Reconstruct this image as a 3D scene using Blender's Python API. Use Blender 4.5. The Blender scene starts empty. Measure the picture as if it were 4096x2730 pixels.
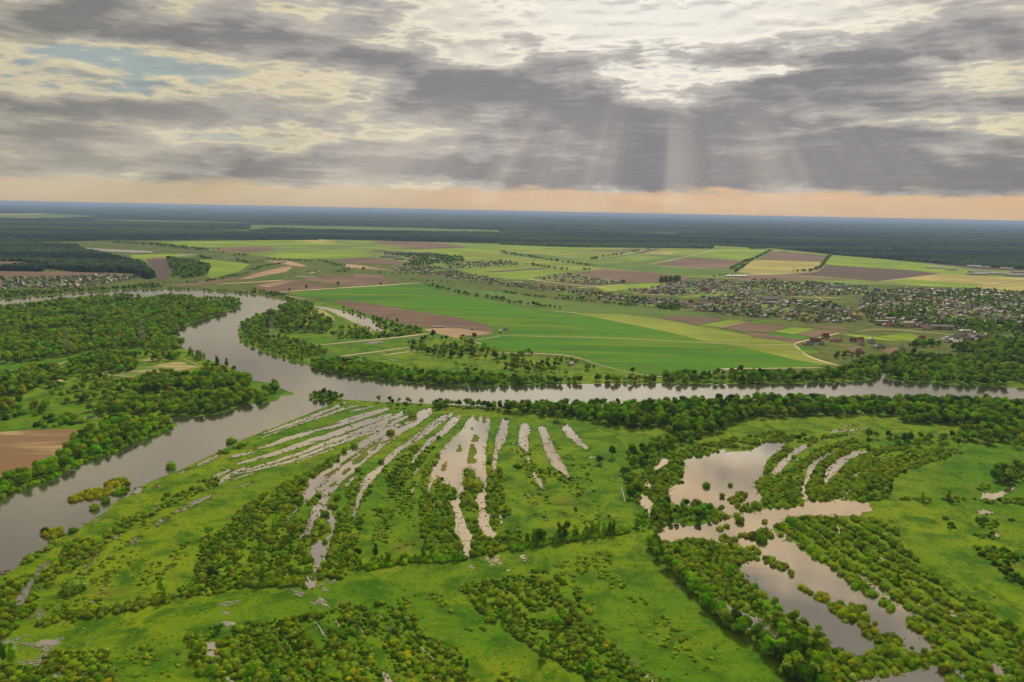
import bpy, math, random
import numpy as np
from mathutils import Matrix, Vector, noise as mnoise
from mathutils.geometry import tessellate_polygon
random.seed(7); RNG = np.random.default_rng(11)
R = math.radians
SC = bpy.context.scene

# ------------------------------------------------------------------ camera
CAM_H = 200.0
PITCH, ROLL, FPX = 9.27, 1.13, 4096*28/36
def _basis():
    p, q = R(PITCH), R(ROLL)
    f = np.array([0, math.cos(p), -math.sin(p)])
    r0 = np.array([1.0, 0, 0]); u0 = np.array([0, math.sin(p), math.cos(p)])
    return f, math.cos(q)*r0+math.sin(q)*u0, -math.sin(q)*r0+math.cos(q)*u0
CF, CR, CU = _basis()
cd = bpy.data.cameras.new('camera'); cd.lens = 28; cd.sensor_width = 36; cd.clip_start = 1; cd.clip_end = 400000
cam = bpy.data.objects.new('camera', cd); SC.collection.objects.link(cam); SC.camera = cam
m = Matrix(((CR[0], CU[0], -CF[0], 0), (CR[1], CU[1], -CF[1], 0), (CR[2], CU[2], -CF[2], CAM_H), (0, 0, 0, 1)))
cam.matrix_world = m
SC.view_settings.view_transform = 'Standard'; SC.view_settings.look = 'None'
SC.view_settings.exposure = 0.0; SC.view_settings.gamma = 1.0; SC.view_settings.use_curve_mapping = False
SUN_AZ, SUN_EL = 10.5, 21.0          # where the sun stands behind the clouds
LAMP_EL = 40.0

# ------------------------------------------------------------------ node helper
class NT:
    def __init__(s, tree): s.t = tree; s.n = tree.nodes; s.l = tree.links
    def new(s, ty, **kw):
        n = s.n.new(ty)
        for k, v in kw.items(): setattr(n, k, v)
        return n
    def put(s, sock, v):
        if isinstance(v, bpy.types.NodeSocket): s.l.new(v, sock)
        elif v is not None: sock.default_value = v
    def m(s, op, a, b=None, c=None, clamp=False):
        n = s.new('ShaderNodeMath', operation=op, use_clamp=clamp)
        s.put(n.inputs[0], a); s.put(n.inputs[1], b)
        if c is not None: s.put(n.inputs[2], c)
        return n.outputs[0]
    def vec(s, x, y, z=0.0):
        n = s.new('ShaderNodeCombineXYZ'); s.put(n.inputs[0], x); s.put(n.inputs[1], y); s.put(n.inputs[2], z); return n.outputs[0]
    def vm(s, op, a, b=None):
        n = s.new('ShaderNodeVectorMath', operation=op); s.put(n.inputs[0], a)
        if b is not None: s.put(n.inputs[3] if op == 'SCALE' else n.inputs[1], b)
        return n.outputs[0]
    def noise(s, v, scale, detail=4.0, rough=0.55, dist=0.0, dim='3D', out=0):
        n = s.new('ShaderNodeTexNoise', noise_dimensions=dim)
        if dim == '1D': s.put(n.inputs['W'], v)
        else: s.put(n.inputs['Vector'], v)
        n.inputs['Scale'].default_value = scale; n.inputs['Detail'].default_value = detail
        n.inputs['Roughness'].default_value = rough; n.inputs['Distortion'].default_value = dist
        return n.outputs[out]
    def ss(s, v, a, b, lo=0.0, hi=1.0):
        n = s.new('ShaderNodeMapRange', interpolation_type='SMOOTHSTEP'); s.put(n.inputs[0], v)
        for i, q in enumerate((a, b, lo, hi)): n.inputs[1+i].default_value = q
        return n.outputs[0]
    def mix(s, f, a, b):
        n = s.new('ShaderNodeMix', data_type='RGBA'); s.put(n.inputs[0], f)
        for k, q in ((6, a), (7, b)):
            s.put(n.inputs[k], q if isinstance(q, bpy.types.NodeSocket) else (*q[:3], 1.0))
        return n.outputs[2]
    def cscale(s, c, f):
        return s.vm('SCALE', c, f)
def lin(r, g, b):
    return tuple(((v/255)/12.92 if v/255 <= 0.04045 else ((v/255+0.055)/1.055)**2.4) for v in (r, g, b))

# ------------------------------------------------------------------ world: a cloudy sky, defined by direction
def o_dir(x, y):
    X, Y = x*4096/2353, y*4096/2353
    d = CF + CR*((X-2048)/FPX) - CU*((Y-1365)/FPX)
    d = d/np.linalg.norm(d)
    return math.degrees(math.atan2(d[0], d[1])), math.degrees(math.asin(d[2]))
world = bpy.data.worlds.new('World'); SC.world = world; world.use_nodes = True
w = NT(world.node_tree); w.n.clear()
tc = w.new('ShaderNodeTexCoord').outputs['Generated']
sep = w.new('ShaderNodeSeparateXYZ'); w.put(sep.inputs[0], tc); X, Y, Z = sep.outputs
DEG = 180/math.pi
az = w.m('MULTIPLY', w.m('ARCTAN2', X, Y), DEG)
el = w.m('MULTIPLY', w.m('ARCSINE', Z), DEG)
den = w.m('ADD', w.m('MAXIMUM', Z, 0.0), 0.045)
pc = w.vec(w.m('DIVIDE', X, den), w.m('DIVIDE', Y, den))
wob = w.noise(w.vm('MULTIPLY', pc, (0.9, 0.9, 1)), 1.0, 5, 0.6, out=1)
wob2 = w.noise(w.vec(w.m('MULTIPLY', az, 0.35), el), 0.55, 5, 0.62, out=1)
wv = w.vm('SUBTRACT', wob2, (0.5, 0.5, 0.5))
ae = w.vm('ADD', w.vec(az, el), w.vm('MULTIPLY', wv, (8.0, 2.2, 0.0)))
dens = None
CL = [  # x, y, rx, ry, tilt (image, clockwise +), weight
 (330,68,420,56,6,.75),(640,92,300,50,7,.5),(930,140,200,40,4,.4),(250,12,140,32,0,.5),(40,85,140,50,0,.35),
 (160,258,330,52,-2,.75),(430,262,300,42,2,.45),(1120,215,380,62,3,.6),(1340,270,520,90,2,.6),
 (1010,185,240,50,4,.55),(1640,300,520,100,0,.55),(2060,370,520,90,2,.7),(1350,370,760,75,0,.45),
 (640,355,560,60,2,.35),(150,350,300,50,0,.25),(2180,110,330,60,-7,.7),(1900,172,230,48,-5,.55),(2010,225,420,46,2,.5),
 (1720,132,230,24,0,.5),(1560,18,52,40,60,.55),(815,8,170,24,0,.5),(1480,160,180,24,0,.3),(1960,300,340,30,0,.2),(1650,405,1000,42,1,.6),(2200,410,500,40,1,.5),(1400,425,340,34,0,.9),(2100,-650,800,150,0,.9),(200,-480,700,170,0,.8),(600,230,500,60,2,.3),(900,395,500,36,1,.4),(300,385,500,40,0,.4),(1250,170,250,50,0,.25),  # negative y: unseen clouds above the frame, added to darken water reflections
 (1480,40,600,80,0,-.75),(1470,195,110,36,25,-.7),(1950,15,260,60,-6,-.35),(1780,165,170,18,-5,-.6),(2120,150,300,15,0,-.6),
 (1900,297,290,15,-4,-.75),(2230,300,160,10,2,-.5),(620,175,330,42,6,-.45),(420,305,560,22,3,-.5),(760,310,420,22,-3,-.55),
 (250,150,300,60,0,-.95),(60,205,110,26,0,-.5),(440,170,120,26,6,-.35),(1020,60,190,70,25,-.55),(700,215,300,26,3,-.35),(100,0,120,20,0,-.4)]
for (cx, cy, rx, ry, rot, wt) in CL:
    a0, e0 = o_dir(cx, cy)
    mp = w.new('ShaderNodeMapping', vector_type='TEXTURE')
    w.put(mp.inputs['Vector'], ae)
    mp.inputs['Location'].default_value = (a0, e0, 0)
    mp.inputs['Rotation'].default_value = (0, 0, -R(rot))
    mp.inputs['Scale'].default_value = (rx*0.0313, ry*0.0313, 1)
    g = w.new('ShaderNodeTexGradient', gradient_type='QUADRATIC_SPHERE'); w.put(g.inputs[0], mp.outputs[0])
    g2 = w.m('MULTIPLY', w.m('SQRT', g.outputs['Fac']), wt*(0.85 if wt > 0 else 0.8))
    dens = g2 if dens is None else w.m('ADD', dens, g2)
n1 = w.noise(w.vm('ADD', pc, w.vm('SCALE', wob, 0.8)), 0.8, 8, 0.6)
n2 = w.noise(w.vec(w.m('MULTIPLY', az, 0.15), w.m('MULTIPLY', el, 0.80)), 1.0, 8, 0.53, 0.25)
n3 = w.noise(w.vec(w.m('MULTIPLY', az, 0.36), w.m('MULTIPLY', el, 1.5)), 1.3, 8, 0.54, 0.5)
nn = w.m('ADD', w.m('ADD', w.m('MULTIPLY', w.m('SUBTRACT', n1, 0.5), 0.5), w.m('MULTIPLY', w.m('SUBTRACT', n2, 0.5), 2.0)), w.m('MULTIPLY', w.m('SUBTRACT', n3, 0.5), 1.0))
D = w.m('ADD', w.m('ADD', dens, nn), 0.50)
# relief: density a little nearer the light, so cloud tops and sunward edges are lit and bases stay dark
azs_ = w.m('ADD', az, w.m('MULTIPLY', w.m('SUBTRACT', SUN_AZ, az), 0.012)); els_ = w.m('ADD', el, 0.36)
n2b = w.noise(w.vec(w.m('MULTIPLY', azs_, 0.15), w.m('MULTIPLY', els_, 0.80)), 1.0, 8, 0.53, 0.25)
n3b = w.noise(w.vec(w.m('MULTIPLY', azs_, 0.36), w.m('MULTIPLY', els_, 1.5)), 1.3, 8, 0.54, 0.5)
relief = w.m('ADD', w.m('MULTIPLY', w.m('SUBTRACT', n2, n2b), 2.6), w.m('MULTIPLY', w.m('SUBTRACT', n3, n3b), 1.2))
# distance from the hidden sun
sd = Vector((math.sin(R(SUN_AZ))*math.cos(R(SUN_EL)), math.cos(R(SUN_AZ))*math.cos(R(SUN_EL)), math.sin(R(SUN_EL))))
dv = w.new('ShaderNodeVectorMath', operation='DOT_PRODUCT'); w.put(dv.inputs[0], tc); dv.inputs[1].default_value = sd
sdist = w.m('MULTIPLY', w.m('ARCCOSINE', dv.outputs['Value']), DEG)
glow = w.ss(sdist, 30, 5)
glow2 = w.ss(sdist, 60, 10)
# tones of the cloud, bright to dark
cream = w.mix(glow, lin(196,188,164), lin(238,234,224))
left = w.ss(az, -8, -24)
blue = w.mix(left, lin(205,208,202), lin(150,168,170))
clear = w.mix(w.m('MULTIPLY', w.ss(D, 0.22, 0.0), w.m('MULTIPLY', left, 0.85)), cream, blue)
mid = w.mix(glow2, lin(172,166,148), lin(192,187,180))
dark = w.mix(glow2, lin(122,122,116), lin(138,135,138))
c1 = w.mix(w.ss(D, 0.22, 0.62), clear, mid)
c2 = w.mix(w.ss(D, 0.45, 1.15), c1, dark)
rim = w.m('MULTIPLY', w.ss(D, 0.16, 0.34), w.ss(D, 0.56, 0.36))
c2 = w.mix(w.m('MULTIPLY', rim, w.ss(sdist, 50, 12, 0.3, 0.8)), c2, w.mix(glow, lin(232,218,180), lin(254,250,238)))
hi = w.m('MULTIPLY', w.m('MULTIPLY', w.ss(relief, 0.06, 0.75), w.ss(D, 1.15, 0.55, 0.12, 1.0)), w.ss(sdist, 60, 12, 0.30, 0.60))
lo = w.m('MULTIPLY', w.ss(relief, -0.02, -0.55), w.ss(D, -0.2, 0.5, 0.35, 0.6))
c2 = w.mix(hi, c2, w.mix(glow, lin(236,220,178), lin(254,250,238)))
c2 = w.mix(lo, c2, w.mix(glow2, lin(118,119,114), lin(142,140,145)))
# peach band under the cloud base; warm thin cloud above the frame
c2 = w.mix(w.m('MULTIPLY', w.m('MULTIPLY', w.ss(el, 15, 19), w.ss(az, -22, 6)), w.ss(D, 1.0, 0.3, 0.05, 0.75)), c2, lin(240,206,160))
bn = w.noise(w.vec(w.m('MULTIPLY', az, 0.16), w.m('MULTIPLY', el, 0.8)), 1.0, 6, 0.6)
base_el = w.m('ADD', w.ss(az, -30, 25, 1.45, 1.55), w.m('MULTIPLY', w.m('SUBTRACT', bn, 0.5), 2.4))
pm = w.ss(w.m('SUBTRACT', el, base_el), 0.28, -0.28)
peach = w.mix(w.ss(az, -28, 12), lin(196,176,142), lin(222,184,146))
peach = w.mix(w.ss(el, 0.1, 1.7), w.mix(0.35, peach, lin(196,176,150)), peach)
c3 = w.mix(w.m('MULTIPLY', pm, 0.92), c2, peach)
# shafts of light fanning out from the hidden sun
th = w.m('ARCTAN2', w.m('SUBTRACT', az, SUN_AZ), w.m('SUBTRACT', SUN_EL, el))
rn = w.noise(w.m('MULTIPLY', th, 1.0), 4.2, 3, 0.5, dim='1D')
ray = w.ss(rn, 0.34, 0.70)
def band(c, wd): return w.ss(w.m('ABSOLUTE', w.m('SUBTRACT', th, c)), wd, wd*0.3)
fan = w.m('MAXIMUM', w.m('MULTIPLY', band(-0.18, 0.42), 1.0), w.m('MAXIMUM', w.m('MULTIPLY', band(-0.80, 0.65), 1.0), w.m('MULTIPLY', band(0.45, 0.4), 0.7)))
rm = w.m('MULTIPLY', w.m('MULTIPLY', ray, fan), w.m('MULTIPLY', w.ss(el, 8.5, 4.0), w.ss(el, -0.2, 1.0, 0.35, 1.0)))
c4 = w.mix(w.m('MULTIPLY', rm, 0.36), c3, lin(226,216,196))
# unseen sky overhead and behind, brightened to light the land
up = w.ss(el, 34, 62)
back = w.m('MULTIPLY', w.ss(w.m('ABSOLUTE', az), 60, 110), w.ss(el, 2, 14))
gain = w.m('ADD', 1.0, w.m('MAXIMUM', w.m('MULTIPLY', up, 0.45), w.m('MULTIPLY', back, 0.05)))
sky = w.new('ShaderNodeTexSky', sky_type='NISHITA'); sky.sun_disc = False
sky.sun_elevation = R(SUN_EL); sky.sun_rotation = R(SUN_AZ)
skyc = w.cscale(sky.outputs[0], 0.10)
tot = w.vm('ADD', w.cscale(c4, gain), w.cscale(skyc, w.m('MULTIPLY', w.ss(D, 0.5, 0.1), w.m('ADD', 0.01, up))))
below = w.ss(el, -0.5, -3.0)
tot = w.mix(below, tot, lin(90,100,90))
bg = w.new('ShaderNodeBackground'); w.put(bg.inputs[0], tot); bg.inputs[1].default_value = 1.0
wo = w.new('ShaderNodeOutputWorld'); w.l.new(bg.outputs[0], wo.inputs[0])

# ------------------------------------------------------------------ sun, veiled by cloud
sl = bpy.data.lights.new('sun', 'SUN'); sl.energy = 5.0; sl.angle = R(9); sl.color = (1.0, 0.93, 0.78)
so = bpy.data.objects.new('sun', sl); SC.collection.objects.link(so)
ld = Vector((math.sin(R(SUN_AZ))*math.cos(R(LAMP_EL)), math.cos(R(SUN_AZ))*math.cos(R(LAMP_EL)), math.sin(R(LAMP_EL))))
so.rotation_euler = ld.to_track_quat('Z', 'Y').to_euler(); so.location = (0, 0, 400)

# ------------------------------------------------------------------ photo pixel -> ground point
T = {'O': (0, 0, 4096/2353)}
for i in range(4):
    for nme, y0 in (('T', 780), ('M', 1400), ('B', 2030)):
        T[f'{nme}{i+1}'] = (i*1000, y0, 1/2.24 if i < 3 else 1096/2353)
def gp(tile, x, y):
    a, b, k = T[tile]; X, Y = a+x*k, b+y*k
    d = CF + CR*((X-2048)/FPX) - CU*((Y-1365)/FPX)
    dz = min(d[2], -0.0022)
    t = -CAM_H/dz
    return np.array([d[0]*t, d[1]*t])
def px(x, y, z=0):                       # ground -> photo pixel (arrays)
    v = np.stack([x, y, np.full_like(x, z-CAM_H)], -1) if isinstance(x, np.ndarray) else np.array([x, y, z-CAM_H])
    f = v@CF; return 2048+FPX*(v@CR)/f, 1365-FPX*(v@CU)/f, f
def poly(*segs):
    """poly('M1',[(x,y)..],'M2',[..]) -> Nx2 ground points"""
    out = []
    for k in range(0, len(segs), 2):
        out += [gp(segs[k], *p) for p in segs[k+1]]
    return np.array(out)
def strip(tile, pts):
    """centre line with widths in tile pixels -> outline"""
    a, b, k = T[tile]; L, Rr = [], []
    P = [np.array(p[:2], float) for p in pts]
    for i, p in enumerate(P):
        t = P[min(i+1, len(P)-1)]-P[max(i-1, 0)]; t /= (np.linalg.norm(t)+1e-9); nrm = np.array([-t[1], t[0]])
        h = pts[i][2]/2
        L.append(gp(tile, *(p+nrm*h))); Rr.append(gp(tile, *(p-nrm*h)))
    return np.array(L+Rr[::-1])
def inside(P, pts):
    x, y = pts[:, 0], pts[:, 1]; c = np.zeros(len(pts), bool); n = len(P)
    bb = (x >= P[:, 0].min())&(x <= P[:, 0].max())&(y >= P[:, 1].min())&(y <= P[:, 1].max())
    if not bb.any(): return c
    xs, ys = x[bb], y[bb]; cc = np.zeros(bb.sum(), bool); j = n-1
    for i in range(n):
        xi, yi, xj, yj = *P[i], *P[j]
        if yi != yj:
            cc ^= ((yi > ys) != (yj > ys)) & (xs < (xj-xi)*(ys-yi)/(yj-yi)+xi)
        j = i
    c[bb] = cc; return c
def rag(P, seg, amp, fr=0.12):
    """subdivide an outline and make it ragged with fractal noise, in metres"""
    out = []
    n = len(P)
    for i in range(n):
        a, b = P[i], P[(i+1) % n]; L = np.linalg.norm(b-a); k = max(1, min(60, int(L/seg)))
        for q in range(k):
            p = a+(b-a)*q/k
            v = mnoise.turbulence_vector(Vector((p[0]*fr, p[1]*fr, 3.1)), 3, False)
            out.append(p+np.array([v[0], v[1]])*amp)
    return np.array(out)
def smooth(P, it=2):
    for _ in range(it):
        Q = []
        for i in range(len(P)):
            a, b = P[i], P[(i+1) % len(P)]
            Q += [a*0.75+b*0.25, a*0.25+b*0.75]
        P = np.array(Q)
    return P

# ------------------------------------------------------------------ object helpers
COL = SC.collection
def tag(o, label=None, cat=None, group=None, kind=None):
    if label: o['label'] = label
    if cat: o['category'] = cat
    if group: o['group'] = group
    if kind: o['kind'] = kind
    return o
def mesh_np(name, V, F, mats, mi=None, smooth_=False):
    me = bpy.data.meshes.new(name); me.from_pydata([tuple(v) for v in V], [], [tuple(int(i) for i in f) for f in F])
    for mm in mats: me.materials.append(mm)
    if mi is not None: me.polygons.foreach_set('material_index', np.asarray(mi, np.int32))
    if smooth_: me.polygons.foreach_set('use_smooth', np.ones(len(me.polygons), bool))
    me.update(); return me
def grid_mesh(name, V, Q, mat, sm=False):
    me = bpy.data.meshes.new(name); nf = len(Q); me.vertices.add(len(V)); me.vertices.foreach_set('co', V.astype(np.float32).ravel())
    me.loops.add(nf*4); me.loops.foreach_set('vertex_index', Q.astype(np.int32).ravel())
    me.polygons.add(nf); me.polygons.foreach_set('loop_start', np.arange(0, nf*4, 4, dtype=np.int32))
    me.polygons.foreach_set('loop_total', np.full(nf, 4, np.int32))
    me.polygons.foreach_set('use_smooth', np.full(nf, sm))
    me.materials.append(mat); me.update(calc_edges=True); return me
def link(name, me, parent=None, loc=(0, 0, 0), rz=0.0, scale=1.0):
    o = bpy.data.objects.new(name, me); COL.objects.link(o); o.parent = parent; o.location = loc
    o.rotation_euler = (0, 0, rz); o.scale = (scale,)*3 if isinstance(scale, (int, float)) else scale; return o
def sheet(name, polys, z, mat, kind='structure'):
    V, F = [], []
    for P in polys:
        b = len(V); V += [(p[0], p[1], z) for p in P]
        for t in tessellate_polygon([[Vector((p[0], p[1], 0)) for p in P]]):
            a, bb, c = (Vector(V[b+i]) for i in t)
            if ((bb-a).cross(c-a)).z < 0: t = (t[0], t[2], t[1])
            F.append(tuple(b+i for i in t))
    o = link(name, mesh_np(name, V, F, [mat])); o['kind'] = kind; return o

# ------------------------------------------------------------------ materials
def newmat(name):
    ma = bpy.data.materials.new(name); ma.use_nodes = True; t = NT(ma.node_tree); t.n.clear()
    out = t.new('ShaderNodeOutputMaterial'); return ma, t, out
def pos(t): return t.new('ShaderNodeNewGeometry').outputs['Position']
def princ(t, out, col, rough=0.9, bump=None, bs=0.3, bd=1.0, spec=0.15):
    p = t.new('ShaderNodeBsdfPrincipled'); t.put(p.inputs['Base Color'], col if isinstance(col, bpy.types.NodeSocket) else (*col, 1))
    p.inputs['Roughness'].default_value = rough; p.inputs['Specular IOR Level'].default_value = spec
    if bump is not None:
        b = t.new('ShaderNodeBump'); t.put(b.inputs['Height'], bump); b.inputs['Strength'].default_value = bs; b.inputs['Distance'].default_value = bd
        t.put(p.inputs['Normal'], b.outputs[0])
    t.l.new(p.outputs[0], out.inputs[0]); return p
def meadow(name, c1, c2, c3, s=1.0, stretch=(1, 1, 1), rot=0.0, contrast=1.0):
    ma, t, out = newmat(name); P = pos(t)
    mp = t.new('ShaderNodeMapping'); t.put(mp.inputs[0], P); mp.inputs['Rotation'].default_value = (0, 0, rot); mp.inputs['Scale'].default_value = stretch
    q = mp.outputs[0]
    big = t.noise(P, 0.006*s, 5, 0.6); med = t.noise(q, 0.05*s, 5, 0.65, 0.6); fine = t.noise(q, 0.55, 6, 0.75)
    c = t.mix(t.ss(big, 0.38, 0.62), c1, c2)
    c = t.mix(t.m('MULTIPLY', t.ss(med, 0.42, 0.66), 0.75*contrast), c, c3)
    c = t.mix(t.m('MULTIPLY', t.ss(fine, 0.45, 0.7), 0.5*contrast), c, tuple(v*0.45 for v in c1))
    dry = t.noise(q, 0.022, 6, 0.7, 0.8)
    c = t.mix(t.m('MULTIPLY', t.ss(dry, 0.56, 0.70), 0.55), c, (.15, .125, .018))
    vor = t.noise(P, 0.18, 5, 0.7)
    c = t.mix(t.m('MULTIPLY', t.ss(vor, 0.54, 0.68), 0.45), c, tuple(v*1.55 for v in c1))
    princ(t, out, c, 0.95, t.m('ADD', t.m('MULTIPLY', fine, 0.6), med), 0.6, 1.2, 0.05); return ma
M = {}
M['grass'] = meadow('meadow_grass', (.060, .140, .001), (.130, .182, .002), (.022, .078, .000), 1.0, (1,1,1), 0, 1.25)
M['wetgrass'] = meadow('wet_grass', (.055, .115, .002), (.10, .125, .005), (.095, .075, .012))
M['farland'] = meadow('far_land', (.060, .100, .008), (.095, .11, .016), (.040, .062, .010), 0.6, (1,1,1), 0, 1.3)
def crop(name, c, c2=None, rows=0.0, rot=0.3, var=0.25):
    ma, t, out = newmat(name); P = pos(t)
    mp = t.new('ShaderNodeMapping'); t.put(mp.inputs[0], P); mp.inputs['Rotation'].default_value = (0, 0, rot); mp.inputs['Scale'].default_value = (0.12, 1, 1)
    c2 = c2 or tuple(v*(1-var) for v in c)
    a = t.noise(mp.outputs[0], 0.022, 6, 0.6, 0.5); b = t.noise(P, 0.004, 4, 0.55); f = t.noise(mp.outputs[0], 0.35, 5, 0.7)
    col = t.mix(t.ss(a, 0.4, 0.62), c, c2); col = t.mix(t.m('MULTIPLY', t.ss(b, 0.42, 0.62), 0.8), col, tuple(v*1.35 for v in c))
    col = t.mix(t.m('MULTIPLY', t.ss(f, 0.45, 0.7), 0.35), col, tuple(v*0.6 for v in c))
    wvx = t.new('ShaderNodeTexWave', wave_type='BANDS', bands_direction='Y'); t.put(wvx.inputs['Vector'], mp.outputs[0]); wvx.inputs['Scale'].default_value = 0.016; wvx.inputs['Distortion'].default_value = 1.0; wvx.inputs['Detail'].default_value = 2
    col = t.mix(t.m('MULTIPLY', t.ss(wvx.outputs['Fac'], 0.8, 0.98), 0.22), col, tuple(v*0.55 for v in c))
    princ(t, out, col, 0.95, f, 0.4, 0.5, 0.05); return ma
M['deep'] = crop('young_wheat', (.032, .112, .000), (.090, .160, .000))
M['bright'] = crop('bright_crop', (.135, .205, .010), (.10, .165, .008))
M['yellow'] = crop('yellow_green_crop', (.145, .180, .020), (.115, .155, .014))
M['pale'] = crop('pale_crop', (.115, .165, .022), (.085, .13, .015))
M['dull'] = crop('dull_crop', (.06, .112, .012), (.08, .125, .016))
M['brown'] = crop('ploughed_soil', (.125, .082, .058), (.095, .063, .045))
M['dark'] = crop('dark_soil', (.070, .048, .040), (.09, .062, .048))
M['tan'] = crop('dry_soil', (.26, .18, .105), (.17, .115, .07))
M['straw'] = crop('straw_field', (.26, .225, .07), (.21, .19, .06))
M['road'] = crop('sandy_track', (.36, .29, .19), (.28, .22, .15))
def drymix():
    ma, t, out = newmat('dry_sandy_grass'); P = pos(t)
    mp = t.new('ShaderNodeMapping'); t.put(mp.inputs[0], P); mp.inputs['Rotation'].default_value = (0, 0, -0.25); mp.inputs['Scale'].default_value = (0.15, 1, 1)
    a = t.noise(mp.outputs[0], 0.12, 6, 0.65, 0.5)
    princ(t, out, t.mix(t.ss(a, 0.42, 0.6), (.07, .125, .008), (.30, .24, .12)), 0.95); return ma
M['sandmix'] = drymix()
def soilmix():
    ma, t, out = newmat('field_of_soil_and_stubble'); P = pos(t)
    mp = t.new('ShaderNodeMapping'); t.put(mp.inputs[0], P); mp.inputs['Rotation'].default_value = (0, 0, 0.12); mp.inputs['Scale'].default_value = (0.35, 1, 1)
    a = t.noise(mp.outputs[0], 0.018, 6, 0.62, 0.8); f = t.noise(mp.outputs[0], 0.3, 5, 0.7)
    c = t.mix(t.ss(a, 0.5, 0.62), (.15, .085, .042), (.30, .21, .10)); c = t.mix(t.m('MULTIPLY', t.ss(f, 0.45, 0.7), 0.4), c, (.12, .10, .03))
    princ(t, out, c, 0.95, f, 0.4, 0.5); return ma
M['soilmix'] = soilmix()
def water(name, rough, wave, turb, weeds=0.0, refl=0.40):
    ma, t, out = newmat(name); P = pos(t)
    wv1 = t.noise(P, 0.9, 4, 0.6); wv2 = t.noise(P, 0.05, 3, 0.55)
    b = t.new('ShaderNodeBump'); t.put(b.inputs['Height'], t.m('ADD', t.m('MULTIPLY', wv1, 0.25), wv2)); b.inputs['Strength'].default_value = wave; b.inputs['Distance'].default_value = 0.35
    d = t.new('ShaderNodeBsdfDiffuse'); t.put(d.inputs[0], (*turb, 1))
    g = t.new('ShaderNodeBsdfGlossy'); t.put(g.inputs[0], (1.0, .93, .82, 1)); g.inputs['Roughness'].default_value = rough; t.put(g.inputs['Normal'], b.outputs[0])
    fr = t.new('ShaderNodeFresnel'); fr.inputs['IOR'].default_value = 1.33; t.put(fr.inputs['Normal'], b.outputs[0])
    fac = t.m('ADD', t.m('MULTIPLY', fr.outputs[0], 1.0-refl), refl, clamp=True)
    mx = t.new('ShaderNodeMixShader'); t.put(mx.inputs[0], fac); t.l.new(d.outputs[0], mx.inputs[1]); t.l.new(g.outputs[0], mx.inputs[2])
    res = mx.outputs[0]
    if weeds > 0:
        wd = t.noise(P, 0.8, 6, 0.75); wb = t.noise(P, 0.05, 4, 0.6)
        msk = t.ss(t.m('ADD', wd, t.m('MULTIPLY', t.m('SUBTRACT', wb, 0.5), 0.9)), 0.62-weeds*0.2, 0.66-weeds*0.2)
        gd = t.new('ShaderNodeBsdfDiffuse'); t.put(gd.inputs[0], t.mix(wb, (.09, .17, .012), (.16, .15, .04)))
        m2 = t.new('ShaderNodeMixShader'); t.put(m2.inputs[0], msk); t.l.new(res, m2.inputs[1]); t.l.new(gd.outputs[0], m2.inputs[2]); res = m2.outputs[0]
    t.l.new(res, out.inputs[0]); return ma
M['river'] = water('river_water', 0.08, 0.28, (.045, .045, .035), 0, 0.46)
M['flood'] = water('flood_water', 0.06, 0.10, (.09, .07, .05), 0.0, 0.58)
M['lagoon'] = water('lagoon_water', 0.04, 0.07, (.05, .052, .03), 0.0, 0.56)
M['marsh'] = water('marsh_water', 0.08, 0.15, (.18, .16, .13), 1.0, 0.55)
def leafmat(name, c1, c2, tr=0.13):
    ma, t, out = newmat(name)
    oi = t.new('ShaderNodeObjectInfo'); rnd = oi.outputs['Random']; loc = oi.outputs['Location']
    patch = t.noise(loc, 0.012, 3, 0.5)
    tcc = t.new('ShaderNodeTexCoord').outputs['Object']; leaf = t.noise(tcc, 1.3, 3, 0.6)
    f = t.m('ADD', t.m('MULTIPLY', rnd, 0.55), t.m('MULTIPLY', t.m('SUBTRACT', patch, 0.5), 1.4), clamp=True)
    c = t.mix(f, c1, c2)
    hs = t.new('ShaderNodeHueSaturation'); t.put(hs.inputs['Color'], c)
    t.put(hs.inputs['Value'], t.m('ADD', 0.68, t.m('MULTIPLY', t.m('FRACT', t.m('MULTIPLY', rnd, 17.3)), 0.85)))
    t.put(hs.inputs['Hue'], t.m('ADD', 0.485, t.m('MULTIPLY', t.m('FRACT', t.m('MULTIPLY', rnd, 7.7)), 0.03)))
    col = t.mix(t.m('MULTIPLY', t.ss(leaf, 0.4, 0.65), 0.45), hs.outputs[0], t.cscale(hs.outputs[0], 1.7))
    d = t.new('ShaderNodeBsdfDiffuse'); t.put(d.inputs[0], col)
    s = t.new('ShaderNodeBsdfTranslucent'); t.put(s.inputs[0], t.vm('MULTIPLY', col, (1.3, 1.25, 0.6)))
    mx = t.new('ShaderNodeMixShader'); mx.inputs[0].default_value = tr; t.l.new(d.outputs[0], mx.inputs[1]); t.l.new(s.outputs[0], mx.inputs[2])
    t.l.new(mx.outputs[0], out.inputs[0]); return ma
LEAF = {'dark': leafmat('leaves_dark', (.026, .074, 0.003), (.058, .130, 0.004)),
        'mid': leafmat('leaves_green', (.085, .185, 0.005), (.155, .26, 0.007)),
        'bright': leafmat('leaves_bright', (.085, .245, 0.003), (.17, .33, 0.005)),
        'olive': leafmat('leaves_olive', (.135, .20, 0.007), (.215, .27, 0.010)),
        'gold': leafmat('leaves_golden', (.20, .225, 0.005), (.30, .29, 0.005)),
        'grey': leafmat('leaves_grey_green', (.13, .205, 0.020), (.20, .285, 0.032)),
        'brown': leafmat('leaves_brownish', (.095, .125, 0.009), (.14, .16, 0.013))}
TONES = list(LEAF)
def plain(name, c, rough=0.8, var=0.2, sc=0.8):
    ma, t, out = newmat(name); P = t.new('ShaderNodeTexCoord').outputs['Object']
    n = t.noise(P, sc, 5, 0.6); princ(t, out, t.mix(t.ss(n, 0.35, 0.7), c, tuple(v*(1-var) for v in c)), rough, n, 0.2, 0.05); return ma
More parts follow.
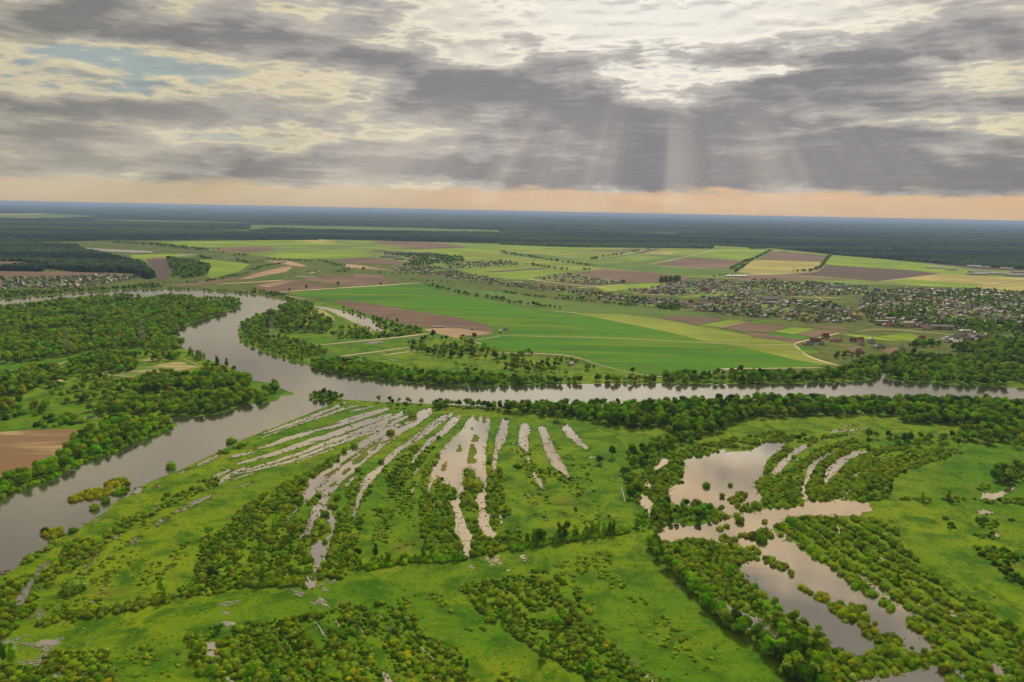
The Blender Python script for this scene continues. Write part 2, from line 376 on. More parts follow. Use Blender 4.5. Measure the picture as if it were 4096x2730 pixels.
M['bark'] = plain('bark', (.10, .08, .06), 0.95, 0.5, 3); M['birch'] = plain('pale_bark', (.45, .43, .38), 0.9, 0.6, 4)

# ------------------------------------------------------------------ ground, built to the horizon
g = 64; ring = [(85000*math.cos(2*math.pi*i/g), 85000*math.sin(2*math.pi*i/g), 0) for i in range(g)]
o = link('ground', mesh_np('ground', ring, [tuple(range(g))], [M['grass']])); o['kind'] = 'structure'
# countryside beyond the river in a duller green
o = sheet('meadow', [poly('T1', [(-600, 960), (0, 940), (900, 860), (1300, 845), (1900, 865), (2240, 890)], 'T2', [(350, 962), (900, 960), (1600, 1200), (2240, 1400)],
     'M3', [(1400, 200), (2240, 240)], 'M4', [(2353, 180), (2900, 180)], 'T4', [(3300, 700), (2353, 650), (1400, 575), (180, 455)], 'T3', [(1900, 440), (0, 440)], 'T2', [(0, 400)], 'T1', [(0, 400), (-900, 380)])], 0.03, M['farland'])
# ---- fields, painter's order
FIELDS = [
 ('pale', ['T1', [(1400, 425), (2240, 410)], 'T2', [(600, 402), (1400, 418), (2240, 432)], 'T3', [(0, 447), (600, 466), (1900, 482), (1915, 452), (2240, 470)], 'T4', [(0, 468), (180, 462), (680, 512), (1400, 580), (2353, 642), (2353, 800), (1900, 800), (1100, 770), (800, 770), (400, 740), (0, 722)], 'T3', [(1700, 738), (1000, 790), (200, 760), (0, 756)], 'T2', [(2240, 745), (1800, 660), (1100, 560), (700, 575), (200, 560), (0, 545)], 'T1', [(2240, 525), (1870, 500), (1400, 440)]]),
 ('bright', ['T1', [(1350, 422), (2240, 411)], 'T2', [(0, 408), (600, 406), (840, 436), (500, 452), (0, 464)], 'T1', [(2240, 466), (1800, 470)]]),
 ('straw', ['T2', [(380, 408), (600, 407), (830, 436), (640, 440)]]),
 ('brown', ['T2', [(0, 460), (180, 466), (260, 490), (110, 508), (0, 512)], 'T1', [(2240, 515), (1950, 500), (1870, 476), (2240, 463)]]),
 ('bright', ['T2', [(90, 540), (500, 515), (950, 500), (1060, 525), (1120, 552), (800, 575), (250, 570)]]),
 ('brown', ['T2', [(1130, 415), (1650, 420), (1960, 465), (1500, 482), (1090, 432)]]),
 ('dark', ['T2', [(1330, 488), (1700, 470), (1960, 468), (1800, 482), (1400, 493)]]),
 ('straw', ['T2', [(620, 400), (780, 412), (700, 416), (600, 408)]]),
 ('dark', ['T2', [(1070, 497), (1350, 500), (1720, 520), (1600, 530), (1140, 515)]]),
 ('brown', ['T2', [(750, 582), (1060, 563), (1380, 600), (1360, 625), (850, 612)]]),
 ('tan', ['T2', [(860, 620), (1000, 632), (1300, 682), (1000, 662), (860, 650)]]),
 ('bright', ['T2', [(1180, 498), (1960, 472), (2240, 450), (2240, 582), (1950, 572), (1700, 522)]]),
 ('bright', ['T3', [(0, 452), (600, 470), (1180, 482), (900, 497), (0, 488)]]),
 ('yellow', ['T3', [(0, 490), (900, 505), (1090, 530), (840, 578), (700, 584), (300, 545), (0, 515)]]),
 ('dull', ['T3', [(0, 520), (350, 530), (760, 585), (500, 592), (0, 530)]]),
 ('brown', ['T3', [(800, 495), (1200, 487), (1290, 490), (1150, 510), (900, 510)]]),
 ('yellow', ['T3', [(0, 525), (500, 602), (890, 656), (650, 680), (250, 612), (0, 582)], 'T2', [(2240, 582), (1950, 572), (1900, 520), (2240, 500)]]),
 ('dark', ['T3', [(1190, 520), (1360, 485), (1460, 483), (1270, 525)]]),
 ('yellow', ['T3', [(1270, 526), (1470, 484), (1900, 487), (1830, 530), (1700, 545), (1300, 536)]]),
 ('straw', ['T3', [(1290, 525), (1380, 510), (1570, 512), (1520, 537)]]),
 ('dull', ['T3', [(560, 600), (830, 588), (1180, 530), (1700, 550), (1310, 625), (960, 655), (880, 650)]]),
 ('pale', ['T3', [(600, 602), (830, 592), (1200, 536), (1500, 560), (1200, 600), (800, 630)]]),
 ('brown', ['T3', [(1380, 622), (1700, 562), (2190, 592), (2080, 662), (1700, 658)]]),
 ('dull', ['T3', [(985, 656), (1310, 630), (1700, 662), (2060, 670), (2240, 690), (2240, 715), (1700, 722), (1300, 690)], 'T3', [(1100, 668)]]),
 ('bright', ['T3', [(1720, 550), (1950, 485), (2240, 478), (2240, 580)], 'T4', [(0, 560)]]),
 ('bright', ['T4', [(0, 472), (175, 474), (30, 556), (0, 560)]]),
 ('bright', ['T4', [(190, 462), (680, 512), (660, 522), (400, 492), (200, 480)]]),
 ('brown', ['T4', [(60, 556), (200, 482), (400, 495), (660, 520), (615, 578)]]),
 ('straw', ['T4', [(0, 562), (612, 580), (560, 650), (400, 668), (170, 686), (-150, 660), (-30, 575)]]),
 ('bright', ['T4', [(690, 512), (1100, 545), (1500, 592), (1950, 645), (1600, 662), (1430, 648), (655, 600)]]),
 ('dark', ['T4', [(650, 602), (1000, 625), (1400, 650), (1640, 677), (1100, 746), (700, 708), (330, 682), (585, 662)]]),
 ('brown', ['T4', [(0, 692), (300, 686), (1100, 752), (960, 776), (500, 735), (-130, 715), (-300, 745)]]),
 ('straw', ['T4', [(1640, 680), (2353, 715), (2353, 725), (2000, 776), (1300, 722)]]),
 ('bright', ['T4', [(1150, 744), (1350, 722), (1990, 778), (1900, 802), (1500, 782)]]),
 ('straw', ['T4', [(1950, 800), (2353, 732), (2600, 745), (2600, 850), (2353, 836)]]),
 ('dark', ['T4', [(1560, 583), (2353, 647), (2353, 658), (1950, 640), (1600, 600)]]),
 # plain between the villages
 ('bright', ['T2', [(1870, 672), (2240, 652)], 'T3', [(270, 636), (640, 690), (200, 747), (0, 755)], 'T2', [(2240, 745), (2060, 735)]]),
 ('dark', ['T3', [(0, 680), (390, 656), (425, 666), (0, 695)], 'T2', [(2100, 695), (2100, 688)]]),
 ('brown', ['T3', [(640, 712), (940, 663), (1300, 692), (1700, 738), (1640, 768), (1280, 792), (1120, 775), (800, 730)]]),
 ('brown', ['T3', [(2070, 745), (2240, 738)], 'T4', [(0, 735), (0, 765)], 'T3', [(2200, 775)]]),
 ('bright', ['T3', [(850, 825), (1300, 795), (1500, 790), (1400, 850), (1140, 850), (950, 870)]]),
 # west side
 ('dark', ['T1', [(1310, 572), (1490, 565), (1500, 620), (1560, 685), (1490, 770), (1390, 782), (1415, 700), (1350, 635)]]),
 ('bright', ['T1', [(1770, 582), (1900, 580), (2240, 622), (2150, 685), (1900, 748), (1850, 730), (1890, 650)]]),
 ('bright', ['T1', [(1170, 540), (1500, 530), (1750, 550), (1180, 570)]]),
 ('bright', ['T1', [(1200, 585), (1300, 580), (1330, 612), (1230, 600)]]),
 ('brown', ['T1', [(-200, 600), (190, 598), (420, 640), (390, 657), (250, 657), (-200, 655)]]),
 ('brown', ['T1', [(-200, 686), (400, 690), (900, 690), (1180, 722), (1000, 735), (500, 742), (-200, 742)]]),
 ('brown', ['T1', [(1480, 815), (2240, 730)], 'T2', [(100, 715)], 'T1', [(2240, 748), (1700, 818)]]),
 ('tan', ['T2', [(-100, 760), (100, 690), (360, 635), (385, 652), (320, 690), (0, 752)]]),
 ('tan', ['T2', [(100, 590), (340, 590), (520, 640), (460, 650), (300, 620)]]),
 ('brown', ['T2', [(480, 752), (750, 715), (920, 745), (930, 708), (1150, 720), (1310, 768), (1150, 802), (900, 817), (700, 800)]]),
 ('brown', ['T2', [(20, 812), (200, 770), (400, 765), (740, 822), (600, 842), (130, 872)]]),
 ('tan', ['T2', [(60, 812), (220, 785), (380, 775), (300, 800), (160, 830)]]),
 # the big green field and its strips
 ('dull', ['T3', [(0, 868), (400, 930), (900, 985), (1400, 1022), (1700, 1050), (1950, 1092), (1400, 1104), (1000, 1072), (650, 1057), (400, 1045), (0, 950)], 'T2', [(2000, 900), (1700, 850), (1560, 790), (1900, 832), (2240, 870)]]),
 ('deep', ['T2', [(330, 880), (700, 855), (1000, 825), (1250, 812), (1450, 795), (1560, 800), (1700, 850), (1850, 890), (2050, 920), (2240, 955)], 'T3', [(0, 955), (200, 1010), (400, 1046), (700, 1066), (1100, 1152), (1500, 1232), (1900, 1332), (2240, 1378)], 'T4', [(0, 1322), (300, 1372), (620, 1462), (600, 1480), (0, 1494)], 'M3', [(2240, 170), (2100, 172), (1860, 217), (1600, 240), (1350, 232), (1100, 190), (900, 140), (700, 72), (500, 42), (0, 8)], 'T2', [(2240, 1385), (2100, 1370), (1950, 1310), (2200, 1247), (2150, 1180), (1900, 1110), (1100, 990), (750, 950), (450, 910)]]),
 ('yellow', ['T3', [(650, 1060), (1100, 1070), (1400, 1106), (1700, 1162), (2240, 1262)], 'T4', [(0, 1217), (200, 1247), (440, 1272), (370, 1286), (470, 1372), (750, 1462), (620, 1462), (400, 1422), (0, 1325)], 'T3', [(2240, 1377), (1900, 1330), (1500, 1230), (1100, 1150)]]),
 ('brown', ['T2', [(750, 950), (850, 945), (1100, 980), (1500, 1045), (1900, 1112), (2130, 1165), (2200, 1245), (1900, 1212), (1700, 1192), (1450, 1180), (1200, 1110), (950, 1040)]]),
 ('brown', ['T3', [(1400, 1106), (1600, 1085), (1950, 1100), (1700, 1137), (1600, 1132)]]),
 ('brown', ['T3', [(1640, 1147), (1900, 1106), (2030, 1116), (1780, 1167)]]),
 ('bright', ['T3', [(1780, 1170), (2050, 1122), (2200, 1130), (1950, 1184)]]),
 ('tan', ['T3', [(1950, 1184), (2200, 1138), (2230, 1142), (1990, 1190)]]),
 ('brown', ['T3', [(2010, 1192), (2230, 1150)], 'T4', [(60, 1112), (0, 1165), (-30, 1180)]]),
 ('deep', ['T4', [(0, 1100), (120, 1075), (200, 1085), (60, 1112)]]),
 ('brown', ['T4', [(0, 1132), (120, 1112), (330, 1137), (150, 1182), (0, 1172)]]),
 ('bright', ['T4', [(200, 1175), (350, 1140), (560, 1152), (380, 1200)]]),
 ('brown', ['T4', [(400, 1200), (570, 1155), (760, 1177), (540, 1222)]]),
 ('deep', ['T4', [(90, 1187), (380, 1202), (540, 1222), (420, 1247)]]),
 ('brown', ['T4', [(-60, 1185), (100, 1192), (440, 1247), (370, 1272), (0, 1212)]]),
 ('brown', ['T4', [(520, 1135), (700, 1125), (860, 1150), (800, 1162)]]),
 ('bright', ['T4', [(780, 1195), (900, 1200), (1250, 1240), (1300, 1260), (1000, 1245)]]),
 ('bright', ['T4', [(1100, 1215), (1350, 1190), (1550, 1230), (1400, 1260)]]),
 ('deep', ['T4', [(410, 1302), (520, 1315), (600, 1360), (500, 1377), (440, 1340)]]),
 ('brown', ['T4', [(820, 1320), (920, 1300), (960, 1310), (870, 1345)]]),
 ('brown', ['T4', [(1120, 1340), (1240, 1310), (1290, 1320), (1210, 1370)]]),
 ('bright', ['T3', [(1560, 920), (1760, 895), (2200, 890), (2240, 905), (1900, 910), (1780, 930)]]),
 # soil field by the near channel
 ('soilmix', ['M1', [(-400, 760), (0, 740), (200, 725), (600, 712), (780, 730), (650, 800), (560, 880), (530, 950), (420, 1010), (300, 1075), (100, 1155), (-60, 1210), (-400, 1300)]]),
 ('sandmix', ['M1', [(740, 235), (960, 190), (1100, 205), (1350, 150), (1600, 105), (1800, 165), (1500, 200), (1250, 260), (1000, 235)]]),
 ('sandmix', ['M1', [(430, 150), (600, 100), (580, 130), (480, 155)]]),
 ('sandmix', ['M1', [(80, 190), (230, 165), (200, 182), (90, 200)]]),
 ('sandmix', ['M1', [(380, 310), (520, 270), (700, 260), (520, 310)]]),
 ('sandmix', ['M1', [(1190, 95), (1360, 82), (1540, 90), (1300, 105)]]),
 ('tan', ['T2', [(1560, 1207), (1700, 1190), (1900, 1197), (2180, 1242), (2050, 1262), (1900, 1262), (1850, 1290), (1700, 1242)]]),
 ('sandmix', ['M4', [(1350, 145), (1480, 135), (1510, 150), (1380, 165)]]),
]
zz = 0.036; SANDY = []
for mt, seg in FIELDS:
    P_ = rag(poly(*seg), 30, 1.5 if mt != 'soilmix' else 1.0); sheet('field', [P_], zz, M[mt]); zz += 0.004
    if mt in ('sandmix', 'soilmix'): SANDY.append(P_)
# garden plots between the village houses
def rects(P, n, lo, hi, ang):
    out = []; k = 0
    while len(out) < n and k < n*30:
        k += 1; c = P.min(0)+RNG.random(2)*(P.max(0)-P.min(0))
        if not inside(P, c[None])[0]: continue
        a = ang+RNG.normal(0, 0.06)+(math.pi/2 if RNG.random() < .3 else 0); u = np.array([math.cos(a), math.sin(a)]); v = np.array([-u[1], u[0]]); L = RNG.uniform(lo, hi); W = L*RNG.uniform(.2, .5)
        out.append(np.array([c+u*L+v*W, c-u*L+v*W, c-u*L-v*W, c+u*L-v*W]))
    return out
VILL = {
 'west': poly('T1', [(-200, 745), (500, 745), (900, 722), (1150, 722), (1260, 742), (1000, 790), (600, 850), (300, 835), (-200, 870)]),
 'town': poly('T2', [(1130, 560), (1330, 555), (1520, 600), (1500, 650), (1300, 655)]),
 'mid': poly('T2', [(1300, 655), (1700, 650), (1850, 700), (2240, 755)], 'T3', [(350, 820), (700, 850), (1000, 900), (900, 930), (500, 870), (0, 825)], 'T2', [(1900, 765), (1500, 705), (1300, 690)]),
 'north': poly('T2', [(1700, 612), (2240, 600)], 'T3', [(0, 590), (270, 628), (0, 642)], 'T2', [(2100, 650), (1800, 662)]),
 'new': poly('T3', [(270, 750), (580, 715), (850, 750), (1120, 790), (850, 815), (500, 780)]),
 'row': poly('T3', [(960, 895), (1250, 925), (1500, 950), (1900, 1000), (2240, 1050)], 'T4', [(100, 1040), (100, 1065)], 'T3', [(2100, 1085), (1700, 1030), (1300, 985), (950, 935)]),
 'centre': poly('T3', [(1140, 850), (1350, 845), (1500, 790), (1900, 765), (2240, 800)], 'T4', [(0, 870), (0, 900)], 'T3', [(2000, 880), (1500, 900), (1180, 880)]),
 'south': poly('T3', [(1790, 915), (2240, 905)], 'T4', [(200, 890), (700, 930), (900, 1000), (900, 1100), (500, 1100), (0, 1040)], 'T3', [(2000, 1000), (1850, 950)]),
 'upper': poly('T4', [(-60, 790), (0, 745), (600, 755), (1000, 790), (1000, 860), (500, 870), (0, 870)]),
 'east': poly('T4', [(1000, 850), (1350, 810), (2000, 815), (2353, 840), (2700, 860), (2700, 1150), (2353, 1150), (2000, 1170), (1500, 1160), (1100, 1130), (900, 1000)]),
 'hamlet': poly('T4', [(1650, 1250), (1900, 1180), (2100, 1230), (2000, 1270), (1750, 1295)]),
}
plots = {'bright': [], 'brown': [], 'deep': [], 'pale': []}
for nm, n in (('west', 50), ('mid', 60), ('centre', 100), ('south', 110), ('upper', 100), ('east', 300), ('row', 24), ('hamlet', 8)):
    for r in rects(VILL[nm], n, 12, 46, 0.25): plots[RNG.choice(['bright', 'brown', 'deep', 'pale'], p=[.25, .3, .2, .25])].append(r)
for k, (mt, rs) in enumerate(plots.items()):
    for q, r in enumerate(rs): sheet('field', [r], zz+0.00015*(q+1)+0.03*k, M[{'bright': 'dull', 'deep': 'farland', 'pale': 'pale', 'brown': 'dark'}[mt]])
zz += 0.13

# ------------------------------------------------------------------ river and flood water
FAR_BANK = ['T1', [(-700, 975), (0, 945), (200, 922), (450, 905), (700, 880), (900, 866), (1100, 853), (1300, 848), (1500, 850), (1700, 858), (1900, 868), (2100, 885), (2240, 896)],
 'T2', [(100, 906), (200, 928), (330, 950), (380, 975), (330, 1000), (250, 1030), (170, 1060), (100, 1090), (40, 1120), (0, 1140)], 'T1', [(2200, 1160), (2150, 1195), (2130, 1240), (2140, 1290), (2180, 1332), (2240, 1352)],
 'T2', [(80, 1392), (180, 1432), (300, 1472), (450, 1502), (560, 1546)], 'M2', [(80, 8), (230, 64), (450, 128), (600, 178), (750, 208), (1000, 243), (1250, 278), (1500, 302), (1800, 322), (2100, 330), (2240, 330)],
 'M3', [(200, 322), (500, 312), (900, 304), (1400, 302), (1800, 310), (2100, 307), (2240, 293)], 'M4', [(200, 290), (400, 290), (700, 284), (900, 276), (1050, 262), (1100, 235), (1118, 180), (1128, 148), (1185, 148), (1150, 190), (1165, 250), (1250, 270), (1500, 280), (1700, 300), (2000, 312), (2353, 327), (3200, 360)]]
NEAR_BANK = ['M4', [(3200, 540), (2353, 472), (2000, 452), (1500, 442), (1000, 436), (500, 436), (0, 436)], 'M3', [(2240, 464), (1800, 474), (1300, 504), (900, 512), (500, 512), (0, 522)],
 'M2', [(2240, 512), (1800, 492), (1400, 476), (1100, 462), (900, 452), (820, 440), (780, 415), (700, 400), (600, 400), (540, 415), (530, 437), (640, 458), (700, 475), (745, 482), (690, 505), (600, 545), (500, 585), (400, 622), (300, 660), (200, 702), (100, 740), (30, 765)],
 'M1', [(2160, 810), (2080, 852), (1950, 922), (1800, 986), (1700, 1036), (1500, 1122), (1400, 1160), (1300, 1210), (1240, 1260), (1200, 1300), (1050, 1342), (990, 1400), (940, 1460), (850, 1512), (760, 1565)],
 'B1', [(710, 200), (600, 235), (500, 290), (460, 330), (420, 370), (330, 420), (200, 480), (150, 540), (60, 600), (0, 625), (-200, 740), (-500, 900)]]
WEST_BANK = ['M1', [(-900, 1600), (-200, 1400), (0, 1322), (60, 1302), (200, 1242), (400, 1177), (600, 1092), (720, 1022), (900, 962), (1100, 882), (1250, 812), (1400, 762), (1520, 702), (1590, 688), (1600, 660), (1500, 650), (1400, 620), (1330, 612), (1150, 605), (1000, 612), (850, 605), (740, 620), (760, 600), (850, 590), (1000, 590), (1150, 588), (1330, 592), (1550, 594), (1750, 600), (1900, 586), (2050, 552), (2150, 502), (2240, 487)],
 'M2', [(130, 480), (240, 457), (290, 412), (380, 407), (390, 387), (330, 372), (250, 335), (200, 300), (130, 290), (60, 282), (0, 272)],
 'M1', [(2150, 195), (2060, 162), (1900, 102), (1750, 52), (1680, 2)], 'T1', [(1640, 1372), (1600, 1332), (1600, 1252), (1590, 1206), (1700, 1162), (1900, 1092), (2050, 1042), (2150, 1002), (2178, 972), (2140, 958), (2000, 944), (1700, 928), (1400, 918), (1100, 918), (800, 938), (500, 968), (200, 1003), (0, 1033), (-700, 1110)]]
river = rag(poly(*FAR_BANK, *NEAR_BANK, *WEST_BANK), 12, 1.6, 0.05)
WATER = [river]
sheet('river', [river], 0.05, M['river'])
STREAKS = [('M2', s) for s in [
 [(860,475,18),(700,540,22),(500,620,26),(350,670,18),(180,730,12),(100,760,6)],
 [(980,498,10),(850,520,16),(650,600,18),(500,640,14),(350,690,12),(200,750,10),(80,800,4)],
 [(1130,505,8),(1000,530,14),(880,560,5)],
 [(1250,525,25),(1100,568,35),(900,628,45),(750,682,32),(600,712,22),(450,770,28),(300,805,28),(200,850,20),(50,890,8)],
 [(1280,572,20),(1150,622,36),(1000,664,42),(850,722,44),(700,774,38),(500,834,38),(300,905,32),(150,952,24),(-150,1030,16)],
 [(1390,550,26),(1300,608,40),(1150,672,44),(950,745,44),(800,795,34),(650,845,26),(450,930,24),(200,1010,18),(-100,1095,12)],
 [(1430,592,18),(1250,664,34),(1100,724,38),(900,796,28),(750,852,24),(600,905,20),(400,990,20),(150,1052,14),(-150,1120,8)],
 [(760,880,10),(640,925,12),(520,965,10),(370,1030,6)],
 [(1630,540,56),(1500,612,80),(1400,690,50),(1300,750,56),(1180,830,70),(1080,900,76),(1000,960,80),(930,1030,80),(850,1090,90),(770,1150,100),(700,1230,110),(620,1290,100)],
 [(1350,670,50),(1200,740,60),(1080,800,60),(980,870,60),(880,940,70),(780,1020,80),(700,1080,90),(620,1150,120),(560,1220,120),(520,1290,90),(480,1380,40)],
 [(700,1270,90),(660,1340,70),(620,1420,84),(570,1500,80),(540,1590,60),(520,1700,40)],
 [(1820,570,22),(1720,622,46),(1620,700,44),(1520,782,40),(1380,862,26),(1290,932,44),(1230,982,44),(1170,1050,26),(1110,1112,56),(1040,1182,56),(1000,1272,34),(970,1350,34),(940,1430,34),(910,1510,18)],
 [(1780,570,16),(1660,645,36),(1560,720,24),(1450,800,22),(1370,860,18)],
 [(1890,590,22),(1810,645,56),(1730,745,44),(1600,822,34),(1550,882,20),(1500,942,26),(1440,1022,20)],
 [(1500,1050,10),(1480,1100,26),(1465,1130,10)],
 [(2290,610,70),(2275,700,84),(2245,800,100),(2215,880,46),(2198,960,34),(2192,1030,40),(2180,1090,30)],
 [(340,1400,30),(420,1370,20),(380,1480,24)],[(200,1340,26),(260,1365,20)],[(820,1240,20),(900,1170,26),(960,1120,14)]]]
STREAKS += [('M3', s) for s in [
 [(235,660,60),(222,700,110),(212,760,80),(208,820,84),(222,860,70),(245,915,40)],
 [(360,680,56),(388,740,84),(425,830,84),(455,930,100),(515,1020,100),(580,1092,54),(630,1150,10)],
 [(565,660,24),(590,705,90),(650,770,76),(715,830,52),(790,892,16)],
 [(290,1095,24),(328,1150,50),(368,1200,34),(395,1262,14)],
 [(235,1300,20),(285,1308,18)],[(300,1370,14),(335,1385,14)],[(400,1515,16),(440,1525,14)],[(570,1460,6),(600,1495,5)],[(100,835,20),(130,840,16)],[(105,895,18),(135,898,12)],
 [(1510,940,20),(1490,985,70),(1440,1030,60),(1385,1075,30)],[(1300,1205,50),(1350,1215,70),(1365,1220,10)],
 [(1530,1085,40),(1580,1120,30)],[(780,970,10),(850,960,10)],[(240,945,30),(270,1030,14)]]]
STREAKS += [('M4', s) for s in [
 [(1030,880,20),(900,892,50),(800,942,74),(735,990,80),(690,1050,110),(650,1110,60),(640,1180,12)],
 [(945,1030,24),(920,1070,44),(882,1102,16)],[(862,1145,30),(850,1205,28),(812,1250,22),(800,1290,12)],
 [(500,825,44),(400,865,60),(335,930,60),(265,990,60),(212,1060,56),(180,1118,16)],
 [(1980,1290,16),(2010,1245,56),(2080,1270,64),(2180,1230,46),(2290,1172,22)],[(1960,1390,50),(2020,1395,40),(2095,1400,24)],
 [(690,692,8),(770,688,8)],[(680,712,8),(850,692,10),(1030,672,6)],[(830,716,10),(900,719,8)],[(790,660,8),(890,645,10)],[(1060,568,8),(1230,572,10)],[(300,575,16),(600,568,16),(820,560,8)],
 [(1310,985,20),(1335,990,14)],[(400,960,12),(430,930,12)],[(620,780,12),(640,755,18)]]]
STREAKS += [('B1', s) for s in [
 [(470,480,12),(390,520,40),(320,620,36),(270,700,50),(220,770,80),(170,850,90),(120,885,30)],
 [(885,395,22),(855,440,44),(800,510,34),(730,552,22)],[(1255,260,20),(1200,300,36),(1148,345,14)],[(1075,235,34),(1010,292,30)],
 [(1215,130,16),(1175,132,24)],[(1165,175,24),(1140,200,22)],[(1500,85,14),(1440,130,44),(1390,170,34)],[(1690,-2,14),(1600,32,24),(1540,60,8)],[(1410,35,40),(1370,50,30)],
 [(930,90,14),(830,155,14)],[(840,840,40),(790,860,20)],[(1600,410,8),(1550,470,8)],[(1525,520,22),(1505,540,14)],[(1890,550,20),(1830,620,20)],[(1975,560,20),(1970,680,24)]]]
STREAKS += [('M1', s) for s in [
 [(1985,930,10),(1900,975,26),(1745,1045,20)],[(1690,1072,16),(1600,1115,16)],[(2060,960,26),(2240,925,24),(2300,905,10)],[(2070,1070,20),(1980,1110,30),(1900,1140,26)],
 [(2240,1045,20),(2110,1095,26),(2010,1160,50),(1960,1200,26)],[(1760,1115,12),(1720,1130,14)],[(1950,1280,10),(1840,1330,22),(1740,1370,34),(1700,1395,24),(1620,1430,26),(1540,1468,10)],
 [(1500,1495,14),(1440,1535,40),(1400,1570,30)],[(1440,1395,26),(1370,1460,30)],[(1290,1230,8),(1250,1260,60),(1200,1290,26)],[(1460,1200,12),(1380,1235,16)],[(2240,1190,10),(2110,1240,8)],[(1690,1340,14),(1670,1360,14)]]]
STREAKS += [('B2', s) for s in [
 [(620,-30,70),(600,30,90),(560,100,56),(525,180,50),(480,230,40),(450,290,14)],[(680,-20,120),(690,60,90),(730,120,70),(745,190,36),(715,250,40),(690,310,60),(630,350,170),(620,420,150),(615,470,150),(595,540,60),(575,600,26),(580,650,60)],
 [(590,640,70),(540,670,150),(470,690,40)],[(1575,230,10),(1580,340,16)],[(210,320,20),(185,390,20)],[(775,1000,10),(810,1080,14)],[(820,1200,26),(890,1250,22)],[(330,1320,16),(350,1360,24)],[(1200,1470,40),(1240,1550,60),(1260,1600,60)],[(1660,1490,50),(1650,1550,40)],[(425,1020,8),(430,1070,12)],[(1160,160,8),(1210,260,6)]]]
STREAKS += [('B3', s) for s in [
 [(1850,785,16),(1950,862,46),(2080,935,84),(2200,1002,96),(2290,1070,110),(2370,1140,90)],[(10,50,34),(10,160,24)],[(130,240,44),(120,290,20)],[(150,180,8),(155,240,8)],[(1290,1490,30),(1370,1560,60)],[(2010,450,10),(2020,500,16)],[(320,905,14),(350,925,10)]]]
STREAKS += [('B4', s) for s in [
 [(0,940,90),(100,1040,110),(220,1140,90),(310,1190,60),(430,1240,40),(490,1290,16)],[(570,165,12),(600,240,20)],[(715,130,20),(760,190,30),(800,250,14)],[(930,215,10),(965,270,14)],[(905,535,12),(960,590,40),(1010,630,30)],
 [(745,440,30),(762,400,12)],[(1710,870,20),(1730,920,44),(1780,960,24)],[(1400,610,10),(1520,720,16),(1600,800,14),(1660,860,12)],[(1325,560,16),(1335,585,12)],[(1460,525,20),(1470,540,14)],
 [(2110,215,40),(2125,260,40)],[(1750,1400,26),(1850,1470,40)],[(2050,1320,14),(2140,1420,90),(2260,1475,70)],[(1210,120,14),(1215,128,10)],[(1250,180,14),(1262,183,10)]]]
STREAKS += [('B4', s) for s in [[(640,170,7),(700,260,12),(790,350,8)],[(820,330,6),(900,420,12),(960,480,6)],[(1010,330,6),(1120,440,12),(1210,520,7)],[(1090,600,6),(1200,690,12),(1300,760,8)],[(1280,500,6),(1380,590,10),(1450,640,5)],[(1400,800,6),(1520,880,12),(1620,940,7)],[(1800,880,6),(1920,970,12),(2000,1030,6)]]]
STREAKS += [('M4', s) for s in [[(1180,920,6),(1050,980,12),(960,1050,8)],[(1500,900,5),(1350,940,9),(1230,1000,6)],[(700,1010,8),(660,1070,14),(650,1110,8)]]]
STREAKS += [('B2', s) for s in [[(560,1010,6),(640,1120,16),(690,1200,8)],[(930,1000,6),(990,1090,14),(1030,1160,7)],[(1120,930,5),(1230,1030,12),(1330,1120,6)],[(1480,1220,6),(1600,1310,14),(1700,1400,7)],[(860,1400,8),(930,1480,16),(970,1560,8)],[(200,1240,6),(260,1330,14),(300,1400,6)]]]
STREAKS += [('B1', s) for s in [[(560,480,6),(500,560,14),(450,650,8)],[(700,420,6),(620,520,14),(580,590,6)],[(950,330,6),(870,420,12),(820,480,6)],[(1000,560,5),(940,680,12),(910,780,6)],[(620,1380,8),(560,1470,20),(540,1568,12)],[(820,1400,6),(790,1480,14),(780,1540,8)]]]
STREAKS += [('M2', s) for s in [[(1500,1180,6),(1460,1260,12),(1440,1330,6)],[(1400,1000,6),(1340,1080,12),(1300,1160,6)],[(260,1330,8),(180,1420,14),(120,1500,8)],[(430,1420,8),(360,1500,16),(310,1568,8)],[(80,1090,8),(-60,1130,10),(-200,1180,6)],[(1660,1300,6),(1640,1400,12),(1650,1500,6)]]]
STREAKS += [('T1', s) for s in [[(725,475,8),(800,486,22),(1000,500,22),(1380,512,16)],[(1570,532,8),(1780,540,8)],[(1990,563,4),(2100,565,4)]]]
STREAKS += [('T2', s) for s in [[(560,1000,8),(700,1020,26),(830,1070,56),(950,1110,80),(1080,1160,84),(1150,1200,60),(1200,1210,20)],[(1070,1200,14),(1090,1230,22)],[(830,1250,12),(900,1235,10)],
 [(1020,1330,10),(1100,1325,24),(1210,1315,10)],[(390,1320,10),(480,1322,10)],[(420,1240,14),(540,1232,10)],[(1020,1295,6),(1030,1265,10)],[(1400,1295,10),(1590,1285,8)],[(300,740,3),(340,740,4)],[(410,730,5),(590,735,5)],[(520,705,6),(630,685,8)],[(430,695,4),(500,675,4)],[(1210,1250,14),(1400,1245,8)]]]
STREAKS += [('M2', [(1240,90,8),(1330,95,6)]), ('T4', [(1120,1480,8),(1160,1490,60),(1200,1500,20)]), ('T4', [(2230,1415,8),(2260,1405,30),(2300,1400,6)])]
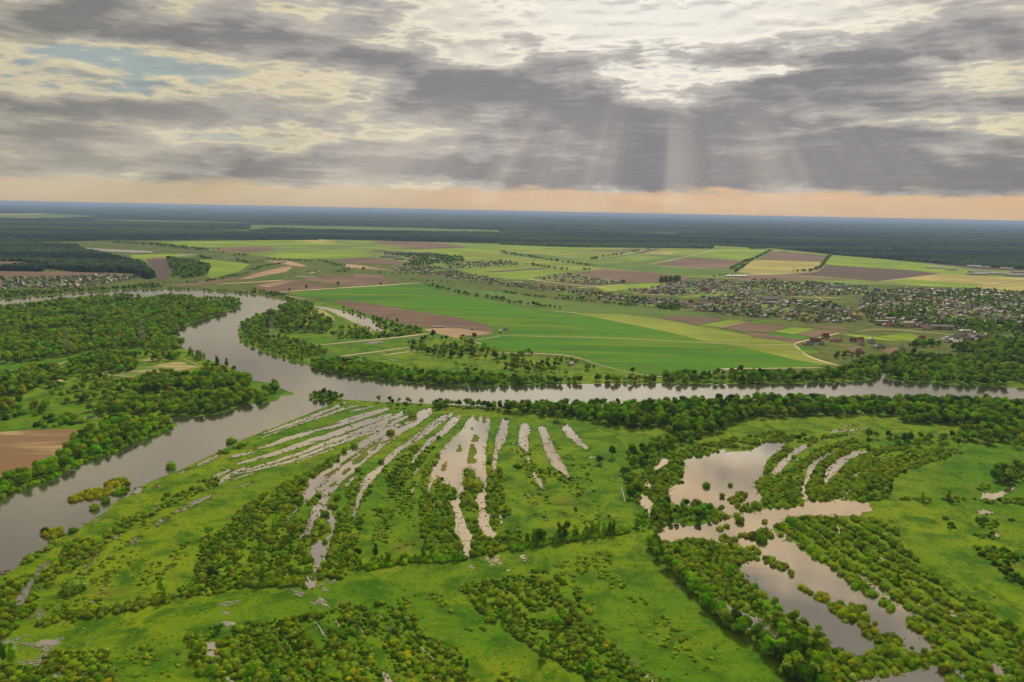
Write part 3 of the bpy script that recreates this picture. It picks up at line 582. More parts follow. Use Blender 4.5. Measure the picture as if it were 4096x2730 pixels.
LAGOONS = [
 ['M2', [(2000,585),(1940,640),(1880,740),(1780,820),(1740,870),(1700,910),(1700,980),(1650,1040),(1620,1100),(1600,1200),(1588,1282),(1600,1290),(1650,1190),(1690,1130),(1720,1205),(1790,1210),(1850,1250),(1862,1330),(1790,1355),(1820,1440),(1840,1568)],
  'B2', [(1828,150),(1830,215),(1870,260),(1900,330),(1915,400),(1918,455),(1962,462),(1968,400),(1975,330),(2005,240),(1985,225),(1940,190),(1920,120),(1890,20)],
  'M2', [(1900,1380),(1870,1300),(1900,1275),(1935,1275),(1910,1200),(1905,1120),(1930,1060),(1960,1050),(2010,1090),(2015,1130),(2085,1190),(2092,1240),(2030,1285),(2010,1330),(2040,1400),(2045,1568)],
  'B2', [(2050,140),(2060,190),(2100,265),(2160,280),(2205,275),(2205,230),(2150,170),(2140,110),(2155,40)],
  'M2', [(2150,1500),(2115,1420),(2110,1250),(2120,1130),(2112,1000),(2110,900),(2130,780),(2150,680),(2165,640),(2120,595),(2090,620),(2060,590),(2040,640)]],
 ['M3', [(1640,990),(1700,965),(1800,955),(1950,920),(1975,880),(2050,915),(2240,908)], 'M4', [(60,835),(140,785),(220,790),(300,800),(270,870),(200,910),(150,955),(135,1010),(118,1080),(60,1125),(52,1190),(90,1240),(125,1275),(60,1320),(0,1328)],
  'M3', [(2200,1470),(2080,1490),(2050,1478),(1980,1440),(1850,1395),(1750,1388),(1640,1400),(1590,1395),(1500,1345),(1505,1260),(1560,1210),(1630,1190),(1600,1150),(1640,1110),(1650,1060)]],
 ['B3', [(1350,256),(1430,205),(1560,140),(1700,168),(1900,130),(2050,95),(2080,60),(2130,55),(2240,40)], 'M4', [(20,1405),(100,1370),(200,1350),(300,1355),(450,1340),(462,1290),(440,1275),(422,1215),(430,1170),(480,1080),(512,980),(590,915),(660,880),(735,868),(690,910),(640,935),(585,995),(535,1080),(500,1150),(492,1250),(512,1295),(700,1300),(750,1275),(800,1278),(830,1300),(960,1308),(1030,1320),(1045,1390),(960,1395),(942,1440),(860,1430),(750,1425)],
  'B4', [(730,85),(600,72),(420,80),(330,100),(240,140),(188,190),(230,230),(300,210),(340,290),(380,295),(440,360),(500,420),(600,480),(700,512),(800,610),(880,680),(980,750),(1090,790),(1100,750),(990,640),(905,560),(900,530),(990,590),(1060,660),(1180,750),(1280,835),(1430,910),(1500,955),(1590,1020),(1690,1080),(1735,1142),(1690,1130),(1600,1070),(1500,1000),(1400,930),(1355,975),(1400,1050),(1490,1080),(1530,1140),(1600,1185),(1625,1230),(1540,1290),(1500,1270),(1300,1235),(1330,1200),(1280,1115),(1180,1090),(1080,1080),(1060,1140),(1080,1230),(1000,1280),(900,1270),(760,1215),(690,1210),(670,1140),(600,1080),(440,1000),(400,930),(270,905),(200,830),(150,760),(60,720),(0,680)],
  'B3', [(2240,690),(2190,640),(2140,560),(2190,500),(2240,460),(2240,380),(2130,345),(2000,342),(1900,300),(1750,275),(1600,295),(1520,318)]],
 ['M3', [(1245,1290),(1290,1300),(1370,1350),(1400,1385),(1360,1420),(1370,1480),(1335,1500),(1320,1440),(1250,1380)]],
 ['B1', [(1840,1205),(1960,1212),(1955,1290),(1990,1370),(1860,1330),(1830,1260)]], ['B1', [(2010,1500),(2110,1550),(2100,1620),(2040,1570)]],
 ['B4', [(800,1560),(900,1480),(1000,1465),(1180,1440),(1320,1430),(1420,1400),(1540,1372),(1620,1362),(1625,1420),(1690,1460),(1700,1560)]],
]
MARSH = [
 ['B1', [(330,885),(430,870),(440,930),(340,1010),(280,1000),(250,960)]],
 ['B1', [(-100,1140),(0,1160),(100,1180),(250,1050),(330,1040),(290,1130),(160,1205),(300,1210),(560,1170),(860,1170),(780,1240),(500,1250),(450,1300),(480,1350),(330,1440),(230,1440),(150,1400),(120,1300),(80,1230),(0,1215),(-100,1215)]],
 ['B1', [(430,1045),(640,1000),(560,1060),(470,1090)]], ['B1', [(730,1040),(800,1030),(795,1070),(770,1085)]],
 ['B1', [(2010,855),(2140,830),(2130,865),(2010,890)]], ['B1', [(1985,935),(2070,930),(2050,960),(1990,962)]], ['B1', [(1960,1050),(2100,1030),(2090,1078),(1980,1090)]],
 ['B2', [(350,742),(490,690),(780,612),(790,650),(720,690),(560,710),(530,760),(480,840),(430,800)]], ['B2', [(530,835),(600,800),(680,820),(700,885),(640,868),(510,870)]], ['B2', [(630,722),(690,732),(670,768),(630,750)]], ['B2', [(655,930),(745,912),(735,935)]],
 ['B2', [(2030,432),(2240,440)], 'B3', [(20,500),(80,590),(20,606)], 'B2', [(2190,550),(2160,490)]], ['B2', [(1920,470),(1980,478),(2020,505),(1990,570),(1955,578)]], ['B3', [(190,430),(240,440),(240,478),(210,480)]],
 ['B1', [(400,1340),(500,1290),(600,1380),(560,1450),(480,1568),(430,1568),(450,1450)]],
]
def streak_poly(t, s):
    if t == 'M2' and s[0][1] < 600: s = [(a, b, c*1.25) for a, b, c in s]
    return rag(smooth(strip(t, s), 2), 2.5, 1.0, 0.10)
fl, lg, ms = [], [], []
zw = 0.05; z0 = zw+0.01
for i, (t, s) in enumerate(STREAKS):
    P = streak_poly(t, s); WATER.append(P); sheet('flood_water', [P], z0+0.0003*i, M['flood'])
z0 += 0.05
for i, L in enumerate(LAGOONS):
    P = rag(poly(*L), 5, 1.6, 0.15); WATER.append(P); sheet('lagoon' if i else 'flood_water', [P], z0+0.001*i, M['flood'] if i == 0 else M['lagoon'])
z0 += 0.03; MARSHP = []
for i, L in enumerate(MARSH):
    P = rag(poly(*L), 2.5, 3.0, 0.3); MARSHP.append(P)
# marsh: hundreds of irregular puddles between the grass tussocks
def blob(c, a, b, ang, n=12, j=.3):
    out = []
    for i in range(n):
        t = 2*math.pi*i/n; r = 1+RNG.uniform(-j, j); x, y = a*r*math.cos(t), b*r*math.sin(t)
        out.append(c+np.array([x*math.cos(ang)-y*math.sin(ang), x*math.sin(ang)+y*math.cos(ang)]))
    return np.array(out)
pv, pf = [], []
def puddle(c, a, b, ang):
    B = blob(c, a, b, ang, 9, .45); k = len(pv); hz = z0+.002+.0004*((k//10) % 120); pv.extend((q[0], q[1], hz) for q in B); pv.append((c[0], c[1], hz))
    for i in range(9): pf.append((k+i, k+(i+1) % 9, k+9))
for P in MARSHP:
    mn, mx = P.min(0), P.max(0); A = np.prod(mx-mn); q = mn+RNG.random((int(A/1.1), 2))*(mx-mn); q = q[inside(P, q)]
    f_ = np.array([mnoise.fractal(Vector((v[0]*.09, v[1]*.09, 7)), 1.0, 2.0, 3) for v in q]) if len(q) else q
    for c, fv in zip(q, f_):
        if fv > -.16: puddle(c, RNG.uniform(.25, .8)*(1+max(0, fv)*2), RNG.uniform(.15, .45)*(1+max(0, fv)*2), RNG.normal(0, .3))
for P in WATER[-8:]:
    if len(P) < 8: continue
    for _ in range(int(len(P)*.3)): puddle(P[RNG.integers(len(P))]+RNG.normal(0, 1.6, 2), RNG.uniform(.3, .9), RNG.uniform(.15, .4), RNG.normal(0, .3))
o = link('marsh', mesh_np('marsh', pv, pf, [M['flood']])); o['kind'] = 'structure'
# drowned grass ridges and tussocks standing in the flood water
def blob(c, a, b, ang, n=12, j=.3):
    out = []
    for i in range(n):
        t = 2*math.pi*i/n; r = 1+RNG.uniform(-j, j); x, y = a*r*math.cos(t), b*r*math.sin(t)
        out.append(c+np.array([x*math.cos(ang)-y*math.sin(ang), x*math.sin(ang)+y*math.cos(ang)]))
    return np.array(out)
ISL = []
for s in [[(1180,800,10),(1120,850,26),(1060,880,24),(980,930,14)],[(1060,915,30),(1000,960,60),(940,1010,40),(920,1030,10)],[(900,1060,20),(860,1090,40),(820,1110,20)],[(880,1150,10),(875,1180,40),(850,1190,10)],
 [(780,1180,16),(740,1210,30),(700,1230,14)],[(850,1210,14),(815,1240,34),(790,1250,10)],[(960,930,14),(860,1000,24),(800,1035,10)],[(800,1060,16),(740,1100,24),(680,1130,10)],
 [(1990,840,20),(2000,900,70),(1980,960,60),(1990,1010,100),(1990,1020,70)],[(1880,850,16),(1875,900,50),(1850,915,16)],[(1760,1000,14),(1740,1050,50),(1710,1090,16)],[(1990,700,40),(1980,720,24)],
 [(950,610,8),(880,630,8)],[(1300,620,8),(1240,640,12)],[(2040,580,30),(2030,640,20)],[(2110,590,30),(2090,660,30)],[(1310,780,12),(1200,830,20),(1170,840,8)],[(1150,850,10),(1110,890,26),(1080,900,8)],[(1010,790,6),(900,840,8)],[(640,810,6),(540,830,6)],
 [(1020,690,8),(880,740,16),(780,780,8)],[(820,650,8),(620,700,14),(520,720,8)],[(1440,655,6),(1330,695,8)],[(2020,760,40),(2030,800,60),(1990,820,30)]]:
    ISL.append(rag(smooth(strip('M2', s), 1), 2.5, 1.8, 0.3))
for i, P in enumerate(ISL): sheet('meadow', [P], z0+0.06+0.0006*i, M['wetgrass'])
# trampled wet rim of red-brown sedge and hundreds of small tufts: uncountable ground cover
tv, tf = [], []
cand = []
for P in WATER[1:]:
    n = int(len(P)*.3)
    for _ in range(n):
        p = P[RNG.integers(len(P))]+RNG.normal(0, 2.2, 2); cand.append(p)
for p in cand:
    b = blob(p, RNG.uniform(.5, 2.0), RNG.uniform(.3, 1.0), RNG.uniform(0, 3), 7, .35); h = RNG.uniform(.25, .6); k = len(tv)
    tv += [(q[0], q[1], z0) for q in b]+[(p[0], p[1], z0+.02+h)]
    tf += [(k+i, k+(i+1) % 7, k+7) for i in range(7)]
o = link('marsh_grass', mesh_np('marsh_grass', tv, tf, [M['wetgrass']])); tag(o, 'tufts of green and tawny sedge along the edges of the flood water', 'sedge', kind='stuff')

# ------------------------------------------------------------------ tracks
TRACKS = [('T4', [(770,1187,8),(600,1227,10),(450,1257,10),(385,1280,16),(380,1295,16),(440,1335,14),(480,1377,13),(560,1415,11),(760,1467,8)]),
 ('T4', [(-300,1495,5),(0,1494,6),(300,1490,6),(620,1487,5)]), ('M3', [(-100,30,5),(500,38,7),(700,70,7),(860,130,5),(1100,192,4),(1350,238,6),(1500,243,6)]), ('M3', [(1860,217,8),(1960,202,8),(2050,172,8),(2240,166,8)]),
 ('T3', [(-30,1262,3),(1000,1282,3),(2000,1335,3),(2240,1345,3)]), ('T4', [(0,1292,3),(370,1288,4)]), ('T2', [(220,885,10),(260,872,7),(700,842,6),(1200,812,6),(1520,786,6)]), ('T2', [(-300,800,6),(0,787,7),(300,765,5)]),
 ('T2', [(450,1365,8),(1100,1302,8),(1600,1247,9)]), ('T2', [(770,1455,9),(1100,1412,10),(1420,1370,7)]), ('T2', [(1190,1440,10),(1500,1397,10)]), ('T2', [(1560,1210,6),(1850,1280,8),(1950,1310,6),(2060,1330,6),(2100,1365,6)]),
 ('T3', [(830,580,3),(1180,522,4),(1370,480,4)]), ('T3', [(1310,626,4),(1700,550,5),(1945,485,4)]), ('T3', [(240,752,5),(480,790,4),(840,825,5),(1130,802,4)]), ('T3', [(680,835,4),(900,822,4),(1050,870,4)]),
 ('T4', [(-300,690,3),(330,680,5),(580,662,5),(655,600,5)]), ('T4', [(1080,748,4),(1400,712,4),(1640,680,5)]), ('T4', [(1900,802,5),(2100,765,9),(2353,722,8),(2600,690,8)]), ('T4', [(1200,745,3),(1650,785,3)]),
 ('T2', [(310,905,5),(400,918,5),(490,935,4)]), ('T3', [(480,1045,3),(700,1060,3)]), ('T1', [(1180,575,3),(1700,560,3)]), ('T4', [(300,1340,3),(520,1385,3)]), ('T4', [(1370,1000,4),(1550,960,4)]), ('T4', [(-50,835,3),(400,880,3),(800,885,3)]),
 ('T2', [(2240,1268,5),(2100,1290,4),(1960,1310,4)]), ('T4', [(0,960,5),(300,985,4),(620,1010,4),(900,1010,4)]), ('T4', [(950,860,4),(1300,900,4),(1900,930,4),(2353,960,5)]), ('T4', [(900,1180,4),(1100,1150,5),(1500,1180,5),(1800,1210,4)]), ('T4', [(980,1060,4),(1500,1060,4),(2353,1090,5)]), ('T3', [(1150,878,4),(1500,905,4),(1800,885,4),(2240,875,4)]), ('T4', [(500,760,4),(520,850,4),(700,940,4)]), ('M1', [(1640,85,4),(1720,110,3),(1800,160,3)])]
TR = []
for i, (t, s) in enumerate(TRACKS):
    P = smooth(strip(t, s), 1); TR.append(P); sheet('track', [P], z0+0.16+0.002*i, M['road'])
# dark rut running along the tree line
sheet('ditch', [strip('B3', [(1320, 330, 6), (1430, 520, 6), (1560, 690, 6), (1700, 800, 7), (1900, 960, 7), (2240, 1250, 8)])], z0+0.14, M['dark'])
BLOCK = WATER+TR+SANDY

# ------------------------------------------------------------------ foliage prototypes
def ico_lobe(c, r, rng, sub=2):
    import bmesh
    bm = bmesh.new(); bmesh.ops.create_icosphere(bm, subdivisions=sub, radius=1)
    V = np.array([v.co[:] for v in bm.verts]); F = [[v.index for v in f.verts] for f in bm.faces]; bm.free()
    V = V*(1+rng.normal(0, .07, (len(V), 1))); return V*r+c, F
def foliage(seed, lobes, nleaf, ls, floor=0.02):
    """lobes: list of (centre, radii); leaf quads over every lobe, inner mass to stop see-through"""
    rng = np.random.default_rng(seed); V, F = [], []
    w_ = np.array([l[1][0]*l[1][2] for l in lobes]); w_ = w_/w_.sum()
    for (c, r) in lobes:
        v, f = ico_lobe(np.array(c), np.array(r)*0.80, rng, 1 if len(lobes) > 4 else 2); b = len(V)
        v[:, 2] = np.maximum(v[:, 2], floor); V += [tuple(q) for q in v]; F += [tuple(b+i for i in q) for q in f]
    for k in range(nleaf):
        c, r = lobes[rng.choice(len(lobes), p=w_)]
        d = rng.normal(0, 1, 3); d[2] = abs(d[2])*1.1-0.25; d /= np.linalg.norm(d)
        p = np.array(c)+np.array(r)*d*rng.uniform(.86, 1.12)
        if p[2] < floor: continue
        n = d+rng.normal(0, .32, 3); n /= np.linalg.norm(n); a = np.cross(n, rng.normal(0, 1, 3)); a /= np.linalg.norm(a)+1e-9; b_ = np.cross(n, a)
        s = ls*rng.uniform(.6, 1.35); k0 = len(V)
        V += [tuple(p+a*s+b_*s*.3), tuple(p+b_*s*.8), tuple(p-a*s+b_*s*.2), tuple(p-b_*s*.8)]; F.append((k0, k0+1, k0+2, k0+3))
    return V, F
def limb(V, F, p0, p1, r0, r1, n=5):
    p0, p1 = np.array(p0, float), np.array(p1, float); d = p1-p0; d /= np.linalg.norm(d); a = np.cross(d, [0.3, 1, .1]); a /= np.linalg.norm(a); b = np.cross(d, a); k = len(V)
    for p, r in ((p0, r0), (p1, r1)):
        for i in range(n):
            t = 2*math.pi*i/n; V.append(tuple(p+(a*math.cos(t)+b*math.sin(t))*r))
    for i in range(n): F.append((k+i, k+(i+1) % n, k+n+(i+1) % n, k+n+i))
def shape(kind, seed):
    rng = np.random.default_rng(1000+seed); L = []; tr = []
    if kind == 'bush':                      # radius 1, height about 1.1
        n = rng.integers(3, 6)
        L.append(((0, 0, .30), (.74, .74, .70)))
        for i in range(n):
            t = 2*math.pi*i/n+rng.uniform(-.5, .5); q = rng.uniform(.3, .55); r = rng.uniform(.36, .55); L.append(((q*math.cos(t), q*math.sin(t), rng.uniform(.15, .42)), (r, r, r*rng.uniform(.85, 1.15))))
        return L, [((0, 0, 0), (0, 0, .4), .06, .03)], 330, .085
    if kind == 'scrub':                     # low and wide
        for i in range(4):
            t = rng.uniform(0, 6.28); q = rng.uniform(0, .5); r = rng.uniform(.4, .65); L.append(((q*math.cos(t), q*math.sin(t), .12), (r, r, r*.75)))
        return L, [], 180, .10
    if kind == 'tree':                      # height 1
        hw = rng.uniform(.30, .40); n = rng.integers(5, 9)
        L.append(((0, 0, .62), (hw*.72, hw*.72, .31)))
        for i in range(n):
            t = 2*math.pi*i/n+rng.uniform(-.5, .5); q = hw*rng.uniform(.45, .75); r = hw*rng.uniform(.38, .6); z = rng.uniform(.38, .80); q *= 1-max(0, z-.6)*1.6
            L.append(((q*math.cos(t), q*math.sin(t), z), (r, r, r*rng.uniform(.8, 1.1)))); tr.append(((0, 0, rng.uniform(.2, .4)), (q*math.cos(t), q*math.sin(t), z), .012, .005))
        return L, [((0, 0, 0), (0, 0, .62), .028, .012)]+tr, 620, .034
    if kind == 'tall':                      # birch, poplar, young tree
        hw = rng.uniform(.15, .22); z = .24
        while z < .95:
            r = hw*(1-.55*max(0, (z-.35)/.65))*rng.uniform(.75, 1.1); t = rng.uniform(0, 6.28); L.append(((.05*math.cos(t), .05*math.sin(t), z), (r, r, r*1.05))); z += .11
        return L, [((0, 0, 0), (0, 0, .85), .018, .006)], 420, .032
    if kind == 'pine':
        z = .18
        while z < .97:
            r = .2*(1-z)+.03; L.append(((0, 0, z), (r, r, .09))); z += .09
        return L, [((0, 0, 0), (0, 0, .9), .02, .005)], 420, .03
PROTO = {}
pcol = bpy.data.collections.new('prototypes')
NSH = {'bush': 6, 'scrub': 4, 'tree': 6, 'tall': 4, 'pine': 2}
BARK = {'tall': M['birch']}
for kd, ns in NSH.items():
    for i in range(ns):
        L, tr, nl, ls = shape(kd, i+len(kd)*31)
        V, F = foliage(i+7*len(kd), L, nl, ls); VT, FT = [], []
        for t in tr: limb(VT, FT, *t)
        for tone in TONES:
            a = mesh_np('crown', V, F, [LEAF[tone]]); b = mesh_np('trunk', VT, FT, [BARK.get(kd, M['bark'])]) if VT else None
            k = len(V); c = mesh_np('plant', V+VT, F+[tuple(k+j for j in f) for f in FT], [LEAF[tone], BARK.get(kd, M['bark'])], [0]*len(F)+[1]*len(FT))
            PROTO[kd, tone, i] = (a, b, c)
PINDEX = {}; PORD = []
for key in sorted(PROTO, key=str):
    ob = bpy.data.objects.new('plant_%s_%s_%d' % key, PROTO[key][2]); pcol.objects.link(ob); PORD.append((ob.name, key))
PORD.sort(key=lambda q: q[0]); PINDEX = {k: i for i, (_, k) in enumerate(PORD)}

def instancer(name, P, scl, rot, idx, coll, z=None):
    me = bpy.data.meshes.new(name); n = len(P); me.vertices.add(n)
    co = np.zeros((n, 3), np.float32); co[:, :2] = P; co[:, 2] = 0 if z is None else z; me.vertices.foreach_set('co', co.ravel())
    for nm, arr, ty in (('scl', scl, 'FLOAT_VECTOR'), ('rz', rot, 'FLOAT_VECTOR'), ('idx', idx, 'INT')):
        at = me.attributes.new(nm, ty, 'POINT')
        if ty == 'FLOAT_VECTOR': at.data.foreach_set('vector', np.asarray(arr, np.float32).ravel())
        else: at.data.foreach_set('value', np.asarray(arr, np.int32))
    ob = bpy.data.objects.new(name, me); COL.objects.link(ob)
    ng = bpy.data.node_groups.new('scatter_'+name, 'GeometryNodeTree')
    ng.interface.new_socket(name='Geometry', in_out='INPUT', socket_type='NodeSocketGeometry'); ng.interface.new_socket(name='Geometry', in_out='OUTPUT', socket_type='NodeSocketGeometry')
    N = ng.nodes; gi = N.new('NodeGroupInput'); go = N.new('NodeGroupOutput'); iop = N.new('GeometryNodeInstanceOnPoints'); ci = N.new('GeometryNodeCollectionInfo')
    ci.inputs['Collection'].default_value = coll; ci.inputs['Separate Children'].default_value = True; ci.inputs['Reset Children'].default_value = True
    def attr(nm, ty):
        a = N.new('GeometryNodeInputNamedAttribute'); a.data_type = ty; a.inputs['Name'].default_value = nm; return a.outputs['Attribute']
    ng.links.new(gi.outputs[0], iop.inputs['Points']); ng.links.new(ci.outputs[0], iop.inputs['Instance']); iop.inputs['Pick Instance'].default_value = True
    ng.links.new(attr('idx', 'INT'), iop.inputs['Instance Index']); ng.links.new(attr('scl', 'FLOAT_VECTOR'), iop.inputs['Scale']); ng.links.new(attr('rz', 'FLOAT_VECTOR'), iop.inputs['Rotation'])
    ng.links.new(iop.outputs[0], go.inputs[0]); md = ob.modifiers.new('scatter', 'NODES'); md.node_group = ng
    return ob

# ------------------------------------------------------------------ plant scatter
PL = []      # x, y, kind, tone, shape, scale, rz, phrase
def in_any(polys, pts):
    c = np.zeros(len(pts), bool)
    for P in polys: c |= inside(P, pts)
    return c
def clumpf(p, f=0.02, seed=0.0): return np.array([mnoise.fractal(Vector((q[0]*f, q[1]*f, seed)), 1.0, 2.0, 3) for q in p])
def add(pts, kind, lo, hi, tones, phrase):
    ks = [t[0] for t in tones]; ps = np.array([t[1] for t in tones], float); ps /= ps.sum()
    for p in pts:
        tone = ks[RNG.choice(len(ks), p=ps)]; s = lo+(hi-lo)*RNG.beta(1.6, 2.2)
        kd = kind if isinstance(kind, str) else kind[RNG.integers(len(kind))]
        PL.append((p[0], p[1], kd, tone, int(RNG.integers(NSH[kd])), s, RNG.uniform(0, 6.28), phrase))
def region(kind, P, sp, lo, hi, tones, phrase, clump=0.0, wet=False, freq=0.02, rows=None):
    if kind == 'bush' and sp < 6: sp, lo, hi = sp*.69, lo*.70, hi*.80
    elif kind == 'scrub': sp, lo, hi = sp*.86, lo*.85, hi*.85
    elif kind == 'tree': sp, lo, hi = sp*.93, lo*.9, hi*.9
    mn, mx = P.min(0), P.max(0); nx, ny = int((mx[0]-mn[0])/sp)+1, int((mx[1]-mn[1])/sp)+1
    gx, gy = np.meshgrid(np.arange(nx), np.arange(ny)); p = np.stack([gx.ravel(), gy.ravel()], 1).astype(float)
    p = mn+(p+RNG.uniform(-.1, 1.1, p.shape))*sp; p = p[inside(P, p)]
    if rows is not None and len(p):
        a, b, per, gap = rows; d = (b-a)/np.linalg.norm(b-a); nn = np.array([-d[1], d[0]]); s_ = (p-a)@nn + 2.5*np.sin(((p-a)@d)*.035) + 1.5*np.sin(((p-a)@d)*.11+2)
        p = p[(s_ % per) > gap*per]
    if len(p) and clump > 0: p = p[clumpf(p, freq, len(PL)*.01) > (clump-0.5)*0.9]
    if len(p) and not wet: p = p[~in_any(BLOCK, p)]
    add(p, kind, lo, hi, tones, phrase)
    if kind == 'bush' and rows is not None and not wet and rows[3] < .41:
        nx, ny = int((mx[0]-mn[0])/2.3)+1, int((mx[1]-mn[1])/2.3)+1
        gx, gy = np.meshgrid(np.arange(nx), np.arange(ny)); q = np.stack([gx.ravel(), gy.ravel()], 1).astype(float); q = mn+(q+RNG.uniform(0, 1, q.shape))*2.3; q = q[inside(P, q)]; q = q[~in_any(BLOCK, q)]; q = q[clumpf(q, .05, 3.0) > -.07]
        UNDER.append(q)
UNDER = []
def line(kind, tile, pts, width, sp, lo, hi, tones, phrase, wet=False, keep=1.0):
    """plants along a photographed line; width in metres"""
    if kind in ('bush', 'scrub'): sp, lo, hi = sp*.75, lo*.74, hi*.8
    G = [gp(tile, *p[:2]) for p in pts]; out = []
    for a, b in zip(G[:-1], G[1:]):
        L = np.linalg.norm(b-a); n = max(1, int(L/sp*max(1, width/sp)))
        for _ in range(n):
            if RNG.random() < keep: out.append(a+(b-a)*RNG.random()+RNG.normal(0, width*.35, 2))
    p = np.array(out) if out else np.zeros((0, 2))
    if len(p) and not wet: p = p[~in_any(BLOCK, p)]
    add(p, kind, lo, hi, tones, phrase)
WIL = [('olive', 2.5), ('mid', 3), ('grey', 3), ('dark', .6)]; OLV = [('olive', 4), ('brown', 1.0), ('mid', 2), ('grey', 1.8), ('gold', .1)]
WOOD = [('mid', 4), ('dark', 3), ('bright', 1.5), ('olive', 1.5), ('grey', .8)]; DKW = [('dark', 3.5), ('mid', 4), ('bright', 1), ('grey', .8)]; BRT = [('bright', 5), ('mid', 3), ('olive', 1)]
SPR = [('olive', 3), ('mid', 4), ('bright', 2.5), ('brown', .5), ('dark', 1.5), ('grey', .7)]
PT = poly
# -- woods
region('tree', PT('T1', [(-300, 1060), (0, 1025), (500, 960), (800, 930), (1100, 910), (1400, 910), (1700, 920), (2000, 938), (2200, 972), (2150, 1020), (2050, 1055), (1900, 1110), (1700, 1180), (1620, 1215), (1620, 1330), (1640, 1380), (1500, 1410), (1200, 1375), (900, 1395), (750, 1420), (500, 1460), (200, 1510), (-100, 1530), (-300, 1540)]), 8.5, 8, 15, SPR+[('bright', 2), ('olive', 2)], 'in the riverside wood filling the far river bend', 0.12, freq=.012)
region('tree', PT('M1', [(-200, 400), (0, 330), (300, 240), (600, 170), (900, 110), (1200, 60), (1650, 10), (1900, 110), (2150, 200), (2240, 270), (2240, 470), (2100, 530), (1900, 565), (1400, 580), (1000, 560), (700, 550), (300, 560), (-200, 620)]), 9, 6, 13, SPR, 'on the meadow tongue west of the river fork', 0.42, freq=.028, rows=(gp('M1', 0, 400), gp('M1', 1600, 110), 44, .46))
for Q in ([(600, 90), (900, 60), (1200, 70), (1180, 130), (900, 140), (620, 150)], [(-100, 290), (300, 190), (600, 190), (850, 180), (780, 230), (500, 265), (380, 320), (250, 400), (-100, 440)], [(910, 150), (1200, 120), (1250, 160), (1180, 205), (930, 215)], [(1150, 300), (1600, 260), (2000, 230), (2240, 280), (2240, 330), (1700, 360), (1200, 420)], [(570, 480), (760, 430), (740, 490), (600, 510)], [(0, 520), (150, 480), (160, 570), (0, 590)], [(300, 520), (430, 500), (430, 570), (310, 580)]):
    region('tree', PT('M1', Q), 7.5, 8, 14, SPR, 'in a dense clump on the meadow tongue west of the river fork', 0.1)
region('tree', PT('M1', [(950, 500), (1300, 430), (1900, 420), (2240, 400)], 'M2', [(0, 380), (230, 330), (240, 420), (130, 470), (0, 488)], 'M1', [(2150, 495), (1900, 578), (1350, 587), (900, 583), (800, 560)]), 7, 7, 13, SPR+[('grey', 2)], 'along the wooded shore facing the river fork', 0.15)
line('tall', 'M1', [(1650, 40), (1900, 110), (2060, 160), (2150, 190), (2240, 220)], 6, 7, 7, 13, SPR, 'on the thin wooded point by the wide river bend')
region('bush', PT('M1', [(400, 600), (740, 570), (740, 655), (640, 670), (450, 700), (280, 700), (300, 660)]), 7, 2.5, 4.5, SPR, 'beside the small inlet above the ploughed field', 0.3)
region('tree', PT('M1', [(600, 850), (780, 760), (900, 680), (1100, 640), (1400, 650), (1520, 690), (1400, 757), (1250, 808), (1100, 876), (900, 956), (720, 1015), (600, 1085), (400, 1170), (200, 1236), (60, 1296), (-60, 1340), (-300, 1420), (-300, 1320), (-60, 1235), (100, 1170), (300, 1100), (440, 1030), (560, 970), (570, 900)]), 6.5, 7, 13, BRT+[('dark', 1), ('olive', .6)], 'in the bright green wood between the ploughed field and the channel', 0.05)
line('bush', 'M1', [(-60, 1335), (60, 1298), (200, 1240), (400, 1172), (600, 1088), (720, 1018), (900, 958), (1100, 878), (1250, 810), (1400, 760), (1520, 702), (1585, 690)], 4, 4, 2.2, 4.2, BRT, 'at the water edge below the bright green wood', wet=True)
region('bush', PT('M1', [(900, 640), (1150, 610), (1400, 630), (1590, 670), (1400, 740), (1200, 760), (950, 740)]), 6, 2.4, 4.2, [('olive', 2), ('grey', 2), ('mid', 1)], 'on the pale bushy tip of the wooded channel bank', 0.1)
# peninsula inside the bend
region('tree', PT('T2', [(-80, 1140), (100, 1085), (250, 1025), (360, 980), (440, 955), (560, 1000), (640, 1100), (720, 1130), (740, 1180), (700, 1240), (400, 1250), (0, 1275), (-110, 1230)]), 8.5, 7, 14, SPR+[('grey', 2)], 'on the bushy land inside the river bend', 0.28, freq=.03)
sheet('meadow', [rag(PT('T2', [(450, 1110), (560, 1040), (640, 1020), (700, 1060), (760, 1110), (720, 1140), (560, 1170), (470, 1160)]), 8, 3)], z0+.14, M['straw'])
region('tree', PT('T2', [(-90, 1290), (0, 1275), (400, 1300), (700, 1400), (790, 1500), (620, 1550), (450, 1497), (300, 1467), (80, 1388), (-40, 1330)]), 8, 5, 11, SPR, 'on the near shore inside the river bend', 0.22, freq=.03)
region('tree', PT('M2', [(560, 130), (750, 110), (1200, 165), (1500, 225), (2240, 255), (2240, 320), (1800, 314), (1500, 296), (1000, 236), (700, 196), (560, 168)]), 6.5, 8, 12, BRT+[('dark', 1.5)], 'in the bright wooded belt on the far bank of the river', 0.0)
region('tree', PT('M3', [(0, 265), (400, 270), (600, 285), (900, 275), (1400, 270), (1400, 297), (900, 300), (500, 308), (200, 316), (0, 322)]), 7, 6, 12, WOOD, 'in the wooded belt on the far bank of the river', 0.1)
region('tree', PT('M3', [(1450, 245), (2240, 225)], 'M4', [(500, 222), (760, 190), (1000, 160), (1100, 160), (1110, 225), (1050, 255), (900, 268), (400, 284), (0, 282)], 'M3', [(1450, 300)]), 8, 8, 14, DKW+[('grey', 1.5), ('bright', 1)], 'in the dark wooded belt on the far bank below the village', 0.05)
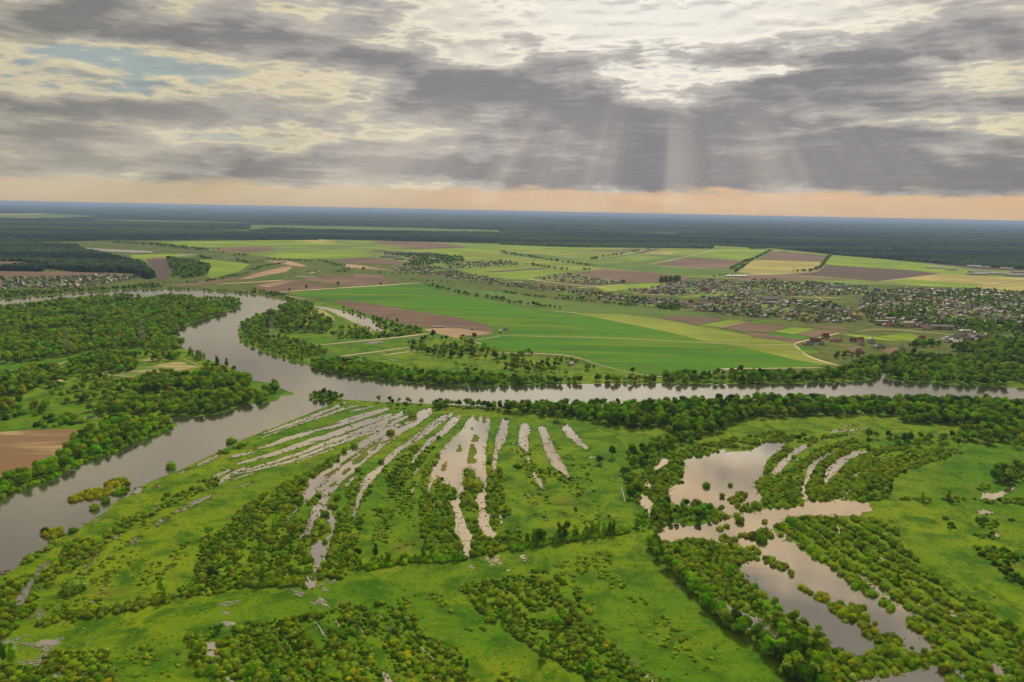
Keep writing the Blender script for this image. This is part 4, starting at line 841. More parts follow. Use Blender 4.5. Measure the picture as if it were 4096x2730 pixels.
region('tree', PT('M4', [(1165, 200), (1250, 150), (1500, 160), (2353, 170), (3000, 180), (3000, 345), (2353, 320), (2000, 304), (1500, 273), (1250, 263), (1165, 245)]), 9, 9, 16, DKW+[('grey', 1)], 'in the tall riverside wood east of the creek mouth', 0.12)
region('tree', PT('T4', [(820, 1503), (1000, 1440), (1350, 1380), (1600, 1370), (1900, 1300), (2353, 1210), (3000, 1200), (3000, 1600), (2353, 1560), (1160, 1530)]), 10, 9, 17, DKW+[('grey', 1.5)], 'in the dark woods beside the riverside village', 0.25, freq=.012)
region('tree', PT('T4', [(1370, 1270), (1600, 1270), (1640, 1310), (1370, 1320)]), 9, 7, 11, DKW, 'in the small dark grove behind the hamlet', 0.0)
region('tree', PT('T4', [(650, 1360), (800, 1340), (880, 1400), (1050, 1380), (1000, 1430), (850, 1440), (660, 1400)]), 13, 7, 12, [('grey', 2), ('dark', 2)], 'around the brown-roofed barn below the hamlet', 0.15)
region('tree', PT('T2', [(1420, 1340), (1600, 1290), (1900, 1320), (2200, 1400), (2240, 1470), (1900, 1480), (1600, 1440), (1450, 1400)]), 10, 6, 13, WOOD, 'in the scattered grove below the earthworks', 0.38, freq=.025)
region('tree', PT('M3', [(-60, 60), (300, 40), (500, 60), (700, 110), (900, 190), (1000, 240), (500, 240), (0, 200)]), 10, 5, 12, WOOD+[('grey', 2)], 'on the bushy pasture beside the big green field', 0.48, freq=.03)
region('bush', PT('M2', [(700, 60), (1500, 60), (2240, 150), (2240, 230), (1200, 150)]), 12, 2, 4, WOOD, 'on the rough pasture behind the far bank', 0.62, freq=.03)
region('bush', PT('T2', [(700, 1230), (1100, 1230), (1500, 1220), (1560, 1240), (1200, 1290), (800, 1290)]), 7, 2.5, 4.5, WOOD, 'by the pools below the brown field strip', 0.3)
region('tree', PT('T2', [(740, 1000), (1100, 1105), (1350, 1150), (1550, 1200), (1500, 1250), (1200, 1250), (1100, 1240), (700, 1220), (960, 1180), (1130, 1140), (1000, 1090)]), 11, 5, 11, WOOD+[('gold', .4)], 'on the bank of the oxbow pond', 0.35)
region('bush', PT('M1', [(0, 560), (700, 560), (600, 640), (0, 700)]), 12, 2, 5, SPR, 'in the meadow behind the ploughed field', 0.55)
# far hedges, belts, village trees
for t, pts, wd, sp, lo, hi in [('T2', [(1540, 805), (1750, 850), (1960, 900), (2240, 948)], 9, 8, 5, 11), ('T3', [(-40, 940), (130, 975), (270, 992), (400, 1010), (530, 1030)], 9, 8, 5, 12), ('T3', [(0, 518), (440, 588), (520, 600), (840, 645)], 8, 12, 8, 14), ('T3', [(820, 582), (1140, 528), (1350, 487)], 10, 12, 9, 15),
  ('T3', [(280, 632), (470, 665), (665, 680), (790, 682)], 10, 12, 8, 14), ('T4', [(-130, 670), (30, 556), (180, 482)], 8, 14, 9, 14), ('T4', [(390, 668), (480, 662)], 8, 12, 9, 14), ('T4', [(500, 662), (600, 635), (690, 518)], 10, 12, 9, 15), ('T3', [(2070, 672), (2200, 600), (2240, 590)], 8, 14, 9, 14),
  ('T2', [(120, 578), (350, 588), (560, 600)], 14, 10, 6, 10), ('T2', [(620, 592), (830, 645)], 12, 10, 6, 10), ('T2', [(0, 610), (100, 605)], 14, 10, 7, 11), ('T2', [(1410, 770), (1780, 782)], 10, 9, 4, 8), ('T2', [(1100, 700), (1700, 720)], 30, 16, 4, 8), ('T1', [(1000, 430), (1400, 450), (1850, 500)], 60, 16, 8, 14), ('T1', [(1880, 520), (2030, 520)], 20, 14, 6, 10), ('T1', [(2080, 550), (2210, 545)], 16, 12, 8, 13),
  ('T1', [(1170, 580), (1300, 625)], 14, 11, 7, 11), ('T1', [(2120, 590), (2240, 615)], 14, 11, 7, 11), ('T1', [(1780, 560), (1890, 580)], 20, 12, 8, 13), ('T4', [(270, 488), (350, 498)], 10, 12, 6, 10), ('T4', [(20, 742), (245, 738)], 12, 12, 6, 10), ('T3', [(1900, 740), (2040, 720), (2230, 740)], 10, 12, 5, 9),
  ('T1', [(1450, 800), (1800, 790), (2240, 700)], 14, 10, 4, 8), ('T2', [(0, 680), (150, 640), (330, 610)], 14, 10, 4, 8), ('T2', [(380, 700), (800, 700), (900, 660)], 30, 14, 4, 8), ('T2', [(20, 848), (200, 880)], 8, 8, 4, 7), ('T1', [(1500, 845), (1900, 862), (2240, 890)], 8, 6, 4, 7), ('T2', [(0, 880), (120, 890), (220, 915)], 12, 7, 5, 9), ('T2', [(220, 890), (340, 935), (380, 965)], 10, 7, 5, 10),
  ('T3', [(0, 875), (250, 905), (500, 935), (800, 958)], 16, 8, 4, 7), ('T3', [(800, 958), (1000, 978), (1320, 1008)], 10, 6, 4, 8), ('T3', [(500, 850), (900, 900), (1350, 960)], 14, 12, 5, 10), ('T3', [(540, 920), (740, 945), (900, 940)], 14, 10, 6, 12)]:
    line('tree', t, pts, wd, sp, lo, hi, DKW+[('mid', 2)], 'in the hedgerows and shelter belts between the far fields')
region('tree', PT('T3', [(1410, 1000), (1600, 1000), (1620, 1030), (1420, 1025)]), 8, 8, 12, DKW, 'in the dark grove at the village edge', 0)
region('tree', PT('T4', [(1160, 1040), (1360, 1020), (1360, 1060), (1170, 1062)]), 9, 9, 13, DKW, 'in the dense dark grove behind the village centre', 0)
region('tree', PT('T1', [(1490, 565), (1750, 600), (1890, 640), (1860, 725), (1700, 755), (1520, 745), (1560, 690), (1500, 625)]), 13, 9, 15, DKW, 'in the copse beside the bright field on the far side', 0.15)
region('tree', PT('T2', [(1200, 530), (1500, 525), (1900, 560), (1920, 600), (1560, 640), (1380, 640), (1500, 590), (1350, 555), (1200, 548)]), 16, 8, 14, DKW, 'around the long white buildings of the far town', 0.2)
region('tree', PT('T1', [(-300, 900), (0, 880), (500, 865), (1100, 838), (1400, 800), (1460, 840), (1300, 843), (1100, 848), (700, 875), (450, 900), (200, 917), (-300, 960)]), 11, 6, 11, DKW, 'along the far river shore below the cottages', 0.1)
for nm, sp, cl in (('west', 19, .4), ('mid', 24, .35), ('north', 26, .3), ('row', 15, .35), ('centre', 32, .5), ('south', 17, .42), ('upper', 24, .5), ('east', 14, .45), ('hamlet', 22, .4)):
    region('tree', VILL[nm], sp*.8, 4, 11, DKW+[('mid', 2), ('grey', 1)], 'among the village gardens', cl-.02, freq=.012)
region('tree', PT('T4', [(1700, 1120), (2353, 1100), (2900, 1100), (2900, 1220), (2353, 1220), (2000, 1200), (1800, 1180)]), 12, 7, 13, DKW, 'on the green slope at the east end of the village', 0.35)
region('tall', PT('T3', [(1420, 782), (1620, 765), (1625, 775), (1430, 792)]), 9, 15, 20, DKW, 'in the row of tall poplars at the edge of the village', 0)
# near bank woods, south of the river
region('tree', PT('M3', [(0, 530), (500, 522), (900, 520), (1300, 512), (1800, 482), (2240, 474)], 'M4', [(0, 447), (500, 447), (1000, 447), (1500, 455), (2000, 465), (2353, 485), (3000, 540), (3000, 720), (2353, 700), (1900, 650), (1650, 640), (1290, 620), (1260, 570), (1000, 555), (700, 575), (250, 580), (0, 590)], 'M3', [(2100, 650), (2020, 700), (1900, 770), (1600, 790), (1480, 770), (1540, 700), (1420, 690), (1250, 700), (1120, 700), (1000, 690), (900, 660), (700, 610), (400, 585), (0, 562)]), 7, 9, 15, DKW+[('bright', 1.2), ('olive', .8)], 'in the dark wood along the near river bank', 0.0)
line('tree', 'M2', [(800, 440), (900, 450), (1100, 462), (1250, 470), (1380, 478), (1560, 485), (1700, 500), (1850, 500), (2000, 515), (2240, 530)], 6, 6, 5, 10, WOOD+[('bright', 2)], 'in the thin tree line between river and flooded strips')
region('tree', PT('M2', [(1900, 490), (2240, 500), (2240, 545), (2080, 530), (1900, 505)]), 6, 7, 12, DKW, 'in the tree line at the head of the flooded strips', 0)
region('tree', PT('M2', [(540, 425), (600, 405), (700, 405), (780, 420), (815, 440), (745, 475), (690, 470), (640, 455), (545, 436)]), 5.5, 5, 10, DKW+[('bright', 2)], 'on the bushy spit in the river fork', 0)
region('tree', PT('M2', [(1640, 500), (1780, 490), (1780, 530), (1660, 545)]), 5.5, 7, 11, DKW, 'in the dark clump at the top of the flooded strips', 0)
line('tree', 'M2', [(1255, 500), (1370, 520)], 6, 5, 6, 10, DKW, 'in the dark clump at the top of the flooded strips')
region('tree', PT('M4', [(880, 800), (1000, 750), (1200, 730), (1550, 720), (1800, 700), (2353, 720), (3000, 730), (3000, 870), (2353, 850), (2200, 840), (1900, 800), (1700, 840), (1300, 838), (1050, 835)]), 8.5, 5, 12, WOOD+[('grey', 3), ('bright', 1)], 'in the mixed grove above the curved bush ridges', 0.2, rows=(gp('M4', *(1000, 800)), gp('M4', *(1600, 740)), 26, 0.2))
region('tree', PT('M4', [(1800, 700), (2353, 690), (3000, 700), (3000, 800), (2353, 780), (2000, 790), (1850, 780)]), 8, 10, 14, WOOD, 'among the tall trees by the eastern edge of the flood meadow', 0.2)
region('tree', PT('M3', [(1130, 940), (1280, 870), (1500, 790), (1700, 800), (1840, 780), (1750, 850), (1550, 880), (1400, 950), (1300, 1060), (1200, 1060), (1130, 1000)]), 7, 6, 11, DKW, 'in the dark wood west of the lagoon', 0.05)
region('tree', PT('M3', [(1100, 1070), (1170, 1080), (1250, 1290), (1230, 1370), (1160, 1370), (1100, 1200)]), 6.5, 5, 9, DKW+[('bright', 2)], 'along the meadow edge west of the lagoon', 0.05)
region('bush', PT('M3', [(1180, 1110), (1500, 1090), (1560, 1200), (1490, 1340), (1400, 1400), (1250, 1270)]), 4.6, 2, 3.8, WIL, 'in the thick willow scrub west of the lagoon', 0.0)
region('bush', PT('M3', [(1330, 1000), (1380, 960), (1640, 900), (1750, 860), (1900, 830), (2240, 770)], 'M4', [(250, 700), (420, 705), (450, 740), (330, 800), (150, 790), (0, 850)], 'M3', [(2000, 880), (1950, 920), (1800, 955), (1650, 985), (1640, 1060), (1640, 1190), (1580, 1190), (1500, 1110), (1300, 1110)]), 5, 2, 3.8, WIL, 'in the willow fringe on the north shore of the lagoon', 0.22, freq=.04)
line('bush', 'M4', [(440, 780), (560, 770), (700, 740), (830, 735)], 7, 4, 1.8, 3, WIL, 'in the upper willow ridge near the curved ponds')
# curved ridges
for pts, wd in [([(370, 845), (260, 910), (160, 975), (140, 1060)], 6), ([(900, 780), (700, 835), (600, 885), (500, 950), (420, 1000), (350, 1060)], 6), ([(980, 830), (850, 850), (730, 915), (640, 985), (580, 1060), (540, 1150), (510, 1240)], 7),
    ([(1330, 835), (1100, 875), (980, 940), (860, 1020), (800, 1090), (700, 1160), (650, 1230)], 8.5), ([(1750, 865), (1400, 905), (1200, 975), (1050, 1060), (950, 1130), (880, 1220)], 10), ([(1700, 905), (1400, 985), (1250, 1050), (1150, 1120)], 6), ([(900, 1060), (1000, 990), (1080, 940)], 5)]:
    line('bush', 'M4', pts, wd, 2.6, 2.0, 3.6, WIL, 'on the curved willow ridges between the eastern ponds')
region('bush', PT('M4', [(500, 1190), (600, 1200), (650, 1195), (850, 1120), (830, 1230), (780, 1265), (650, 1295), (515, 1290)]), 4.4, 2.2, 3.8, WIL, 'on the willow point where the curved ridges meet', 0)
region('bush', PT('M4', [(880, 1140), (1050, 1060), (1230, 1090), (1200, 1240), (1230, 1292), (960, 1300), (840, 1280)]), 4.4, 2, 3.6, WIL+[('dark', 2)], 'in the broad dark willow thicket east of the curved ponds', 0.02, rows=(gp('M4', *(900, 1200)), gp('M4', *(1150, 1060)), 13, 0.34))
region('bush', PT('M4', [(60, 1130), (150, 1080), (230, 1070), (330, 1060), (470, 1090), (480, 1050), (430, 1180), (450, 1335), (290, 1355), (120, 1370), (100, 1260)]), 4.4, 2.2, 4, WIL, 'on the willow island between lagoon and curved ponds', 0)
region('bush', PT('M4', [(-30, 1330), (60, 1320), (100, 1360), (20, 1400), (-30, 1395)]), 4.4, 2.2, 3.8, WIL, 'on the willow island between lagoon and curved ponds', 0)
region('bush', PT('M4', [(420, 700), (600, 800), (480, 840), (350, 1000), (300, 1060), (500, 1040), (440, 1090), (330, 1060)]), 7, 2, 3.2, WIL, 'on the green ridge north of the lagoon', .4)
region('tree', PT('M4', [(2050, 1140), (2140, 1020), (2353, 1000), (2700, 1000), (2700, 1170), (2353, 1165), (2160, 1165)]), 7, 6, 12, DKW, 'in the dark clump at the right edge of the meadow', .05)
line('bush', 'M4', [(1290, 1290), (1540, 1290)], 5, 4, 2, 3.6, WIL, 'in the meadow hedge under the curved ridges', keep=.8); line('tall', 'M4', [(1330, 1290), (1500, 1290)], 4, 14, 6, 9, BRT, 'in the meadow hedge under the curved ridges')
line('bush', 'M4', [(1640, 1290), (1760, 1290), (1900, 1300), (2100, 1310)], 5, 5, 2, 3.6, WIL, 'in the meadow hedge by the small eastern pool', keep=.8); line('tall', 'M4', [(1650, 1290), (1900, 1300)], 4, 18, 6, 9, SPR, 'in the meadow hedge by the small eastern pool')
region('bush', PT('M4', [(1930, 1170), (2050, 1160), (2060, 1200), (1940, 1210)]), 5, 2, 3.2, WIL, 'above the small eastern pool', .1)
region('bush', PT('M4', [(2130, 1290), (2353, 1270), (2600, 1270), (2600, 1340), (2353, 1330), (2200, 1330)]), 5, 2, 3.6, WIL, 'below the small eastern pool', .1)
# lagoon islets
def dot(kind, t, x, y, s, tone, phrase): 
    p = gp(t, x, y); PL.append((p[0], p[1], kind, tone, int(RNG.integers(NSH[kind])), s, RNG.uniform(0, 6), phrase))
for x, y, s in [(1848, 1225, 5.2), (2065, 1220, 3.5), (1990, 1318, 3.9)]: dot('bush', 'M3', x, y, s*.75, 'mid', 'standing alone in the lagoon')
for Q in ([(1740, 1390), (1760, 1350), (1830, 1360), (1840, 1410)], [(1930, 1420), (1990, 1400), (2000, 1430), (1950, 1440)], [(2035, 1350), (2150, 1270), (2220, 1290), (2190, 1350), (2080, 1380)], [(2120, 1400), (2240, 1380), (2240, 1460), (2150, 1470)]): region('bush', PT('M3', Q), 4.3, 1.8, 3.2, OLV, 'on a bush islet near the lagoon outlet', 0, wet=True)
region('tree', PT('M3', [(1350, 1440), (1500, 1380), (1580, 1400), (1640, 1405), (1750, 1400), (1850, 1410), (1900, 1450), (1900, 1540), (1600, 1555), (1450, 1620), (1350, 1560)]), 6.2, 4, 9, WOOD+[('bright', 1)], 'in the thicket between lagoon and ditch', 0.1, wet=True)
region('bush', PT('M3', [(1900, 1455), (2050, 1490), (2040, 1530), (1900, 1545)]), 4.2, 2.2, 3.6, OLV, 'on the olive bush spit south of the lagoon', 0, wet=True)
region('tree', PT('B3', [(1200, 70), (1330, 40), (1450, 200), (1370, 215), (1200, 195)]), 5.5, 4, 8, BRT+[('dark', 2)], 'at the corner where the ditch meets the lagoon', 0)
region('bush', PT('M3', [(1350, 1420), (1500, 1370), (1560, 1568), (1380, 1568)]), 4.2, 2, 3.6, WIL, 'in the thicket between lagoon and ditch', 0)
for x, y, s in [(2150, 130, 4), (2120, 80, 2.6), (2030, 175, 2.6), (1970, 200, 2.8), (2100, 295, 3)]: dot('bush', 'B3', x, y, s, 'olive', 'rising from the shallow channel below the lagoon')
region('bush', PT('B3', [(1950, 270), (2000, 250), (2060, 285), (2050, 320), (1980, 310)]), 3.6, 1.8, 2.8, OLV, 'rising from the shallow channel below the lagoon', 0, wet=True)
region('bush', PT('B3', [(2120, 250), (2240, 240), (2240, 275), (2150, 272)]), 3.6, 1.8, 2.8, OLV, 'rising from the shallow channel below the lagoon', 0, wet=True)
# tree line beside the ditch
line('tree', 'B3', [(1340, 320), (1440, 470), (1560, 600), (1700, 720), (1850, 860), (1980, 990), (2150, 1120), (2240, 1190)], 5, 3.6, 6, 10.5, BRT+[('dark', 1)], 'in the bright tree line beside the ditch')
line('tree', 'B4', [(0, 1090), (130, 1240), (260, 1350), (400, 1450), (520, 1540)], 7, 3.6, 6, 11, BRT+[('dark', 3)], 'in the tree line at the bottom corner of the lagoon')
region('tree', PT('B4', [(250, 1300), (420, 1260), (560, 1370), (640, 1500), (620, 1560), (300, 1560), (220, 1400)]), 6, 8, 13, DKW, 'in the dark tree group at the foot of the lagoon', 0)
region('bush', PT('B3', [(1400, 300), (1560, 318), (1700, 285), (1900, 300), (2130, 350), (2240, 400), (2190, 480), (2130, 560), (2190, 650), (2240, 700)], 'B4', [(0, 900)], 'B3', [(2100, 900), (1900, 860), (1850, 760), (1680, 620), (1560, 480)]), 4.2, 2.0, 3.6, WIL+[('grey', 1), ('olive', 2)], 'in the scrub triangle between ditch and lagoon', 0)
region('tree', PT('B3', [(1700, 330), (2100, 420), (2150, 560), (2100, 700), (2240, 780), (2150, 860), (1900, 600)]), 14, 6, 10, BRT, 'rising over the scrub triangle between ditch and lagoon', 0.1)
region('tree', PT('B4', [(-10, 720), (60, 730), (150, 780), (230, 890), (300, 930), (430, 960), (590, 1090), (680, 1160), (690, 1230), (550, 1300), (450, 1240), (320, 1170), (240, 1100), (150, 1040), (0, 930)]), 5.6, 5, 9, SPR+[('bright', 2)], 'in the tree strip on the west shore of the long lagoon', 0.03)
region('bush', PT('B4', [(640, 1250), (760, 1230), (900, 1290), (1100, 1250), (1330, 1240), (1540, 1310), (1520, 1370), (1300, 1420), (1180, 1440), (900, 1470), (780, 1560), (500, 1560), (600, 1400)]), 4.3, 2.2, 4, OLV+[('mid', 3)], 'in the bush belt closing the foot of the long lagoon', 0.03, wet=True)
for Q in ([(550, 745), (600, 740), (670, 760), (690, 820), (780, 835), (860, 880), (960, 910), (960, 990), (880, 1015), (800, 970), (700, 900), (640, 850), (560, 790)], [(940, 1000), (1080, 1020), (1100, 1070), (1060, 1130), (980, 1100), (940, 1040)], [(1080, 1090), (1200, 1100), (1280, 1130), (1330, 1200), (1150, 1240), (1080, 1200)]): region('bush', PT('B4', Q), 4.0, 2, 3.8, OLV+[('gold', .8)], 'on the long bush island in the middle of the lagoon', 0, wet=True)
region('bush', PT('B4', [(840, 880), (870, 840), (980, 860), (990, 900), (900, 920), (840, 905)]), 3.8, 2.6, 4.2, OLV, 'on the round yellowish islet in the long lagoon', 0, wet=True)
dot('bush', 'B4', 985, 955, 3.4, 'olive', 'beside the round yellowish islet in the long lagoon')
region('bush', PT('B4', [(1115, 800), (1160, 790), (1240, 850), (1250, 890), (1200, 890), (1130, 840)]), 3.6, 2.4, 3.6, [('mid', 1)], 'on the small oval islet off the east shore ridge', 0, wet=True)
region('bush', PT('B4', [(890, 660), (960, 650), (1080, 740), (1090, 775), (1020, 760), (900, 690)]), 3.6, 2.4, 3.8, [('mid', 2), ('grey', 1)], 'at the tip of the east shore ridge', 0, wet=True)
region('bush', PT('B4', [(1360, 950), (1440, 935), (1520, 1010), (1600, 1070), (1700, 1140), (1690, 1180), (1620, 1200), (1500, 1090), (1380, 1030)]), 4, 2.4, 4, [('mid', 2), ('olive', 2)], 'on the lower ridge between long lagoon and narrow water', 0, wet=True)
for x, y, s in [(440, 690, 2.6), (480, 715, 2.6), (520, 740, 2.0), (1075, 1000, 1.6), (1580, 1200, 1.6), (1505, 1250, 2.2), (1540, 1270, 2), (1590, 1250, 1.8), (350, 560, 2.2), (355, 590, 1.8), (1390, 1210, 1.0)]: dot('bush', 'B4', x, y, s, 'olive', 'growing out of the open water of the long lagoon')
for Q in ([(110, 440), (200, 425), (250, 480), (320, 500), (310, 540), (250, 530), (120, 480)], [(-30, 350), (60, 350), (110, 390), (60, 400), (-30, 390)], [(-60, 400), (0, 400), (100, 430), (80, 465), (-60, 460)], [(-60, 260), (0, 225), (120, 190), (220, 240), (150, 285), (60, 280)]): region('bush', PT('B4', Q), 3.8, 2, 3.4, OLV, 'on a small bush islet at the head of the long lagoon', 0, wet=True)
dot('bush', 'B4', 105, 290, 4.6, 'mid', 'round and dark at the head of the long lagoon'); dot('bush', 'B4', 265, 240, 2.4, 'grey', 'small and grey at the head of the long lagoon'); dot('bush', 'B4', 125, 130, 2.4, 'olive', 'small in the channel above the long lagoon')
dot('tree', 'B4', 350, 195, 9, 'bright', 'tallest at the top of the willow ridge')
# east shore willow mass
region('bush', PT('B4', [(195, 185), (330, 105), (420, 85), (600, 90), (730, 105), (950, 90), (1150, 100), (1240, 200), (1330, 340), (1460, 490), (1560, 540), (1700, 640), (1850, 760), (2000, 850), (2150, 970), (2280, 1040), (2500, 1120), (2500, 1330), (2290, 1240), (2000, 1290), (1700, 1345), (1560, 1330), (1625, 1235), (1735, 1145), (1600, 1025), (1500, 960), (1280, 840), (1060, 665), (905, 525), (880, 660), (700, 512), (600, 480), (500, 420), (380, 295), (300, 210)]), 4.15, 2.2, 3.9, WIL+[('mid', 2), ('olive', 1)], 'in the broad willow ridges on the east shore', 0.0, rows=(gp('B4', *(600, 150)), gp('B4', *(1900, 1060)), 11.5, 0.42))
region('tall', PT('B4', [(350, 120), (900, 130), (1500, 600), (2000, 900), (2200, 1100), (1800, 1100), (1200, 600), (500, 300)]), 26, 5, 8, BRT, 'rising over the willow ridges on the east shore', 0.3)
region('tree', PT('B4', [(2150, 1000), (2300, 1060), (2500, 1080), (2500, 1250), (2250, 1180)]), 6, 6, 9, BRT, 'at the lower end of the willow ridges', 0)
region('bush', PT('B4', [(1620, 1370), (1720, 1360), (1740, 1460), (1780, 1560), (1690, 1560), (1690, 1460), (1620, 1420)]), 4.2, 2.2, 3.8, OLV, 'beyond the dark channel in the bottom right corner', 0); region('bush', PT('B4', [(1770, 1390), (1900, 1310), (2090, 1370), (2070, 1410), (2300, 1500), (2300, 1600), (1950, 1600), (1860, 1440)]), 4.2, 2.2, 4, OLV, 'beyond the dark channel in the bottom right corner', 0)
region('bush', PT('B4', [(2100, 1310), (2240, 1240), (2500, 1240), (2500, 1600), (2280, 1470), (2200, 1390)]), 4.2, 2.4, 4.2, OLV+[('mid', 2)], 'beyond the dark channel in the bottom right corner', 0); line('bush', 'B4', [(950, 1500), (1150, 1480), (1300, 1450)], 5, 3, 2, 3.4, OLV, 'in the reeds under the dark channel')
for Q, ph, tn in (([(1935, 100), (2000, 80), (2120, 130), (2130, 180), (2000, 200)], 'in the dark clump on the eastern meadow', DKW), ([(1930, 210), (2100, 230), (2100, 270), (1950, 270)], 'in the dark clump on the eastern meadow', DKW), ([(1640, 80), (1700, 90), (1760, 180), (1700, 190)], 'in the short scrub row on the eastern meadow', DKW), ([(2210, 90), (2290, 90), (2290, 120), (2220, 120)], 'in the low clump near the right edge', DKW)): region('bush', PT('B4', Q), 5, 1.8, 3.6, tn, ph, .1)
region('bush', PT('B4', [(1880, 320), (1980, 330), (2070, 350), (2150, 330), (2240, 380), (2353, 440), (2500, 520), (2500, 760), (2353, 710), (2200, 610), (2070, 480), (1960, 420)]), 5, 2, 3.6, DKW+[('olive', 4)], 'in the scrub band crossing the eastern meadow', 0.15)
region('scrub', PT('B4', [(1300, 180), (1500, 400), (1900, 620), (2353, 760), (2353, 1000), (2100, 850), (1700, 600), (1400, 380)]), 12, .8, 2, [('brown', 2), ('olive', 2)], 'in the low scrub dotting the eastern meadow', 0.62)
region('scrub', PT('M4', [(1230, 1050), (1600, 930), (2000, 850), (2050, 1000), (1500, 1180), (1300, 1200)]), 16, .8, 2.2, [('brown', 2), ('olive', 2)], 'in the low scrub dotting the upper meadow', 0.66)
# ---- the fan of flooded strips
region('bush', PT('M1', [(625, 1350), (700, 1290), (780, 1260), (870, 1255), (1000, 1265), (1030, 1290), (960, 1310), (870, 1335), (760, 1345), (660, 1370)]), 3.6, 2.2, 3.6, [('gold', 3), ('olive', 1)], 'on the yellow bush island in the channel', 0, wet=True)
region('bush', PT('M1', [(920, 1235), (950, 1200), (1050, 1165), (1110, 1160), (1170, 1195), (1130, 1215), (1050, 1235), (950, 1255)]), 3.6, 2.2, 3.8, [('gold', 3), ('olive', 1)], 'on the yellow bush island in the channel', 0, wet=True)
region('bush', PT('M1', [(1015, 1290), (1060, 1250), (1130, 1240), (1160, 1260), (1120, 1290), (1060, 1305)]), 3.6, 2.4, 3.6, [('mid', 1), ('grey', 1)], 'green at the right end of the yellow bush island', 0, wet=True)
for t, x, y, s, tone, ph in [('M1', 940, 1365, 6.6, 'mid', 'low and round south of the yellow bush island'), ('M1', 850, 1425, 6.4, 'mid', 'low and round nearest the shore by the yellow bush island'), ('M1', 1535, 1055, 8.2, 'mid', 'alone in the middle of the channel'), ('M1', 2075, 832, 8.6, 'mid', 'alone in the water off the marsh shore near a row of stakes'),
  ('B1', 405, 225, 5.4, 'dark', 'round at the river edge left of the golden bush'), ('B1', 655, 220, 5.6, 'bright', 'round and dark green at the river edge right of the golden bush'), ('M2', 940, 870, 6.2, 'mid', 'round at the head of the long bush row'), ('M2', 1260, 750, 7.4, 'olive', 'brownish and round on a flooded grass ridge'), ('M2', 845, 915, 5.2, 'mid', 'second from the top of the long bush row'),
  ('M2', 970, 1085, 5.6, 'mid', 'by the blue flood water, left of a smaller bush'), ('M2', 1005, 1110, 4.2, 'mid', 'smaller, right of a round bush by the blue flood water'), ('M2', 1175, 1010, 5, 'mid', 'on the grass ridge above the narrow water'), ('M2', 1690, 795, 4.6, 'mid', 'at the top of the middle scrub ridge'), ('M2', 1085, 1225, 4, 'mid', 'beside the narrow blue water'),
  ('M2', 670, 1490, 5.6, 'mid', 'round and dark in the widening flood channel'), ('M2', 780, 1340, 5.6, 'mid', 'round at the point between two flood channels'), ('M2', 760, 1420, 5, 'mid', 'between two flood channels'), ('M2', 710, 1410, 4, 'mid', 'between two flood channels'), ('M2', 1720, 1160, 2.8, 'dark', 'small on the edge of the big flooded strip'), ('M2', 1985, 1240, 9.5, 'olive', 'broad and tall on the bush island between two flooded strips'),
  ('M2', 1950, 1530, 4.2, 'mid', 'in the gap between the two long flooded strips'), ('M2', 2020, 1540, 4.0, 'mid', 'in the gap between the two long flooded strips'), ('M2', 2140, 1020, 4.4, 'dark', 'on the ridge between two flooded strips'), ('B2', 630, 255, 2.8, 'mid', 'small in the flood channel'), ('B2', 670, 315, 4.2, 'mid', 'oval at the lower right of the flood channel'), ('B2', 550, 480, 3.6, 'mid', 'small on the left edge of the lower flood channel'),
  ('B2', 525, 570, 4.4, 'mid', 'at the mouth of the lower flood channel'), ('M3', 495, 650, 4.6, 'grey', 'pale and round under the wood edge'), ('M2', 480, 1210, 7.2, 'dark', 'dark and broad beside the left flood water'), ('B1', 2140, 1100, 4, 'mid', 'by the small lower pool')]:
    dot('bush', t, x, y, s*.62, tone, ph)
